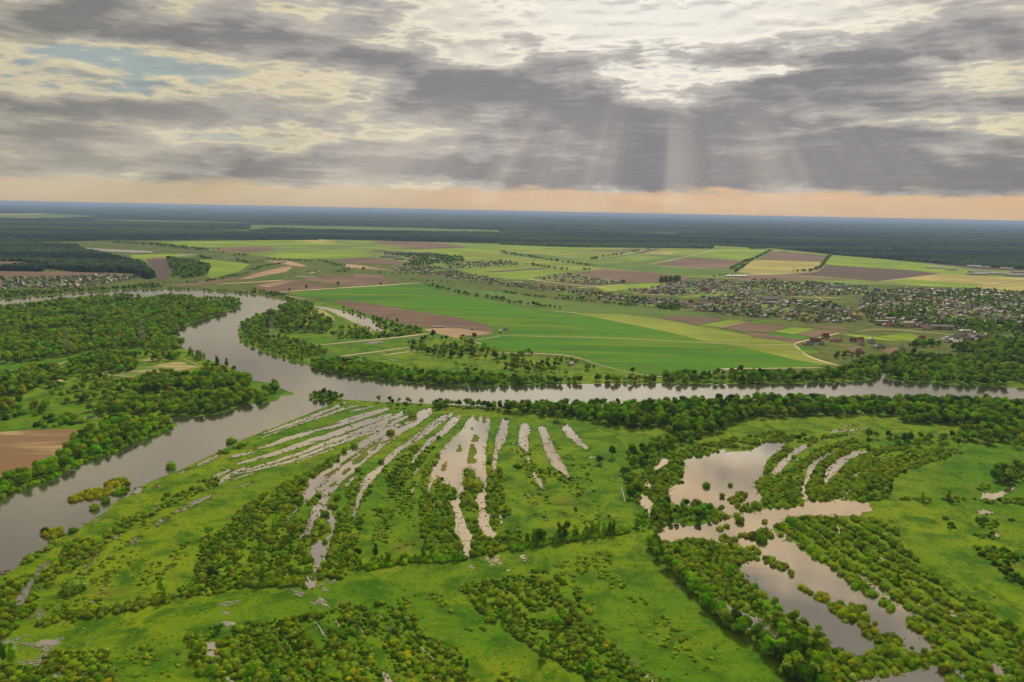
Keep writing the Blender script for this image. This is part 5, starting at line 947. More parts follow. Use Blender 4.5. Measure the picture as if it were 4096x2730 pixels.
for t, x, y, s, k, tone, ph in [('M2', 1455, 590, 6.8, 'bush', 'grey', 'large grey-green willow beside the flooded strips'), ('M3', 1003, 968, 10.5, 'tree', 'dark', 'larger lone tree in the open meadow'), ('M3', 893, 1022, 7.6, 'tree', 'dark', 'smaller lone tree left of the larger one in the open meadow'), ('M3', 785, 1148, 5.2, 'tree', 'bright', 'smallest lone tree in the open meadow'),
  ('B1', 1870, 255, 7.6, 'tree', 'bright', 'round deep green tree standing alone in the grass'), ('B1', 665, 745, 7.4, 'bush', 'grey', 'large pale willow in the lower left scrub'), ('B1', 1440, 760, 9, 'tall', 'bright', 'slender bright tree behind the cross ridge'), ('B1', 1480, 845, 8, 'tall', 'bright', 'lower of two slender bright trees by the cross ridge'),
  ('B1', 30, 1400, 10.5, 'tall', 'bright', 'tall bright tree in the lower left corner'), ('B1', 110, 1400, 10, 'tall', 'bright', 'right twin of the tall tree in the lower left corner'), ('B1', 1900, 640, 7.5, 'tree', 'dark', 'small dark tree between two glints of water'), ('B2', 380, 300, 12, 'tree', 'grey', 'pale rounded tree left of the lower flood channel'), ('B2', 1870, 440, 9.5, 'tree', 'grey', 'pale tree at the mouth of the long flooded strip'),
  ('M3', 1190, 700, 15, 'tree', 'dark', 'broad oak standing forward of the wood'), ('M3', 1050, 680, 14, 'tree', 'dark', 'broad tree at the wood edge left of the oak'), ('M3', 520, 640, 12, 'tree', 'grey', 'grey-green tree at the head of a flooded slit'), ('M3', 1500, 700, 10, 'tree', 'dark', 'round tree at the gap in the wood'), ('M3', 390, 595, 11, 'tree', 'mid', 'round tree at the wood edge'),
  ('B2', 1125, 440, 8, 'tall', 'dark', 'dark slender tree on the cross ridge'), ('B2', 820, 520, 8, 'tall', 'bright', 'bright slender tree left on the cross ridge'), ('B2', 1550, 460, 8.5, 'tall', 'bright', 'bright slender tree right on the cross ridge'), ('B2', 110, 690, 8, 'tall', 'bright', 'slender tree at the left end of the bush mass'), ('B2', 215, 180, 7, 'tall', 'bright', 'slender tree above the bush mass'),
  ('B3', 530, 290, 11.5, 'tall', 'dark', 'tallest tree of the cross hedge'), ('B3', 360, 310, 9.5, 'tree', 'dark', 'dark tree near the left of the cross hedge'), ('B3', 600, 210, 7, 'tree', 'dark', 'tree behind the tallest of the cross hedge'), ('B3', 800, 1510, 8, 'tall', 'bright', 'bright slender tree at the bottom edge'), ('B3', 40, 1010, 7, 'tall', 'bright', 'slender tree in the lower scrub bands'), ('B3', 380, 1350, 8, 'tall', 'bright', 'bright slender tree in the lower scrub bands'), ('B3', 500, 1100, 8, 'tree', 'bright', 'bright bushy tree in the lower scrub bands'),
  ('B2', 1940, 1450, 5, 'tall', 'dark', 'small dark tree in the lower meadow'), ('B2', 215, 1540, 9, 'tall', 'bright', 'bright tree at the bottom edge left'), ('B2', 20, 1568, 9, 'tree', 'bright', 'bright tree at the lower left bottom edge'), ('B1', 1890, 1560, 8, 'tree', 'bright', 'bright tree right of the dark pond'), ('B1', 1780, 1340, 7, 'tree', 'bright', 'bright tree beside the dark pond'),
  ('M2', 1250, 1170, 4.5, 'tree', 'dark', 'small dark tree in the middle scrub'), ('B2', 1240, 490, 7, 'tree', 'bright', 'leafy bright tree on the cross ridge'), ('T2', 1015, 678, 13, 'tree', 'dark', 'round dark tree in the far brown field'), ('T2', 505, 850, 12, 'tree', 'dark', 'round tree on the edge of the far field road'), ('T2', 790, 820, 13, 'tree', 'dark', 'broad tree by the far field road'), ('T2', 1170, 810, 9, 'tree', 'dark', 'tree beside the far field road bend'), ('T2', 355, 865, 9, 'tree', 'dark', 'tree where the field road meets the river'), ('T2', 2010, 1300, 12, 'tree', 'dark', 'round dark tree below the earthworks'), ('T2', 1640, 1285, 14, 'tree', 'dark', 'tall tree left below the earthworks'), ('T2', 1135, 1145, 9, 'tree', 'dark', 'tree on the far bank of the oxbow pond'), ('M3', 1190, 215, 9, 'tree', 'dark', 'round tree at the edge of the green field'), ('M3', 2155, 200, 10, 'tree', 'dark', 'tree where the sandy track leaves the wood')]:
    dot(k, t, x, y, s, tone, ph)
LONE = {p[7] for p in PL[-48:]}
region('bush', PT('B1', [(385, 270), (400, 225), (480, 200), (560, 200), (590, 240), (500, 280)]), 3.6, 2.4, 3.6, [('gold', 2), ('olive', 1)], 'on the golden bush point at the river edge', 0, wet=True)
line('bush', 'M2', [(780, 960), (740, 995), (680, 1030), (640, 1060), (590, 1090), (520, 1130), (460, 1160)], 5, 2.8, 2.2, 3.8, WIL, 'in the long bush row dipping to the left flood water', wet=True)
for Q in ([(1560, 1335), (1560, 1300), (1640, 1260), (1780, 1230), (1830, 1260), (1740, 1310), (1620, 1350)], [(1740, 1190), (1900, 1150), (1970, 1180), (1960, 1220), (1840, 1240), (1800, 1220)], [(1180, 1540), (1240, 1480), (1330, 1440), (1380, 1480), (1340, 1510), (1250, 1540)], [(1390, 1440), (1480, 1370), (1590, 1340), (1590, 1370), (1440, 1440)], [(2070, 890), (2130, 855), (2240, 825), (2240, 850), (2150, 885)], [(1940, 935), (1990, 900), (2060, 910), (2040, 935)], [(1440, 1330), (1520, 1290), (1540, 1310), (1460, 1345)]): region('bush', PT('M1', Q), 4.2, 1.8, 3.3, WIL+[('dark', 1)], 'in the dark bush rows sloping down to the channel shore', .03)
region('scrub', PT('M1', [(1540, 1210), (1850, 1080), (2240, 960), (2240, 1000), (1900, 1110), (1560, 1240)]), 6, 1, 2.2, WIL, 'in the low scrub rows near the channel shore', .5)
region('bush', PT('M2', [(200, 1300), (250, 1240), (350, 1180), (470, 1160), (530, 1200), (520, 1240), (460, 1290), (380, 1325), (300, 1310)]), 4.2, 2.2, 4, OLV+[('mid', 2)], 'in the dark bush clump left of the flood water', .02)
region('bush', PT('M1', [(2240, 1560), (2100, 1568), (2080, 1500), (2200, 1400), (2240, 1380)], 'M2', [(0, 1350), (200, 1260), (300, 1320), (480, 1320), (460, 1400), (340, 1460), (480, 1500), (510, 1600), (460, 1650), (430, 1660), (520, 1700), (540, 1600)], 'B2', [(660, 160), (720, 200), (600, 220), (580, 330), (500, 350), (500, 380), (530, 450), (530, 560), (545, 640), (450, 680), (150, 690), (0, 690)], 'B1', [(2240, 700), (2000, 760), (1800, 800), (1540, 812), (1600, 720), (1700, 640), (1760, 450), (1830, 300), (1980, 200), (2080, 120)]), 4.5, 1.8, 3.8, OLV+[('mid', 2)], 'in the big bush mass left of the flood channel', 0.03, freq=.03, rows=(gp('M2', *(380, 1568)), gp('M2', *(560, 1150)), 13, 0.36))
region('tall', PT('B2', [(0, 150), (500, 150), (500, 600), (0, 650)], 'B1', [(2240, 650), (1900, 700), (1950, 350), (2240, 150)]), 19, 5, 9, BRT, 'rising over the big bush mass left of the flood channel', 0.2)
region('bush', PT('M2', [(640, 1280), (660, 1300), (600, 1370), (540, 1420), (520, 1390), (580, 1310)]), 4.2, 2, 3.4, WIL, 'on the bushy ridge inside the left flood water', 0)
region('bush', PT('M2', [(540, 1490), (620, 1490), (650, 1568), (540, 1568)], 'B2', [(540, 150), (560, 80)]), 4, 2, 3.6, [('mid', 2), ('olive', 1)], 'on the bushy island in the lower flood channel', 0)
region('bush', PT('B2', [(450, 210), (540, 190), (690, 170), (720, 220), (640, 240), (590, 260), (570, 340), (500, 350), (500, 290), (450, 260)]), 4, 2.2, 3.6, WIL, 'on the bushy island in the lower flood channel', 0)
region('bush', PT('M2', [(830, 1290), (900, 1220), (980, 1150), (1000, 1170), (960, 1230), (1000, 1290), (1060, 1240), (1080, 1290), (1060, 1330), (1000, 1390), (960, 1440), (960, 1540)], 'B2', [(1040, 0), (1000, 230), (960, 300), (970, 400), (1000, 540), (850, 640), (640, 650), (580, 590), (650, 500), (700, 440), (690, 340), (750, 200), (760, 100), (820, 0)], 'M2', [(770, 1480), (860, 1440), (890, 1350)]), 4.3, 1.9, 3.7, WIL+[('olive', 2)], 'in the bush ridge right of the flood channel', 0.03, rows=(gp('B2', *(800, 500)), gp('B2', *(960, 60)), 12, 0.32))
region('bush', PT('M2', [(1170, 1030), (1250, 1000), (1350, 960), (1400, 900), (1500, 840), (1590, 870), (1660, 870), (1600, 940), (1560, 1000), (1500, 1080), (1450, 1130), (1480, 1200), (1400, 1300), (1230, 1300), (1240, 1180), (1180, 1060)]), 4.4, 1.7, 3.3, WIL, 'in the dark bush ridges in the middle of the fan', 0.24, freq=.05, rows=(gp('M2', *(1250, 1250)), gp('M2', *(1560, 860)), 13, 0.4))
region('scrub', PT('M2', [(1150, 1330), (1300, 1290), (1480, 1290), (1480, 1420), (1400, 1568), (1080, 1568)]), 4.4, 1.4, 2.8, OLV+[('dark', 2)], 'in the dotted scrub of the grassy middle strip', 0.36, freq=.06)
region('scrub', PT('B2', [(1100, 0), (1250, 0), (1280, 200), (1250, 330), (1090, 330), (1120, 150)]), 3.8, 1.4, 2.8, OLV+[('dark', 1)], 'in the dotted scrub of the grassy middle strip', 0.2, freq=.06)
region('scrub', PT('B2', [(1300, 0), (1480, 60), (1500, 360), (1400, 370), (1260, 380), (1390, 200)]), 4.6, 1.2, 2.4, OLV, 'in the dotted scrub of the grassy middle strip', 0.44, freq=.06)
region('bush', PT('M2', [(1540, 1080), (1620, 1000), (1690, 930), (1700, 960), (1690, 1010), (1620, 1090), (1590, 1180), (1580, 1300), (1540, 1290)]), 4.3, 1.7, 3, WIL, 'in the bush fringe left of the big flooded strip', 0.15)
region('bush', PT('M2', [(1530, 1320), (1600, 1300), (1650, 1210), (1690, 1160), (1720, 1210), (1790, 1215), (1850, 1260), (1850, 1330), (1780, 1355), (1810, 1440), (1830, 1568)], 'B2', [(1820, 100), (1830, 220), (1870, 280), (1900, 400), (1910, 445), (1700, 470), (1560, 340), (1510, 150), (1520, 0)]), 4.2, 1.9, 3.6, WIL+[('mid', 1)], 'in the thick bush block left of the long flooded strips', 0.02, rows=(gp('B2', *(1700, 400)), gp('B2', *(1680, 20)), 12, 0.3))
region('bush', PT('M2', [(1930, 1070), (1990, 1080), (2015, 1130), (2010, 1180), (2080, 1220), (2080, 1260), (2010, 1285), (1930, 1260), (1915, 1160)]), 4, 2, 3.4, WIL, 'on the bush island between two flooded strips', 0, wet=True)
region('bush', PT('M2', [(1880, 1300), (1900, 1280), (2010, 1300), (2035, 1400), (2035, 1450), (1960, 1440), (1890, 1410), (1900, 1370)]), 4, 2, 3.4, WIL, 'on the bush island between two flooded strips', 0, wet=True)
region('bush', PT('B2', [(1945, 200), (2000, 160), (2080, 180), (2100, 270), (2210, 290), (2240, 240)], 'B3', [(200, 200), (160, 250), (270, 350), (100, 375), (0, 395)], 'B2', [(2200, 435), (1970, 445), (1980, 330), (2010, 240), (1990, 220)]), 4.2, 2, 3.8, WIL+[('mid', 1)], 'in the bushes closing the foot of the long flooded strips', 0.02)
region('bush', PT('M2', [(2130, 1110), (2180, 1080), (2240, 1060)], 'M3', [(40, 1130), (30, 1250), (60, 1400), (160, 1568)], 'B3', [(200, 190), (130, 180), (0, 60)], 'B2', [(2200, 220), (2160, 160), (2150, 40)], 'M2', [(2160, 1500), (2120, 1410)]), 4.3, 1.9, 3.5, WIL, 'in the bush ridge right of the long flooded strips', 0.03)
region('scrub', PT('M3', [(190, 930), (290, 940), (330, 1060), (520, 1060), (620, 1120), (700, 1200), (770, 1300), (700, 1320), (560, 1180), (420, 1130), (380, 1250), (500, 1400), (600, 1460), (560, 1480), (400, 1350), (260, 1160), (200, 1050)]), 4.2, 1.5, 3.0, OLV+[('dark', 2)], 'in the scrub rows along the narrow flooded slits', 0.16, freq=.05)
region('scrub', PT('M3', [(60, 900), (250, 900), (330, 800), (760, 930), (850, 1100), (900, 1430), (1100, 1568), (60, 1568)]), 7, 1.0, 2.4, OLV+[('dark', 3)], 'in the low scrub dotting the meadow of the fan', 0.6, freq=.05)
line('scrub', 'M3', [(300, 850), (380, 870)], 4, 3, 1.5, 2.5, WIL, 'in the scrub between two flooded slits'); line('bush', 'M3', [(80, 1050), (170, 1050)], 5, 3, 1.8, 3, DKW, 'in the short bush row left of the flooded slits'); line('bush', 'M3', [(500, 880), (545, 890)], 3, 3, 1.6, 2.4, WIL, 'in the scrub between two flooded slits')
# cross ridge
line('bush', 'B2', [(1000, 545), (1200, 510), (1440, 470), (1600, 465), (1750, 470), (1900, 455)], 5, 1.6, 2, 3.6, BRT, 'in the hedge on the cross ridge'); line('tall', 'B2', [(1000, 540), (1200, 505), (1440, 465), (1620, 462)], 4, 3.6, 4, 7.5, BRT, 'in the hedge on the cross ridge')
line('bush', 'B3', [(100, 375), (250, 345), (480, 310), (620, 290), (800, 265), (1000, 235), (1190, 205)], 5, 2, 2, 3.8, BRT, 'in the right half of the cross hedge', keep=.8); line('tall', 'B3', [(260, 320), (450, 300), (620, 285), (800, 260), (1020, 225)], 5, 3, 5, 9.5, BRT+[('dark', 1)], 'in the right half of the cross hedge')
line('bush', 'B1', [(1540, 810), (1300, 860), (1120, 905), (1000, 930)], 6, 1.8, 1.8, 3.6, OLV, 'in the left half of the cross hedge'); line('bush', 'B1', [(960, 935), (700, 965), (500, 990), (340, 1018)], 7, 2.6, 2, 3.6, OLV, 'in the left half of the cross hedge')
line('bush', 'B2', [(0, 690), (150, 690), (450, 685), (540, 650)], 6, 1.8, 2, 3.6, OLV, 'at the foot of the big bush mass')
# lower left
region('bush', PT('B1', [(-60, 660), (60, 620), (180, 490), (250, 340), (380, 290), (500, 270), (510, 330), (380, 450), (300, 560), (310, 640), (240, 690), (200, 760), (130, 840), (110, 890), (240, 880), (280, 780), (340, 800), (330, 860), (250, 970), (60, 1180), (-60, 1140)]), 4.0, 2, 3.8, OLV+[('mid', 3)], 'in the dense shore bushes of the lower left', 0.06, rows=(gp('B1', *(150, 900)), gp('B1', *(400, 400)), 13, 0.2))
region('bush', PT('B1', [(340, 640), (450, 520), (560, 440), (600, 320), (760, 290), (850, 300), (1000, 280), (940, 370), (880, 410), (790, 500), (720, 540), (500, 600), (400, 760), (290, 760), (280, 700)]), 4.3, 1.9, 3.6, OLV+[('mid', 2)], 'in the bush rows along the lower left ditch', 0.14)
region('bush', PT('B1', [(900, 260), (1000, 190), (1100, 110), (1200, 80), (1400, 30), (1380, 70), (1250, 110), (1150, 200), (1060, 260), (950, 290)]), 4.2, 2, 3.6, WIL, 'in the bush row between narrow pools', 0.03)
region('scrub', PT('B1', [(1180, 110), (1400, 100), (1420, 150), (1260, 260), (1100, 400), (1000, 380), (1150, 260)]), 5, 1.3, 2.6, OLV, 'in the scrub below the narrow pools', 0.3, freq=.05)
region('scrub', PT('B1', [(340, 850), (440, 700), (560, 640), (800, 560), (900, 500), (1000, 440), (1180, 400), (1100, 500), (1030, 640), (980, 780), (1000, 870), (900, 930), (400, 960)]), 3.9, 1.4, 3, OLV+[('brown', 1)], 'in the brownish scrub of the lower left', 0.12, freq=.04, rows=(gp('B1', *(500, 900)), gp('B1', *(1000, 480)), 11, 0.25))
region('scrub', PT('B1', [(1220, 660), (1300, 540), (1400, 490), (1520, 560), (1450, 690), (1300, 810), (1230, 780)]), 3.9, 1.3, 2.6, OLV, 'in the scrub patch on the lower left grass', 0.15, freq=.06)
region('scrub', PT('B1', [(1490, 460), (1600, 350), (1740, 260), (1700, 330), (1600, 430)]), 4, 1.3, 2.6, OLV, 'in the scrub row above the lower left patch', 0.1)
region('scrub', PT('B1', [(1050, 300), (1700, 250), (1700, 700), (1100, 700)]), 9, 1, 2.2, OLV, 'in the lone scrub on the lower left grass', .68)
region('bush', PT('B1', [(-60, 1430), (150, 1420), (330, 1440), (380, 1330), (560, 1290), (960, 1290), (1000, 1400), (1060, 1568), (1060, 1650), (-60, 1650)]), 3.9, 1.8, 3.5, OLV+[('mid', 1)], 'in the bush mass along the bottom left edge', 0.1, rows=(gp('B1', *(500, 1500)), gp('B1', *(800, 1300)), 16, 0.25))
region('scrub', PT('B1', [(1170, 1300), (1240, 1250), (1380, 1230), (1390, 1370), (1260, 1440), (1180, 1400)]), 3.6, 1.3, 2.6, [('brown', 1), ('olive', 2)], 'in the brown scrub patch near the bottom edge', 0.08)
region('bush', PT('B1', [(1700, 1330), (1670, 1170), (1840, 1100), (1990, 1060), (2240, 1080), (2240, 1650), (2000, 1650), (1800, 1500)]), 4, 1.9, 3.6, OLV+[('mid', 2)], 'in the bushes around the dark pond', 0.05, rows=(gp('B1', *(1900, 1500)), gp('B1', *(1900, 1100)), 15, 0.22))
region('scrub', PT('B1', [(1000, 1150), (1700, 1120), (1700, 1600), (1100, 1600)]), 9, .9, 2, OLV, 'in the low scrub near the bottom edge', .66)
# bottom middle bands
region('bush', PT('B2', [(-40, 1030), (250, 1000), (430, 980), (700, 930), (880, 860), (1000, 860), (1100, 950), (1250, 1150), (1400, 1250), (1600, 1380), (1800, 1500), (1900, 1650), (1500, 1650), (1420, 1560), (1250, 1400), (1180, 1200), (1030, 1130), (1070, 1250), (1120, 1400), (1250, 1650), (-40, 1650)]), 4.1, 1.8, 3.6, OLV+[('mid', 2), ('gold', .4)], 'in the bush bands along the bottom edge', 0.12, freq=.035, rows=(gp('B2', *(700, 1000)), gp('B2', *(1180, 1568)), 13, 0.4))
region('bush', PT('B2', [(1050, 870), (1200, 860), (1350, 900), (1450, 1000), (1560, 1120), (1700, 1200), (1870, 1270), (1960, 1420), (2050, 1520), (2050, 1650), (1800, 1500), (1600, 1380), (1400, 1230), (1250, 1080)]), 4.0, 1.6, 3.3, OLV+[('brown', 1), ('grey', 1)], 'in the second bush band above the bottom edge', 0.06, freq=.04, rows=(gp('B2', *(1100, 900)), gp('B2', *(1800, 1400)), 12.5, 0.38))
region('scrub', PT('B2', [(1290, 830), (1500, 780), (1480, 830), (1420, 880), (1560, 1020), (1480, 1020), (1370, 900)]), 4, 1.2, 2.4, OLV, 'in the scrub strip on the lower meadow', .15)
region('scrub', PT('B2', [(1600, 760), (1750, 780), (1780, 890), (1980, 940), (2160, 1090), (2100, 1120), (1940, 1100), (1900, 1010), (1780, 950), (1680, 850)]), 4, 1.4, 2.8, OLV, 'in the scrub strip on the lower meadow', .15)
region('bush', PT('B2', [(1870, 730), (2000, 660), (2240, 640)], 'B3', [(100, 600), (300, 560), (430, 570), (560, 640), (680, 780), (780, 900), (900, 1030), (1000, 1180), (1150, 1300), (1260, 1440), (1300, 1560), (1300, 1650), (820, 1650), (700, 1500), (480, 1380), (200, 1220), (0, 1090)], 'B2', [(2150, 1050), (2050, 950), (2000, 850)]), 4.1, 1.7, 3.6, OLV+[('grey', 1), ('mid', 1)], 'in the broad diagonal scrub bands at the bottom', 0.1, freq=.03, rows=(gp('B3', *(200, 650)), gp('B3', *(900, 1400)), 14, 0.38))
region('scrub', PT('B3', [(440, 500), (650, 460), (960, 400), (1010, 480), (950, 560), (1050, 640), (1230, 780), (1350, 860), (1240, 880), (1000, 720), (850, 600), (620, 620), (800, 780), (900, 900), (800, 870), (600, 680)]), 4.0, 1.3, 2.7, OLV, 'in the dotted scrub left of the ditch meadow', 0.2, freq=.06)
region('scrub', PT('B3', [(720, 740), (960, 960), (1100, 980), (1300, 940), (1500, 980), (1650, 1120), (1720, 1270), (2000, 1400), (1850, 1430), (1500, 1280), (1250, 1140), (1100, 1020), (900, 980)]), 4.6, 1.4, 2.7, OLV, 'in the dotted scrub on the lower ditch meadow', 0.34, freq=.05)
region('scrub', PT('B3', [(1000, 350), (1300, 400), (1500, 700), (2000, 1100), (2240, 1350), (2240, 1568), (1500, 1568), (1200, 1200), (1100, 800)]), 11, .9, 2.2, OLV, 'in the lone low scrub on the ditch meadow', 0.66)
region('bush', PT('B3', [(0, 1480), (60, 1450), (220, 1560), (220, 1650), (0, 1650)]), 4, 1.6, 2.8, OLV, 'in the scrub at the very bottom edge', .1); region('bush', PT('B3', [(1250, 1480), (1500, 1540), (1500, 1650), (1250, 1650)]), 4, 1.6, 2.8, OLV, 'in the scrub at the very bottom edge', .1)

# ------------------------------------------------------------------ which plants are things of their own
N = len(PL); XY = np.array([[p[0], p[1]] for p in PL]); KD = np.array([p[2] for p in PL]); SZ = np.array([p[5] for p in PL])
ix, iy, dep = px(XY[:, 0], XY[:, 1], 0.0)
depth = np.maximum(dep, 1); vis = (ix > 20) & (ix < 4076) & (iy > 0) & (iy < 2745) & (dep > 0)
big = np.where(np.isin(KD, ['bush', 'scrub']), SZ*1.6, SZ)/depth
keep = np.zeros(N, bool); lone_mask = np.array([p[7] in LONE for p in PL])
FAM = {'tree': ['tree', 'pine'], 'slender': ['tall'], 'bush': ['bush'], 'scrub': ['scrub']}
TONEW = {'dark': 'dark green', 'mid': 'green', 'bright': 'bright green', 'olive': 'olive green', 'gold': 'yellow-green', 'grey': 'grey-green', 'brown': 'brownish'}
NAMES = {'tree': ('broadleaf_tree', 'broadleaf tree', 'tree'), 'slender': ('slender_tree', 'slender young tree', 'tree'), 'bush': ('willow_bush', 'rounded willow bush', 'bush'), 'scrub': ('scrub_bush', 'low scrub bush', 'bush')}
for fam, ks in FAM.items():
    c = np.where(np.isin(KD, ks) & vis)[0]; o_ = c[np.argsort(-(big[c]+lone_mask[c]*10))][:300 if fam != 'scrub' else 150]; keep[o_] = True
    # where in its region each one stands, for the label
    byr = {}
    for i in o_: byr.setdefault((PL[i][7], PL[i][3]), []).append(i)
    for (ph, tone), ids in byr.items():
        ids = sorted(ids, key=lambda i: ix[i]); n = len(ids)
        for r, i in enumerate(ids):
            x, y, kd, tn, sh, s, rz, _ = PL[i]; nm, word, cat = NAMES[fam]
            lone = ph in LONE
            if lone: lab = ph if any(w_ in ph for w_ in ('tree', 'willow', 'oak')) else word+' '+ph
            else:
                lab = f"{TONEW[tn]} {word} {ph}"
                if n > 1: lab += ', ' + (('leftmost' if r == 0 else 'rightmost' if r == n-1 else 'left part' if r < n/3 else 'middle part' if r < 2*n/3 else 'right part') if n > 2 else ('left of two' if r == 0 else 'right of two'))
            lab = ' '.join(lab.split()[:16])
            grp = {'tree': 'broadleaf trees of the river plain', 'slender': 'slender trees of the hedges', 'bush': 'willow bushes of the flood meadows', 'scrub': 'low scrub bushes on the meadows'}[fam]
            if fam == 'tree' or fam == 'slender':
                e = link(nm, None, loc=(x, y, 0), rz=rz, scale=s); a, b, _c = PROTO[kd, tn, sh]
                link('crown', a, e)
                if b: link('trunk', b, e)
            else:
                e = link(nm, PROTO[kd, tn, sh][2], loc=(x, y, 0), rz=rz, scale=s)
            tag(e, lab, cat, grp)
rest = ~keep
for fam, ks in FAM.items():
    c = np.where(np.isin(KD, ks) & rest & (iy < 2900) & (ix > -500) & (ix < 4600))[0]
    if not len(c): continue
    sc = np.repeat(SZ[c][:, None], 3, 1)*RNG.uniform(.9, 1.12, (len(c), 3)); rz = np.zeros((len(c), 3)); rz[:, 2] = [PL[i][6] for i in c]
    o = instancer({'tree': 'woodland', 'slender': 'saplings', 'bush': 'willow_thicket', 'scrub': 'scrub'}[fam], XY[c], sc, rz, [PINDEX[PL[i][2], PL[i][3], PL[i][4]] for i in c], pcol)
    tag(o, {'tree': 'green mass of smaller and farther trees of the woods and gardens', 'slender': 'further slender young trees in hedges and thickets', 'bush': 'mass of further rounded willow bushes on the flood plain', 'scrub': 'dotted mass of further low scrub on the grass'}[fam], {'tree': 'woodland', 'slender': 'saplings', 'bush': 'thicket', 'scrub': 'scrub'}[fam], kind='stuff')
mn, mx = np.array([-420., 270.]), np.array([620., 1000.]); q = mn+RNG.random((70000, 2))*(mx-mn); qx, qy, qd = px(q[:, 0], q[:, 1], 0.0); q = q[(qx > -50) & (qx < 4150) & (qy < 2780)]
q = q[~in_any(BLOCK, q)]; q = q[[mnoise.fractal(Vector((v[0]*.06, v[1]*.06, 2)), 1.0, 2.0, 3) > -.08 for v in q]]; ng_ = len(q); s_ = RNG.uniform(.25, .75, ng_)
o = instancer('tall_grass', q, np.stack([s_*1.3, s_*1.0, s_*.8], 1), np.zeros((ng_, 3)), [PINDEX['scrub', t_, int(k_)] for t_, k_ in zip(RNG.choice(['bright', 'olive', 'mid', 'brown'], ng_, p=[.45, .3, .17, .08]), RNG.integers(0, 4, ng_))], pcol)
tag(o, 'tussocks of taller grass and sedge all over the near meadows', 'grass', kind='stuff')
q = np.vstack(UNDER); ng_ = len(q); s_ = RNG.uniform(.8, 1.9, ng_)
o = instancer('undergrowth', q, np.stack([s_, s_, s_*.9], 1), np.zeros((ng_, 3)), [PINDEX['scrub', t_, int(k_)] for t_, k_ in zip(RNG.choice(['dark', 'olive', 'mid', 'brown'], ng_, p=[.75, .1, .05, .10]), RNG.integers(0, 4, ng_))], pcol)  # mostly dark tone: shade between the bushes is put into the colour
tag(o, 'knee-high undergrowth filling the ground between the bushes, darkened for shade', 'undergrowth', kind='stuff')
q = np.vstack([P[RNG.integers(len(P), size=int(len(P)*(3.5 if k_ > 4 else 1.6)))]+RNG.normal(0, 1.5 if k_ > 4 else .8, (int(len(P)*(3.5 if k_ > 4 else 1.6)), 2)) for k_, P in ([(i_, P) for i_, P in enumerate(WATER[-len(LAGOONS):], 5)]+[(0, P) for P in WATER[1:-len(LAGOONS)]])])
q = q[(q[:, 1] < 1300)]; ng_ = len(q); s_ = RNG.uniform(.25, .8, ng_)
o = instancer('reeds', q, np.stack([s_, s_*.7, s_*1.2], 1), np.zeros((ng_, 3)), [PINDEX['scrub', t_, int(k_)] for t_, k_ in zip(RNG.choice(['olive', 'brown', 'mid'], ng_, p=[.4, .3, .3]), RNG.integers(0, 4, ng_))], pcol)
tag(o, 'sparse reeds and drowned sedge along the margins of ponds and flooded strips', 'reeds', kind='stuff')
print('PLANTS', N, {k: int((KD == k).sum()) for k in NSH})

# ------------------------------------------------------------------ far forest canopy, to the horizon
def forestmat():
    ma, t, out = newmat('forest_canopy'); P = pos(t)
    mp = t.new('ShaderNodeMapping'); t.put(mp.inputs[0], P); mp.inputs['Scale'].default_value = (0.25, 1, 1)
    a = t.noise(mp.outputs[0], 0.0016, 5, 0.6, 0.4); b = t.noise(P, 0.03, 5, 0.75); c_ = t.noise(P, 0.004, 3, 0.5)
    c = t.mix(t.ss(a, 0.44, 0.60), (.008, .020, .016), (.034, .060, .024)); c = t.mix(t.m('MULTIPLY', t.ss(b, 0.45, 0.7), .5), c, (.03, .055, .022)); c = t.mix(t.m('MULTIPLY', t.ss(c_, 0.5, 0.7), .4), c, (.022, .03, .026))  # some of the blue of distant haze is mixed into these greens
    princ(t, out, c, 1.0, None, spec=0.0); return ma
M['forest'] = forestmat()
near = [PT('T1', [(-900, 500), (0, 425), (700, 452), (730, 500), (900, 530), (1050, 560), (1150, 585), (1300, 650), (1400, 735), (1330, 760), (1200, 705), (1100, 700), (700, 692), (430, 660), (400, 640), (190, 600), (0, 595), (-900, 640)]),
        PT('T1', [(0, 655), (250, 645), (400, 655), (380, 690), (0, 680)])]
edge = PT('T1', [(-2500, 330), (-900, 380), (0, 425), (500, 420), (900, 410), (1400, 408), (2240, 407)], 'T2', [(0, 406), (600, 404), (615, 398), (930, 404), (1400, 416), (2240, 436)], 'T3', [(0, 446), (600, 468), (1900, 482), (1915, 455), (2050, 462), (2240, 474)], 'T4', [(0, 463), (180, 458), (680, 508), (700, 516), (1150, 552), (1500, 582), (1900, 616), (2353, 642), (4500, 800)])
farP = np.vstack([edge, [[90000, 84000], [-90000, 84000]]])
gaps = [PT('T1', [(-300, 172), (400, 168), (900, 195), (500, 218), (-300, 205)]), PT('T1', [(500, 233), (1200, 225), (2240, 250), (2240, 268), (1400, 255), (600, 240)], 'T2', [(0, 270), (0, 262)]), PT('T2', [(0, 272), (600, 280), (1500, 300), (2240, 320), (2240, 345), (1700, 340), (1500, 330), (600, 318), (200, 305), (0, 322)]),
        PT('T1', [(1480, 318), (2240, 315), (2240, 328), (1600, 325)]), PT('T3', [(0, 335), (130, 338), (120, 347), (0, 348)]), PT('T1', [(0, 380), (330, 385), (330, 398), (0, 400)]), PT('T1', [(150, 200), (320, 202), (320, 210), (170, 210)]), PT('T3', [(1200, 342), (1600, 345), (1580, 358), (1200, 352)]), PT('T4', [(850, 458), (1250, 460), (1300, 475), (900, 468)])]
sheet('meadow', gaps, 3.0, M['dull'])
sheet('field', [PT('T1', [(-300, 175), (380, 170), (400, 178), (-300, 190)]), PT('T1', [(150, 202), (320, 203), (320, 209), (170, 209)])], 3.5, M['straw'])
azs = np.linspace(-0.72, 0.72, 640); rs = [2050.0]
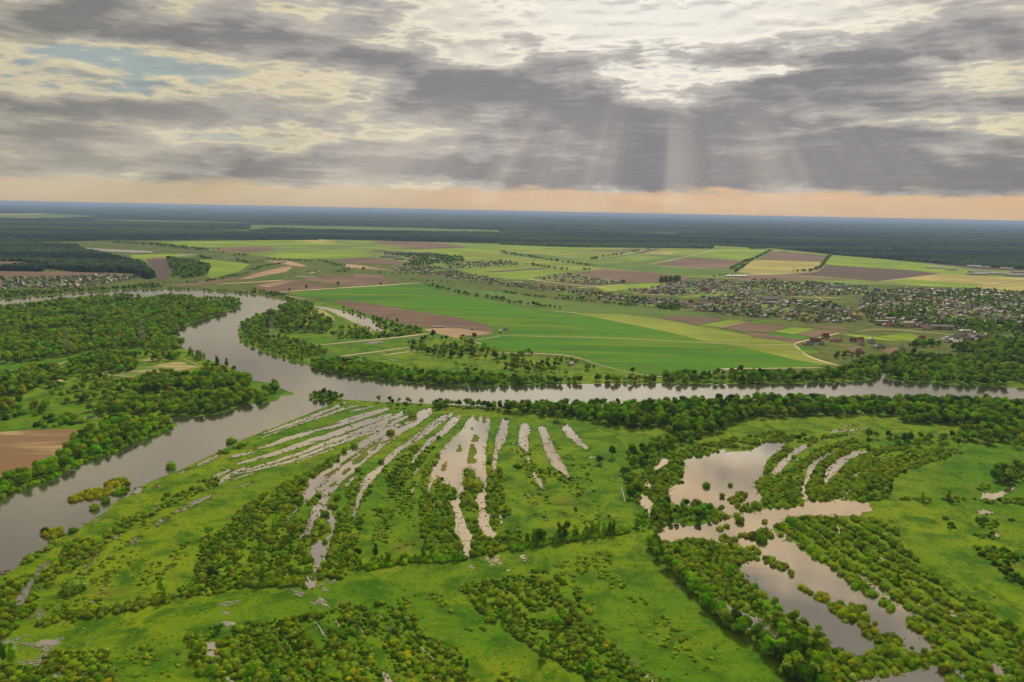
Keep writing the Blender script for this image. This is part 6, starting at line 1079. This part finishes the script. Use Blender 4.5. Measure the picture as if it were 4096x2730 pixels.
while rs[-1] < 84000: rs.append(rs[-1]*(1.0036 if rs[-1] < 4200 else 1.0062 if rs[-1] < 12000 else 1.012))
rs = np.array(rs); Am, Rm = np.meshgrid(azs, rs)
Am = Am+RNG.normal(0, .0006, Am.shape); Rm = Rm*(1+RNG.normal(0, .0012, Rm.shape)); GX, GY = Rm*np.sin(Am), Rm*np.cos(Am)
pts = np.stack([GX.ravel(), GY.ravel()], 1)
msk = (inside(near[0], pts) | inside(near[1], pts) | inside(farP, pts)) & ~in_any(gaps, pts); msk = msk.reshape(GX.shape)
hgt = RNG.uniform(6, 15, GX.shape)+4*np.sin(GX*.004)*np.cos(GY*.003); hgt = np.where(msk, hgt, 0.0)
nr, nc = GX.shape; vid = np.arange(nr*nc).reshape(nr, nc)
qm = (msk[:-1, :-1].astype(int)+msk[1:, :-1]+msk[:-1, 1:]+msk[1:, 1:]) >= 2
Q = np.stack([vid[:-1, :-1], vid[:-1, 1:], vid[1:, 1:], vid[1:, :-1]], -1)[qm]
used = np.unique(Q); remap = np.full(nr*nc, -1); remap[used] = np.arange(len(used))
VV = np.stack([GX.ravel(), GY.ravel(), hgt.ravel()], 1)[used]
o = link('forest', grid_mesh('forest', VV, remap[Q], M['forest'])); tag(o, 'dark blue-green forest stretching away to the horizon', 'forest', kind='stuff')

# ------------------------------------------------------------------ houses
WALLC = {'white': (.38, .37, .35), 'cream': (.32, .28, .21), 'grey': (.36, .35, .33), 'brick': (.22, .15, .11), 'wooden': (.20, .15, .10), 'yellow': (.42, .38, .2), 'blue': (.06, .16, .34)}
ROOFC = {'red': (.19, .035, .035), 'dark red': (.13, .03, .035), 'grey': (.17, .17, .18), 'pale grey': (.25, .25, .25), 'brown': (.14, .085, .06), 'dark': (.07, .07, .08), 'white': (.38, .375, .36), 'orange': (.25, .14, .09), 'green': (.08, .2, .12), 'teal': (.04, .18, .16), 'blue': (.05, .17, .5), 'yellow': (.40, .36, .12)}
WM = {k: plain('wall_'+k, c, .85, .15, .3) for k, c in WALLC.items()}; RM = {k: plain('roof_'+k.replace(' ', '_'), c, .6, .3, .5) for k, c in ROOFC.items()}
GL = plain('window_glass', (.03, .04, .05), .15, .2); DO = plain('door_wood', (.18, .11, .07), .7)
def box(V, F, x0, x1, y0, y1, z0_, z1, top=True):
    k = len(V); V += [(x0, y0, z0_), (x1, y0, z0_), (x1, y1, z0_), (x0, y1, z0_), (x0, y0, z1), (x1, y0, z1), (x1, y1, z1), (x0, y1, z1)]
    F += [(k, k+1, k+5, k+4), (k+1, k+2, k+6, k+5), (k+2, k+3, k+7, k+6), (k+3, k, k+4, k+7)]+([(k+4, k+5, k+6, k+7)] if top else [])
def walls(L, W, H, rh, style):
    V, F = [], []; box(V, F, -L/2, L/2, -W/2, W/2, 0, H)
    if style == 'gable':
        for s in (-1, 1):
            k = len(V); V += [(s*L/2, -W/2, H), (s*L/2, W/2, H), (s*L/2, 0, H+rh)]; F.append((k, k+1, k+2) if s > 0 else (k+1, k, k+2))
    return V, F
def roof(L, W, H, rh, style, ov=.5, th=.25):
    V, F = [], []; a, b = L/2+ov, W/2+ov; d = rh*ov/(W/2)
    if style == 'flat': box(V, F, -L/2-.2, L/2+.2, -W/2-.2, W/2+.2, H+.003, H+.45); return V, F
    ridge = a if style == 'gable' else max(.2, a-b)
    T_ = [(-a, -b, H-d), (a, -b, H-d), (a, b, H-d), (-a, b, H-d), (-ridge, 0, H+rh), (ridge, 0, H+rh)]
    V = [(x, y, z+th) for x, y, z in T_]+T_
    F = [(0, 1, 5, 4), (2, 3, 4, 5), (0+6, 4+6, 5+6, 1+6), (2+6, 5+6, 4+6, 3+6), (0, 6, 7, 1), (2, 8, 9, 3)]
    F += [(1, 2, 5), (3, 0, 4)] if style == 'hip' else []
    F += [(1, 7, 11, 5), (5, 11, 8, 2), (3, 9, 10, 4), (4, 10, 6, 0)] if style == 'gable' else [(1, 7, 8, 2), (3, 9, 6, 0)]
    return V, F
def win_mesh(x, y, z, w_, h, axis, s):
    V, F = [], []
    if axis == 'y': box(V, F, x-w_/2, x+w_/2, *sorted((y, y+s*.08)), z-h/2, z+h/2)
    else: box(V, F, *sorted((x, x+s*.08)), y-w_/2, y+w_/2, z-h/2, z+h/2)
    return V, F
def detailed(name, label, cat, p, rz, L, W, H, rh, style, wc, rc, floors=1, chim=True, group=None, wins=True):
    e = tag(link(name, None, loc=(p[0], p[1], 0), rz=rz), label, cat, group)
    link('wall', mesh_np('wall', *walls(L, W, H, rh, style), [WM[wc]]), e)
    r = link('roof', mesh_np('roof', *roof(L, W, H, rh, style), [RM[rc]]), e)
    if chim and style != 'flat':
        V, F = [], []; box(V, F, L*.18, L*.18+.8, -.4+W*.12, .4+W*.12, H+rh*.4, H+rh+1.0); link('chimney', mesh_np('chimney', V, F, [WM['brick']]), r)
    if wins:
        n = min(12, max(2, int(L/3.6)))
        for fl in range(floors):
            for s in (-1, 1):
                for i in range(n):
                    x = -L/2+L*(i+.5)/n
                    link('window', mesh_np('window', *win_mesh(x, s*W/2, H/floors*(fl+.55), 1.2, 1.4, 'y', s), [GL]), e)
        V, F = win_mesh(-L/2, 0, 1.1, 1.1, 2.1, 'x', -1); link('door', mesh_np('door', V, F, [DO]), e)
    return e
HS = []   # occupied centres
def H_(t, x, y, L, W, H, rh, st, wc, rc, label, rz=None, floors=1, name='house', cat='house', chim=True):
    p = gp(t, x, y); HS.append(p); k_ = .74 if st != 'flat' else .75; L, W, H, rh = L*k_, W*k_, H*.92, rh*k_; return detailed(name, label, cat, p, R(RNG.uniform(-30, 30)) if rz is None else R(rz), L, W, H, rh, st, wc, rc, floors, chim, None)
# hamlet beside the sandy track
H_('T4', 645, 1235, 15, 11, 4.5, 6.5, 'gable', 'white', 'dark red', 'steep crimson-roofed white house beside the sandy track', 15)
H_('T4', 722, 1262, 17, 13, 4, 4, 'hip', 'white', 'red', 'white house with broad hipped red roof in the hamlet')
H_('T4', 560, 1262, 22, 10, 3.5, 4, 'gable', 'brick', 'dark red', 'long low house with dark red roof left in the hamlet', 8)
H_('T4', 500, 1290, 20, 12, 3.2, 4, 'hip', 'grey', 'dark', 'wide dark-roofed house at the left corner of the hamlet', 10)
H_('T4', 612, 1290, 14, 10, 3.2, 3.5, 'hip', 'grey', 'dark', 'small dark-roofed house behind a fence in the hamlet'); H_('T4', 770, 1255, 10, 8, 3, 3, 'gable', 'cream', 'orange', 'small orange-roofed outbuilding right of the hipped red roof', name='shed', cat='shed')
H_('T4', 885, 1262, 14, 10, 3.5, 4.5, 'gable', 'cream', 'dark red', 'cream house with wine-red gable in the hamlet middle'); H_('T4', 950, 1258, 11, 9, 4, 4, 'gable', 'white', 'red', 'bright red-roofed house in the hamlet middle'); H_('T4', 958, 1288, 16, 10, 4, 6, 'gable', 'white', 'dark red', 'white-gabled house with long dark red roof', 70)
H_('T4', 1040, 1272, 12, 10, 7.5, 2.5, 'hip', 'white', 'pale grey', 'tall white two-storey house in the hamlet', 10, 2); H_('T4', 1110, 1318, 20, 13, 3.5, 4, 'hip', 'grey', 'dark', 'broad grey house with dark hipped roof east of the hamlet', 5); H_('T4', 1310, 1328, 18, 10, 3.5, 5, 'gable', 'white', 'grey', 'grey-roofed house with a white gable east of the hamlet', 55)
H_('T4', 925, 1362, 22, 14, 2.4, 6.5, 'hip', 'wooden', 'brown', 'large brown-roofed wooden barn among trees below the hamlet', 15, name='barn', cat='barn'); H_('T4', 1475, 1240, 15, 9, 3, 4, 'gable', 'white', 'red', 'lone red-roofed cottage on the green slope')
H_('T4', 1850, 1195, 30, 14, 7, 3, 'hip', 'white', 'pale grey', 'large white two-storey building with grey roof near the woods', 5, 2, 'large_house'); H_('T4', 1800, 1215, 18, 8, 3, 3, 'gable', 'white', 'grey', 'low white house in front of the large white building'); H_('T4', 2030, 1245, 24, 10, 3, 4.5, 'gable', 'wooden', 'brown', 'long brown-roofed house at the edge of the east woods', 10); H_('T4', 2010, 1262, 12, 8, 4, 2, 'flat', 'white', 'pale grey', 'white flat-roofed cottage beside the brown roof')
H_('T4', 1130, 1118, 34, 13, 9, 3, 'flat', 'cream', 'grey', 'pale two-storey block left of the long red roof', 5, 2, 'public_building', 'building'); H_('T4', 1213, 1132, 46, 16, 4, 4.5, 'hip', 'white', 'dark red', 'long building under a deep red hipped roof in the village centre', 3, 1, 'public_building', 'building'); H_('T4', 1357, 1132, 32, 16, 8.5, 2, 'flat', 'white', 'orange', 'white box-shaped building right of the long red roof', 12, 2, 'public_building', 'building'); H_('T4', 1300, 1132, 16, 12, 4, 3, 'gable', 'brick', 'orange', 'orange-roofed wing between two village centre buildings')
H_('T4', 1200, 1090, 26, 12, 8, 3, 'flat', 'grey', 'pale grey', 'grey flat-roofed block behind the long red roof', 4, 2, 'public_building', 'building'); H_('T4', 1640, 1155, 56, 12, 6.5, 3, 'gable', 'cream', 'grey', 'long grey-roofed school-like building east of the centre', -3, 2, 'public_building', 'building'); H_('T4', 750, 1098, 24, 12, 3.5, 4.5, 'hip', 'cream', 'pale grey', 'pale house with grey hipped roof left of the church', 5); H_('T4', 1520, 1160, 20, 9, 3.2, 3, 'gable', 'white', 'orange', 'white house with pale orange roof east of the centre', 4)
H_('T4', 165, 910, 50, 26, 6, 7, 'gable', 'grey', 'dark', 'very large dark-roofed hall in the middle of the village', 8, 1, 'hall', 'hall'); H_('T4', 180, 935, 60, 16, 4, 2, 'flat', 'brick', 'brown', 'low brown flat building in front of the dark hall', 8, 1, 'hall', 'hall'); H_('T4', 480, 925, 75, 16, 4, 2, 'flat', 'brick', 'white', 'long shed with a pale flat roof right of the dark hall', 8, 1, 'warehouse', 'warehouse'); H_('T4', 1087, 825, 16, 12, 8, 3, 'flat', 'blue', 'blue', 'small bright blue building at the back of the village', 5, 1, 'blue_building', 'building', False); H_('T4', 790, 795, 110, 12, 5, 3, 'gable', 'grey', 'teal', 'very long teal-roofed shed at the back of the village', 22, 1, 'warehouse', 'warehouse', False); H_('T4', 2162, 850, 26, 16, 5, 5, 'hip', 'white', 'yellow', 'yellow-roofed house at the far right of the village')
for i, (x, y) in enumerate([(38, 1022), (112, 1030), (170, 1032), (380, 1055), (320, 1052), (595, 1028), (420, 1002)]): H_('T4', x, y, 13, 9, 3.5, 5, 'gable', 'white', ['pale grey', 'white', 'pale grey', 'dark red', 'orange', 'grey', 'grey'][i], ['white-gabled grey cottage leftmost in the front row of the village', 'small all-white cottage in the front row', 'white cottage right of the all-white one', 'white cottage with wine-red roof in the front row', 'small orange-roofed cottage in the front row', 'grey-roofed pale cottage near the church', 'grey cottage behind the front row'][i], [50, 20, 40, 5, -5, 35, 10][i])
H_('T3', 395, 845, 18, 11, 5, 7, 'gable', 'white', 'red', 'steep red-roofed white house in the near lane of the far village', 60); H_('T3', 562, 848, 14, 11, 9, 5, 'gable', 'white', 'red', 'tall white house with bright red roof standing apart', 70, 2); H_('T3', 890, 890, 13, 9, 3.5, 5, 'gable', 'white', 'red', 'small bright red-roofed house in the lane'); H_('T3', 620, 730, 20, 13, 6, 6, 'gable', 'white', 'red', 'red-roofed house at the back of the new estate', 10); H_('T3', 1100, 792, 17, 13, 4, 8, 'gable', 'white', 'dark', 'dark steep-roofed house at the right end of the new estate', 10); H_('T3', 1830, 862, 26, 12, 5, 5, 'gable', 'brick', 'red', 'vivid red-roofed long house in the village middle', 4)
H_('T3', 2110, 735, 95, 20, 4, 3, 'gable', 'white', 'white', 'long white greenhouse at the field edge behind the village', 3, 1, 'greenhouse', 'greenhouse', False); H_('T3', 1530, 970, 14, 9, 3.5, 5, 'gable', 'white', 'grey', 'white-gabled cottage in the garden row', 60); H_('T3', 1710, 968, 14, 9, 3.5, 5, 'gable', 'brick', 'red', 'red-roofed brick cottage in the garden row', 20)
for i, (x, y, L, rc) in enumerate([(1215, 562, 60, 'white'), (1310, 568, 70, 'pale grey'), (1235, 550, 40, 'white'), (1340, 582, 60, 'white'), (1470, 595, 70, 'red'), (1480, 535, 110, 'orange'), (1560, 533, 80, 'red'), (1640, 588, 70, 'white'), (1660, 540, 60, 'white'), (1480, 572, 50, 'white')]):
    H_('T2', x, y, L, 14, 8, 3, 'gable' if rc in ('red', 'orange') else 'flat', 'white', rc, f"{['long','longer','short','low','broad','longest','second long','lone','far','small'][i]} white town block with {rc} roof on the far plain", RNG.uniform(-6, 6), 2, 'town_building', 'building', False)
for i, (x, y, L) in enumerate([(1585, 632, 90), (1730, 648, 60), (1970, 668, 110), (2030, 682, 130), (2250, 690, 120), (2290, 700, 110), (1920, 620, 80), (2000, 628, 80), (1950, 690, 90), (2200, 640, 70), (2320, 672, 90)]):
    H_('T4', x, y, L, 18, 5, 4, 'gable', 'white', 'pale grey' if i % 3 else 'white', f"{['first','second','third','fourth','fifth','sixth','seventh','eighth','ninth','tenth','eleventh'][i]} long pale farm shed from the left at the far right fields", RNG.uniform(-4, 4), 1, 'farm_shed', 'shed', False)
H_('M3', 632, 138, 10, 8, 2.6, 4, 'gable', 'white', 'white', 'small white-roofed cabin among trees by the far bank', 45, 1, 'cabin', 'cabin'); H_('T2', 1990, 1212, 8, 5, 3, 2, 'flat', 'grey', 'grey', 'grey site cabin at the edge of the earthworks', 0, 1, 'site_cabin', 'cabin', False); H_('T2', 1905, 1262, 7, 5, 3, 2, 'flat', 'white', 'white', 'white site cabin on the earthworks', 10, 1, 'site_cabin', 'cabin', False)
H_('T3', 50, 1215, 9, 5, 3.2, 2, 'gable', 'white', 'grey', 'white cabin in the middle of the green field edge', 5, 1, 'cabin', 'cabin', False); H_('T3', 5, 1240, 7, 6, 5, 2, 'flat', 'white', 'white', 'white box cabin left of the green field cabin', 5, 1, 'cabin', 'cabin', False); H_('T4', 1960, 1455, 20, 9, 3, 3, 'gable', 'white', 'white', 'white-roofed shed deep in the riverside woods', 10, 1, 'shed', 'shed', False)
for i, (x0_, x1_) in enumerate([(1640, 1690), (1690, 1740)]): H_('T2', (x0_+x1_)/2, 1192, 14, 5, 2.4, 1.2, 'gable', 'grey', 'pale grey', ['left','right'][i]+' of two low pale tanks beside the brown field strip', 2, 1, 'low_shed', 'shed', False)
# ordinary village houses
random_spots = []
SPEC = [('west', 230, 'in the riverside cottage colony at the far left'), ('mid', 120, 'in the far village lane'), ('north', 60, 'in the far northern village street'), ('new', 75, 'in the new estate by the brown field'), ('row', 110, 'in the garden row above the green field'), ('centre', 170, 'in the open village middle'), ('south', 175, 'in the dense village left of the church'), ('upper', 150, 'in the upper village streets'), ('east', 560, 'in the eastern village'), ('hamlet', 26, 'near the riverside woods')]
allc = [np.array(p) for p in HS]; HOUSES = []
for nm, n, ph in SPEC:
    P = VILL[nm]; md = 13 if nm in ('west', 'new', 'mid') else 12; k = 0; got = 0; own = [c for c in allc]
    while got < n and k < n*40:
        k += 1; c = P.min(0)+RNG.random(2)*(P.max(0)-P.min(0))
        rowv = (c[1]*math.cos(.25)+c[0]*math.sin(.25)) % 46
        if nm not in ('west',) and rowv > 27: continue
        if not inside(P, c[None])[0] or min(np.hypot(*(np.array(own)-c).T)) < md: continue
        own.append(c); allc.append(c); got += 1; HOUSES.append((c, nm, ph))
cc = np.array([h[0] for h in HOUSES]); hx, hy, hd = px(cc[:, 0], cc[:, 1], 0.0); hin = (hx > 0) & (hx < 4096)
HP = {}
for st in ('gable', 'hip'):
    for rc in ('grey', 'pale grey', 'brown', 'dark', 'red', 'orange', 'white', 'green', 'dark red'):
        for wc in ('white', 'cream', 'grey', 'brick', 'wooden'):
            L, W, H, rh = (11, 8.5, 3.0, 3.8) if st == 'gable' else (12, 10, 3.0, 3.2)
            V, F = walls(L, W, H, rh, st); V2, F2 = roof(L, W, H, rh, st); V3, F3 = [], []
            for s in (-1, 1):
                for x in (-3.3, 0, 3.3):
                    a, b = win_mesh(x, s*W/2, 1.7, 1.1, 1.2, 'y', s); k = len(V3); V3 += a; F3 += [tuple(q+k for q in f) for f in b]
            HP[st, rc, wc] = mesh_np('house', V+V2+V3, F+[tuple(len(V)+q for q in f) for f in F2]+[tuple(len(V)+len(V2)+q for q in f) for f in F3], [WM[wc], RM[rc], GL], [0]*len(F)+[1]*len(F2)+[2]*len(F3))
hcol = bpy.data.collections.new('house_prototypes')
for k_, me in HP.items(): hcol.objects.link(bpy.data.objects.new('house_'+'_'.join(k_), me))
HORD = {k: i for i, k in enumerate(sorted(HP, key=lambda q: 'house_'+'_'.join(q)))}
order = [i for i in np.argsort(hd) if hin[i]]; indiv = set(order[:235]); rs_ = []
for i, (c, nm, ph) in enumerate(HOUSES):
    rc = RNG.choice(['grey', 'pale grey', 'brown', 'dark', 'red', 'orange', 'white', 'green', 'dark red'], p=[.24, .24, .15, .13, .045, .035, .11, .02, .03]); wc = RNG.choice(['white', 'cream', 'grey', 'brick', 'wooden'], p=[.22, .16, .24, .1, .28]); st = RNG.choice(['gable', 'hip'], p=[.72, .28])
    s = RNG.uniform(.55, .95) if nm == 'west' else RNG.uniform(.55, .98); rz = .25+RNG.normal(0, .12)+(math.pi/2 if RNG.random() < .5 else 0)
    if i in indiv:
        side = ['left', 'centre left', 'centre right', 'right'][min(3, int((hx[i]-2300)/450))] if hx[i] > 2300 else 'far left'
        o = link('house', HP[st, rc, wc], loc=(c[0], c[1], 0), rz=rz, scale=(s, s*RNG.uniform(.85, 1.1), s))
        tag(o, f"{'small ' if s < .85 else 'large ' if s > 1.15 else ''}{wc} house with {rc} {'hipped' if st == 'hip' else 'gabled'} roof {ph}", 'house', 'village houses')
    else: rs_.append((c, s, rz, HORD[st, rc, wc]))
o = instancer('houses', np.array([q[0] for q in rs_]), np.array([[q[1]]*3 for q in rs_]), np.array([[0, 0, q[2]] for q in rs_]), [q[3] for q in rs_], hcol); tag(o, 'mass of smaller and farther village houses and cottages', 'houses', kind='stuff')
# church
def lathe(prof, n=14):
    V = [(r*math.cos(2*math.pi*i/n), r*math.sin(2*math.pi*i/n), z) for r, z in prof for i in range(n)]
    F = [(j*n+i, j*n+(i+1) % n, (j+1)*n+(i+1) % n, (j+1)*n+i) for j in range(len(prof)-1) for i in range(n)]; return V, F
def mv(VF, d): return [(v[0]+d[0], v[1]+d[1], v[2]+d[2]) for v in VF[0]], VF[1]
p = gp('T4', 905, 1062); e = tag(link('church', None, loc=(p[0], p[1], 0), rz=.2), 'pale yellow church with bell tower and yellow domes in the village', 'church')
link('wall', mesh_np('wall', *walls(22, 13, 8, 4, 'gable'), [WM['yellow']]), e); r = link('roof', mesh_np('roof', *roof(22, 13, 8, 4, 'gable'), [RM['yellow']]), e)
V, F = [], []; box(V, F, -15, -8.6, -3.2, 3.2, 0, 19); tw = link('bell_tower', mesh_np('bell_tower', V, F, [WM['white']]), e)
dome = lathe([(2.6, 0), (2.6, 2.4), (3.2, 3.4), (2.8, 5), (1.4, 6.6), (.3, 8), (.12, 10), (.01, 10.1)]); link('dome', mesh_np('dome', *mv(dome, (-11.8, 0, 19)), [RM['yellow']], None, True), tw)
V, F = lathe([(4, 0), (4, 6), (4.8, 7), (4.2, 9.4), (2, 11.4), (.4, 13), (.12, 15.4), (.01, 15.5)]); link('dome', mesh_np('dome', *mv((V, F), (3, 0, 9)), [RM['yellow']], None, True), e)
for i in range(3):
    for s in (-1, 1): link('window', mesh_np('window', *win_mesh(-6+i*6, s*6.5, 4.5, 1.4, 3.4, 'y', s), [GL]), e)
# ------------------------------------------------------------------ pylons, masts, small things
STEEL = plain('galvanised_steel', (.33, .35, .36), .5)
def bar(V, F, a, b, r): limb(V, F, a, b, r, r, 4)
def pylon(t, x, y, h, label):
    p = gp(t, x, y); e = tag(link('pylon', None, loc=(p[0], p[1], 0), rz=.5), label, 'pylon', 'power line pylons'); V, F = [], []
    w0, w1 = h*.11, h*.02; lv = 9
    def c(k, i): q = w0+(w1-w0)*k/lv; return (q*(1 if i in (0, 3) else -1), q*(1 if i < 2 else -1), h*k/lv)
    for k in range(lv):
        for i in range(4):
            bar(V, F, c(k, i), c(k+1, i), .16); bar(V, F, c(k, i), c(k+1, (i+1) % 4), .09); bar(V, F, c(k, (i+1) % 4), c(k+1, i), .09); bar(V, F, c(k+1, i), c(k+1, (i+1) % 4), .09)
    link('lattice_tower', mesh_np('lattice_tower', V, F, [STEEL]), e)
    for z, l in ((.68, .17), (.80, .14), (.92, .11)):
        V, F = [], []
        for s in (-1, 1): bar(V, F, (0, 0, h*(z+.03)), (s*h*l, 0, h*z), .12); bar(V, F, (0, 0, h*(z-.02)), (s*h*l, 0, h*z), .12)
        link('crossarm', mesh_np('crossarm', V, F, [STEEL]), e)
pylon('T1', 602, 1420, 33, 'lattice power pylon left of the two on the wooded river bend'); pylon('T1', 1273, 1355, 38, 'lattice power pylon nearest the wide river among trees'); pylon('T2', 200, 1262, 34, 'lattice power pylon on the land inside the river bend'); pylon('T3', 303, 622, 32, 'tall lattice mast beside the far hedge'); pylon('T4', 372, 662, 20, 'small lattice pylon in the straw field')
def pole(t, x, y, h, label, nm='utility_pole', cat='pole', grp=None):
    p = gp(t, x, y); V, F = [], []; limb(V, F, (0, 0, 0), (0, 0, h), .22, .14, 6); e = tag(link(nm, None, loc=(p[0], p[1], 0)), label, cat, grp); link('post', mesh_np('post', V, F, [STEEL]), e)
    V, F = [], []; bar(V, F, (-1.3, 0, h-.6), (1.3, 0, h-.6), .09); link('crossarm', mesh_np('crossarm', V, F, [STEEL]), e)
pole('T1', 208, 1550, 22, 'tall pole on the grass strip south of the river-bend wood'); pole('T2', 1948, 1232, 30, 'tall thin mast beside the brown field strip', 'mast', 'mast'); pole('T3', 80, 1222, 14, 'thin mast right of the white field cabin', 'mast', 'mast')
for i in range(8): pole('T2', 1700+60*i, 965-4*i, 9, 'thin line pole crossing the big green field', grp='line poles across the big green field')
# pale wooden stakes off the marsh shore
for i, x in enumerate((2140, 2158, 2175, 2196)):
    p = gp('M1', x, 812-4*i); V, F = [], []; limb(V, F, (0, 0, 0), (0.1, 0, 3.2), .18, .12, 6); bar(V, F, (-.35, 0, 2.6), (.35, 0, 2.5), .07); tag(link('stake', mesh_np('stake', V, F, [M['birch']]), loc=(p[0], p[1], 0)), 'thin wooden stake in the shallows off the marsh shore', 'stake', 'stakes in the shallows')
# fallen pale log in the meadow
V, F = [], []; A_ = gp('M3', 1088, 1240); Bq = gp('M3', 1105, 1300); Cq = gp('M3', 1120, 1368)
limb(V, F, (*A_-A_, .4), (*(Bq-A_), .4), .28, .36, 6); limb(V, F, (*(Bq-A_), .4), (*(Cq-A_), .4), .36, .2, 6); limb(V, F, (*(Bq-A_), .5), (*(Bq-A_+np.array([1.6, -.6])), 1.2), .12, .05, 5)
tag(link('fallen_log', mesh_np('fallen_log', V, F, [M['birch']]), loc=(*A_, 0)), 'long pale fallen log on the meadow near the dark wood edge', 'log')
# bare dead tree in the lower scrub
def deadtree(t, x, y, h, label):
    p = gp(t, x, y); V, F = [], []; limb(V, F, (0, 0, 0), (.2, 0, h), .2, .05, 6); rr = np.random.default_rng(int(x))
    e = tag(link('dead_tree', None, loc=(p[0], p[1], 0)), label, 'dead tree', 'bare trees'); link('trunk', mesh_np('trunk', V, F, [M['birch']]), e); V, F = [], []
    for i in range(12): z = h*rr.uniform(.3, .9); a = rr.uniform(0, 6.28); l = (h-z)*.7+1; limb(V, F, (0, 0, z), (l*math.cos(a), l*math.sin(a), z+l*.8), .07, .02, 4)
    link('branch', mesh_np('branch', V, F, [M['birch']]), e)
deadtree('B3', 1065, 1340, 6.5, 'bare pale tree in the scrub near the bottom edge'); deadtree('B3', 1200, 1470, 6, 'second bare tree right of the first near the bottom edge'); deadtree('B2', 1260, 1130, 5, 'grey leafless tree between two bush bands')
# small boat at the left shore
p = gp('B1', 36, 588); V, F = [], []
prof = [(-2.4, .25, .55), (-1.2, .75, .5), (.6, .85, .5), (1.9, .5, .6), (2.7, .05, .75)]
for x, w_, z in prof: V += [(x, -w_, z), (x, -w_*.6, 0), (x, w_*.6, 0), (x, w_, z)]
for i in range(4):
    for j in range(3): F.append((i*4+j, i*4+j+1, i*4+j+5, i*4+j+4))
F.append((0, 3, 2, 1)); e = tag(link('rowing_boat', None, loc=(p[0], p[1], zz+.05), rz=.5), 'small dark rowing boat at the left shore', 'boat'); link('hull', mesh_np('hull', V, F, [WM['wooden']]), e)
V, F = [], []; box(V, F, -.9, -.6, -.7, .7, .38, .43); link('thwart', mesh_np('thwart', V, F, [WM['grey']]), e)

# ------------------------------------------------------------------ air
def haze():
    ma, t, out = newmat('haze_air'); v = t.new('ShaderNodeVolumePrincipled'); v.inputs['Color'].default_value = (.36, .50, .80, 1); v.inputs['Density'].default_value = 4.1e-5; v.inputs['Anisotropy'].default_value = 0.0
    t.l.new(v.outputs[0], out.inputs['Volume']); V, F = [], []; box(V, F, -88000, 88000, -88000, 88000, -1, CAM_H+6); F.append((3, 2, 1, 0))
    o = link('haze', mesh_np('haze', V, F, [ma])); o['kind'] = 'stuff'; o['label'] = 'thin blue haze over the far plain'; o['category'] = 'haze'
haze()
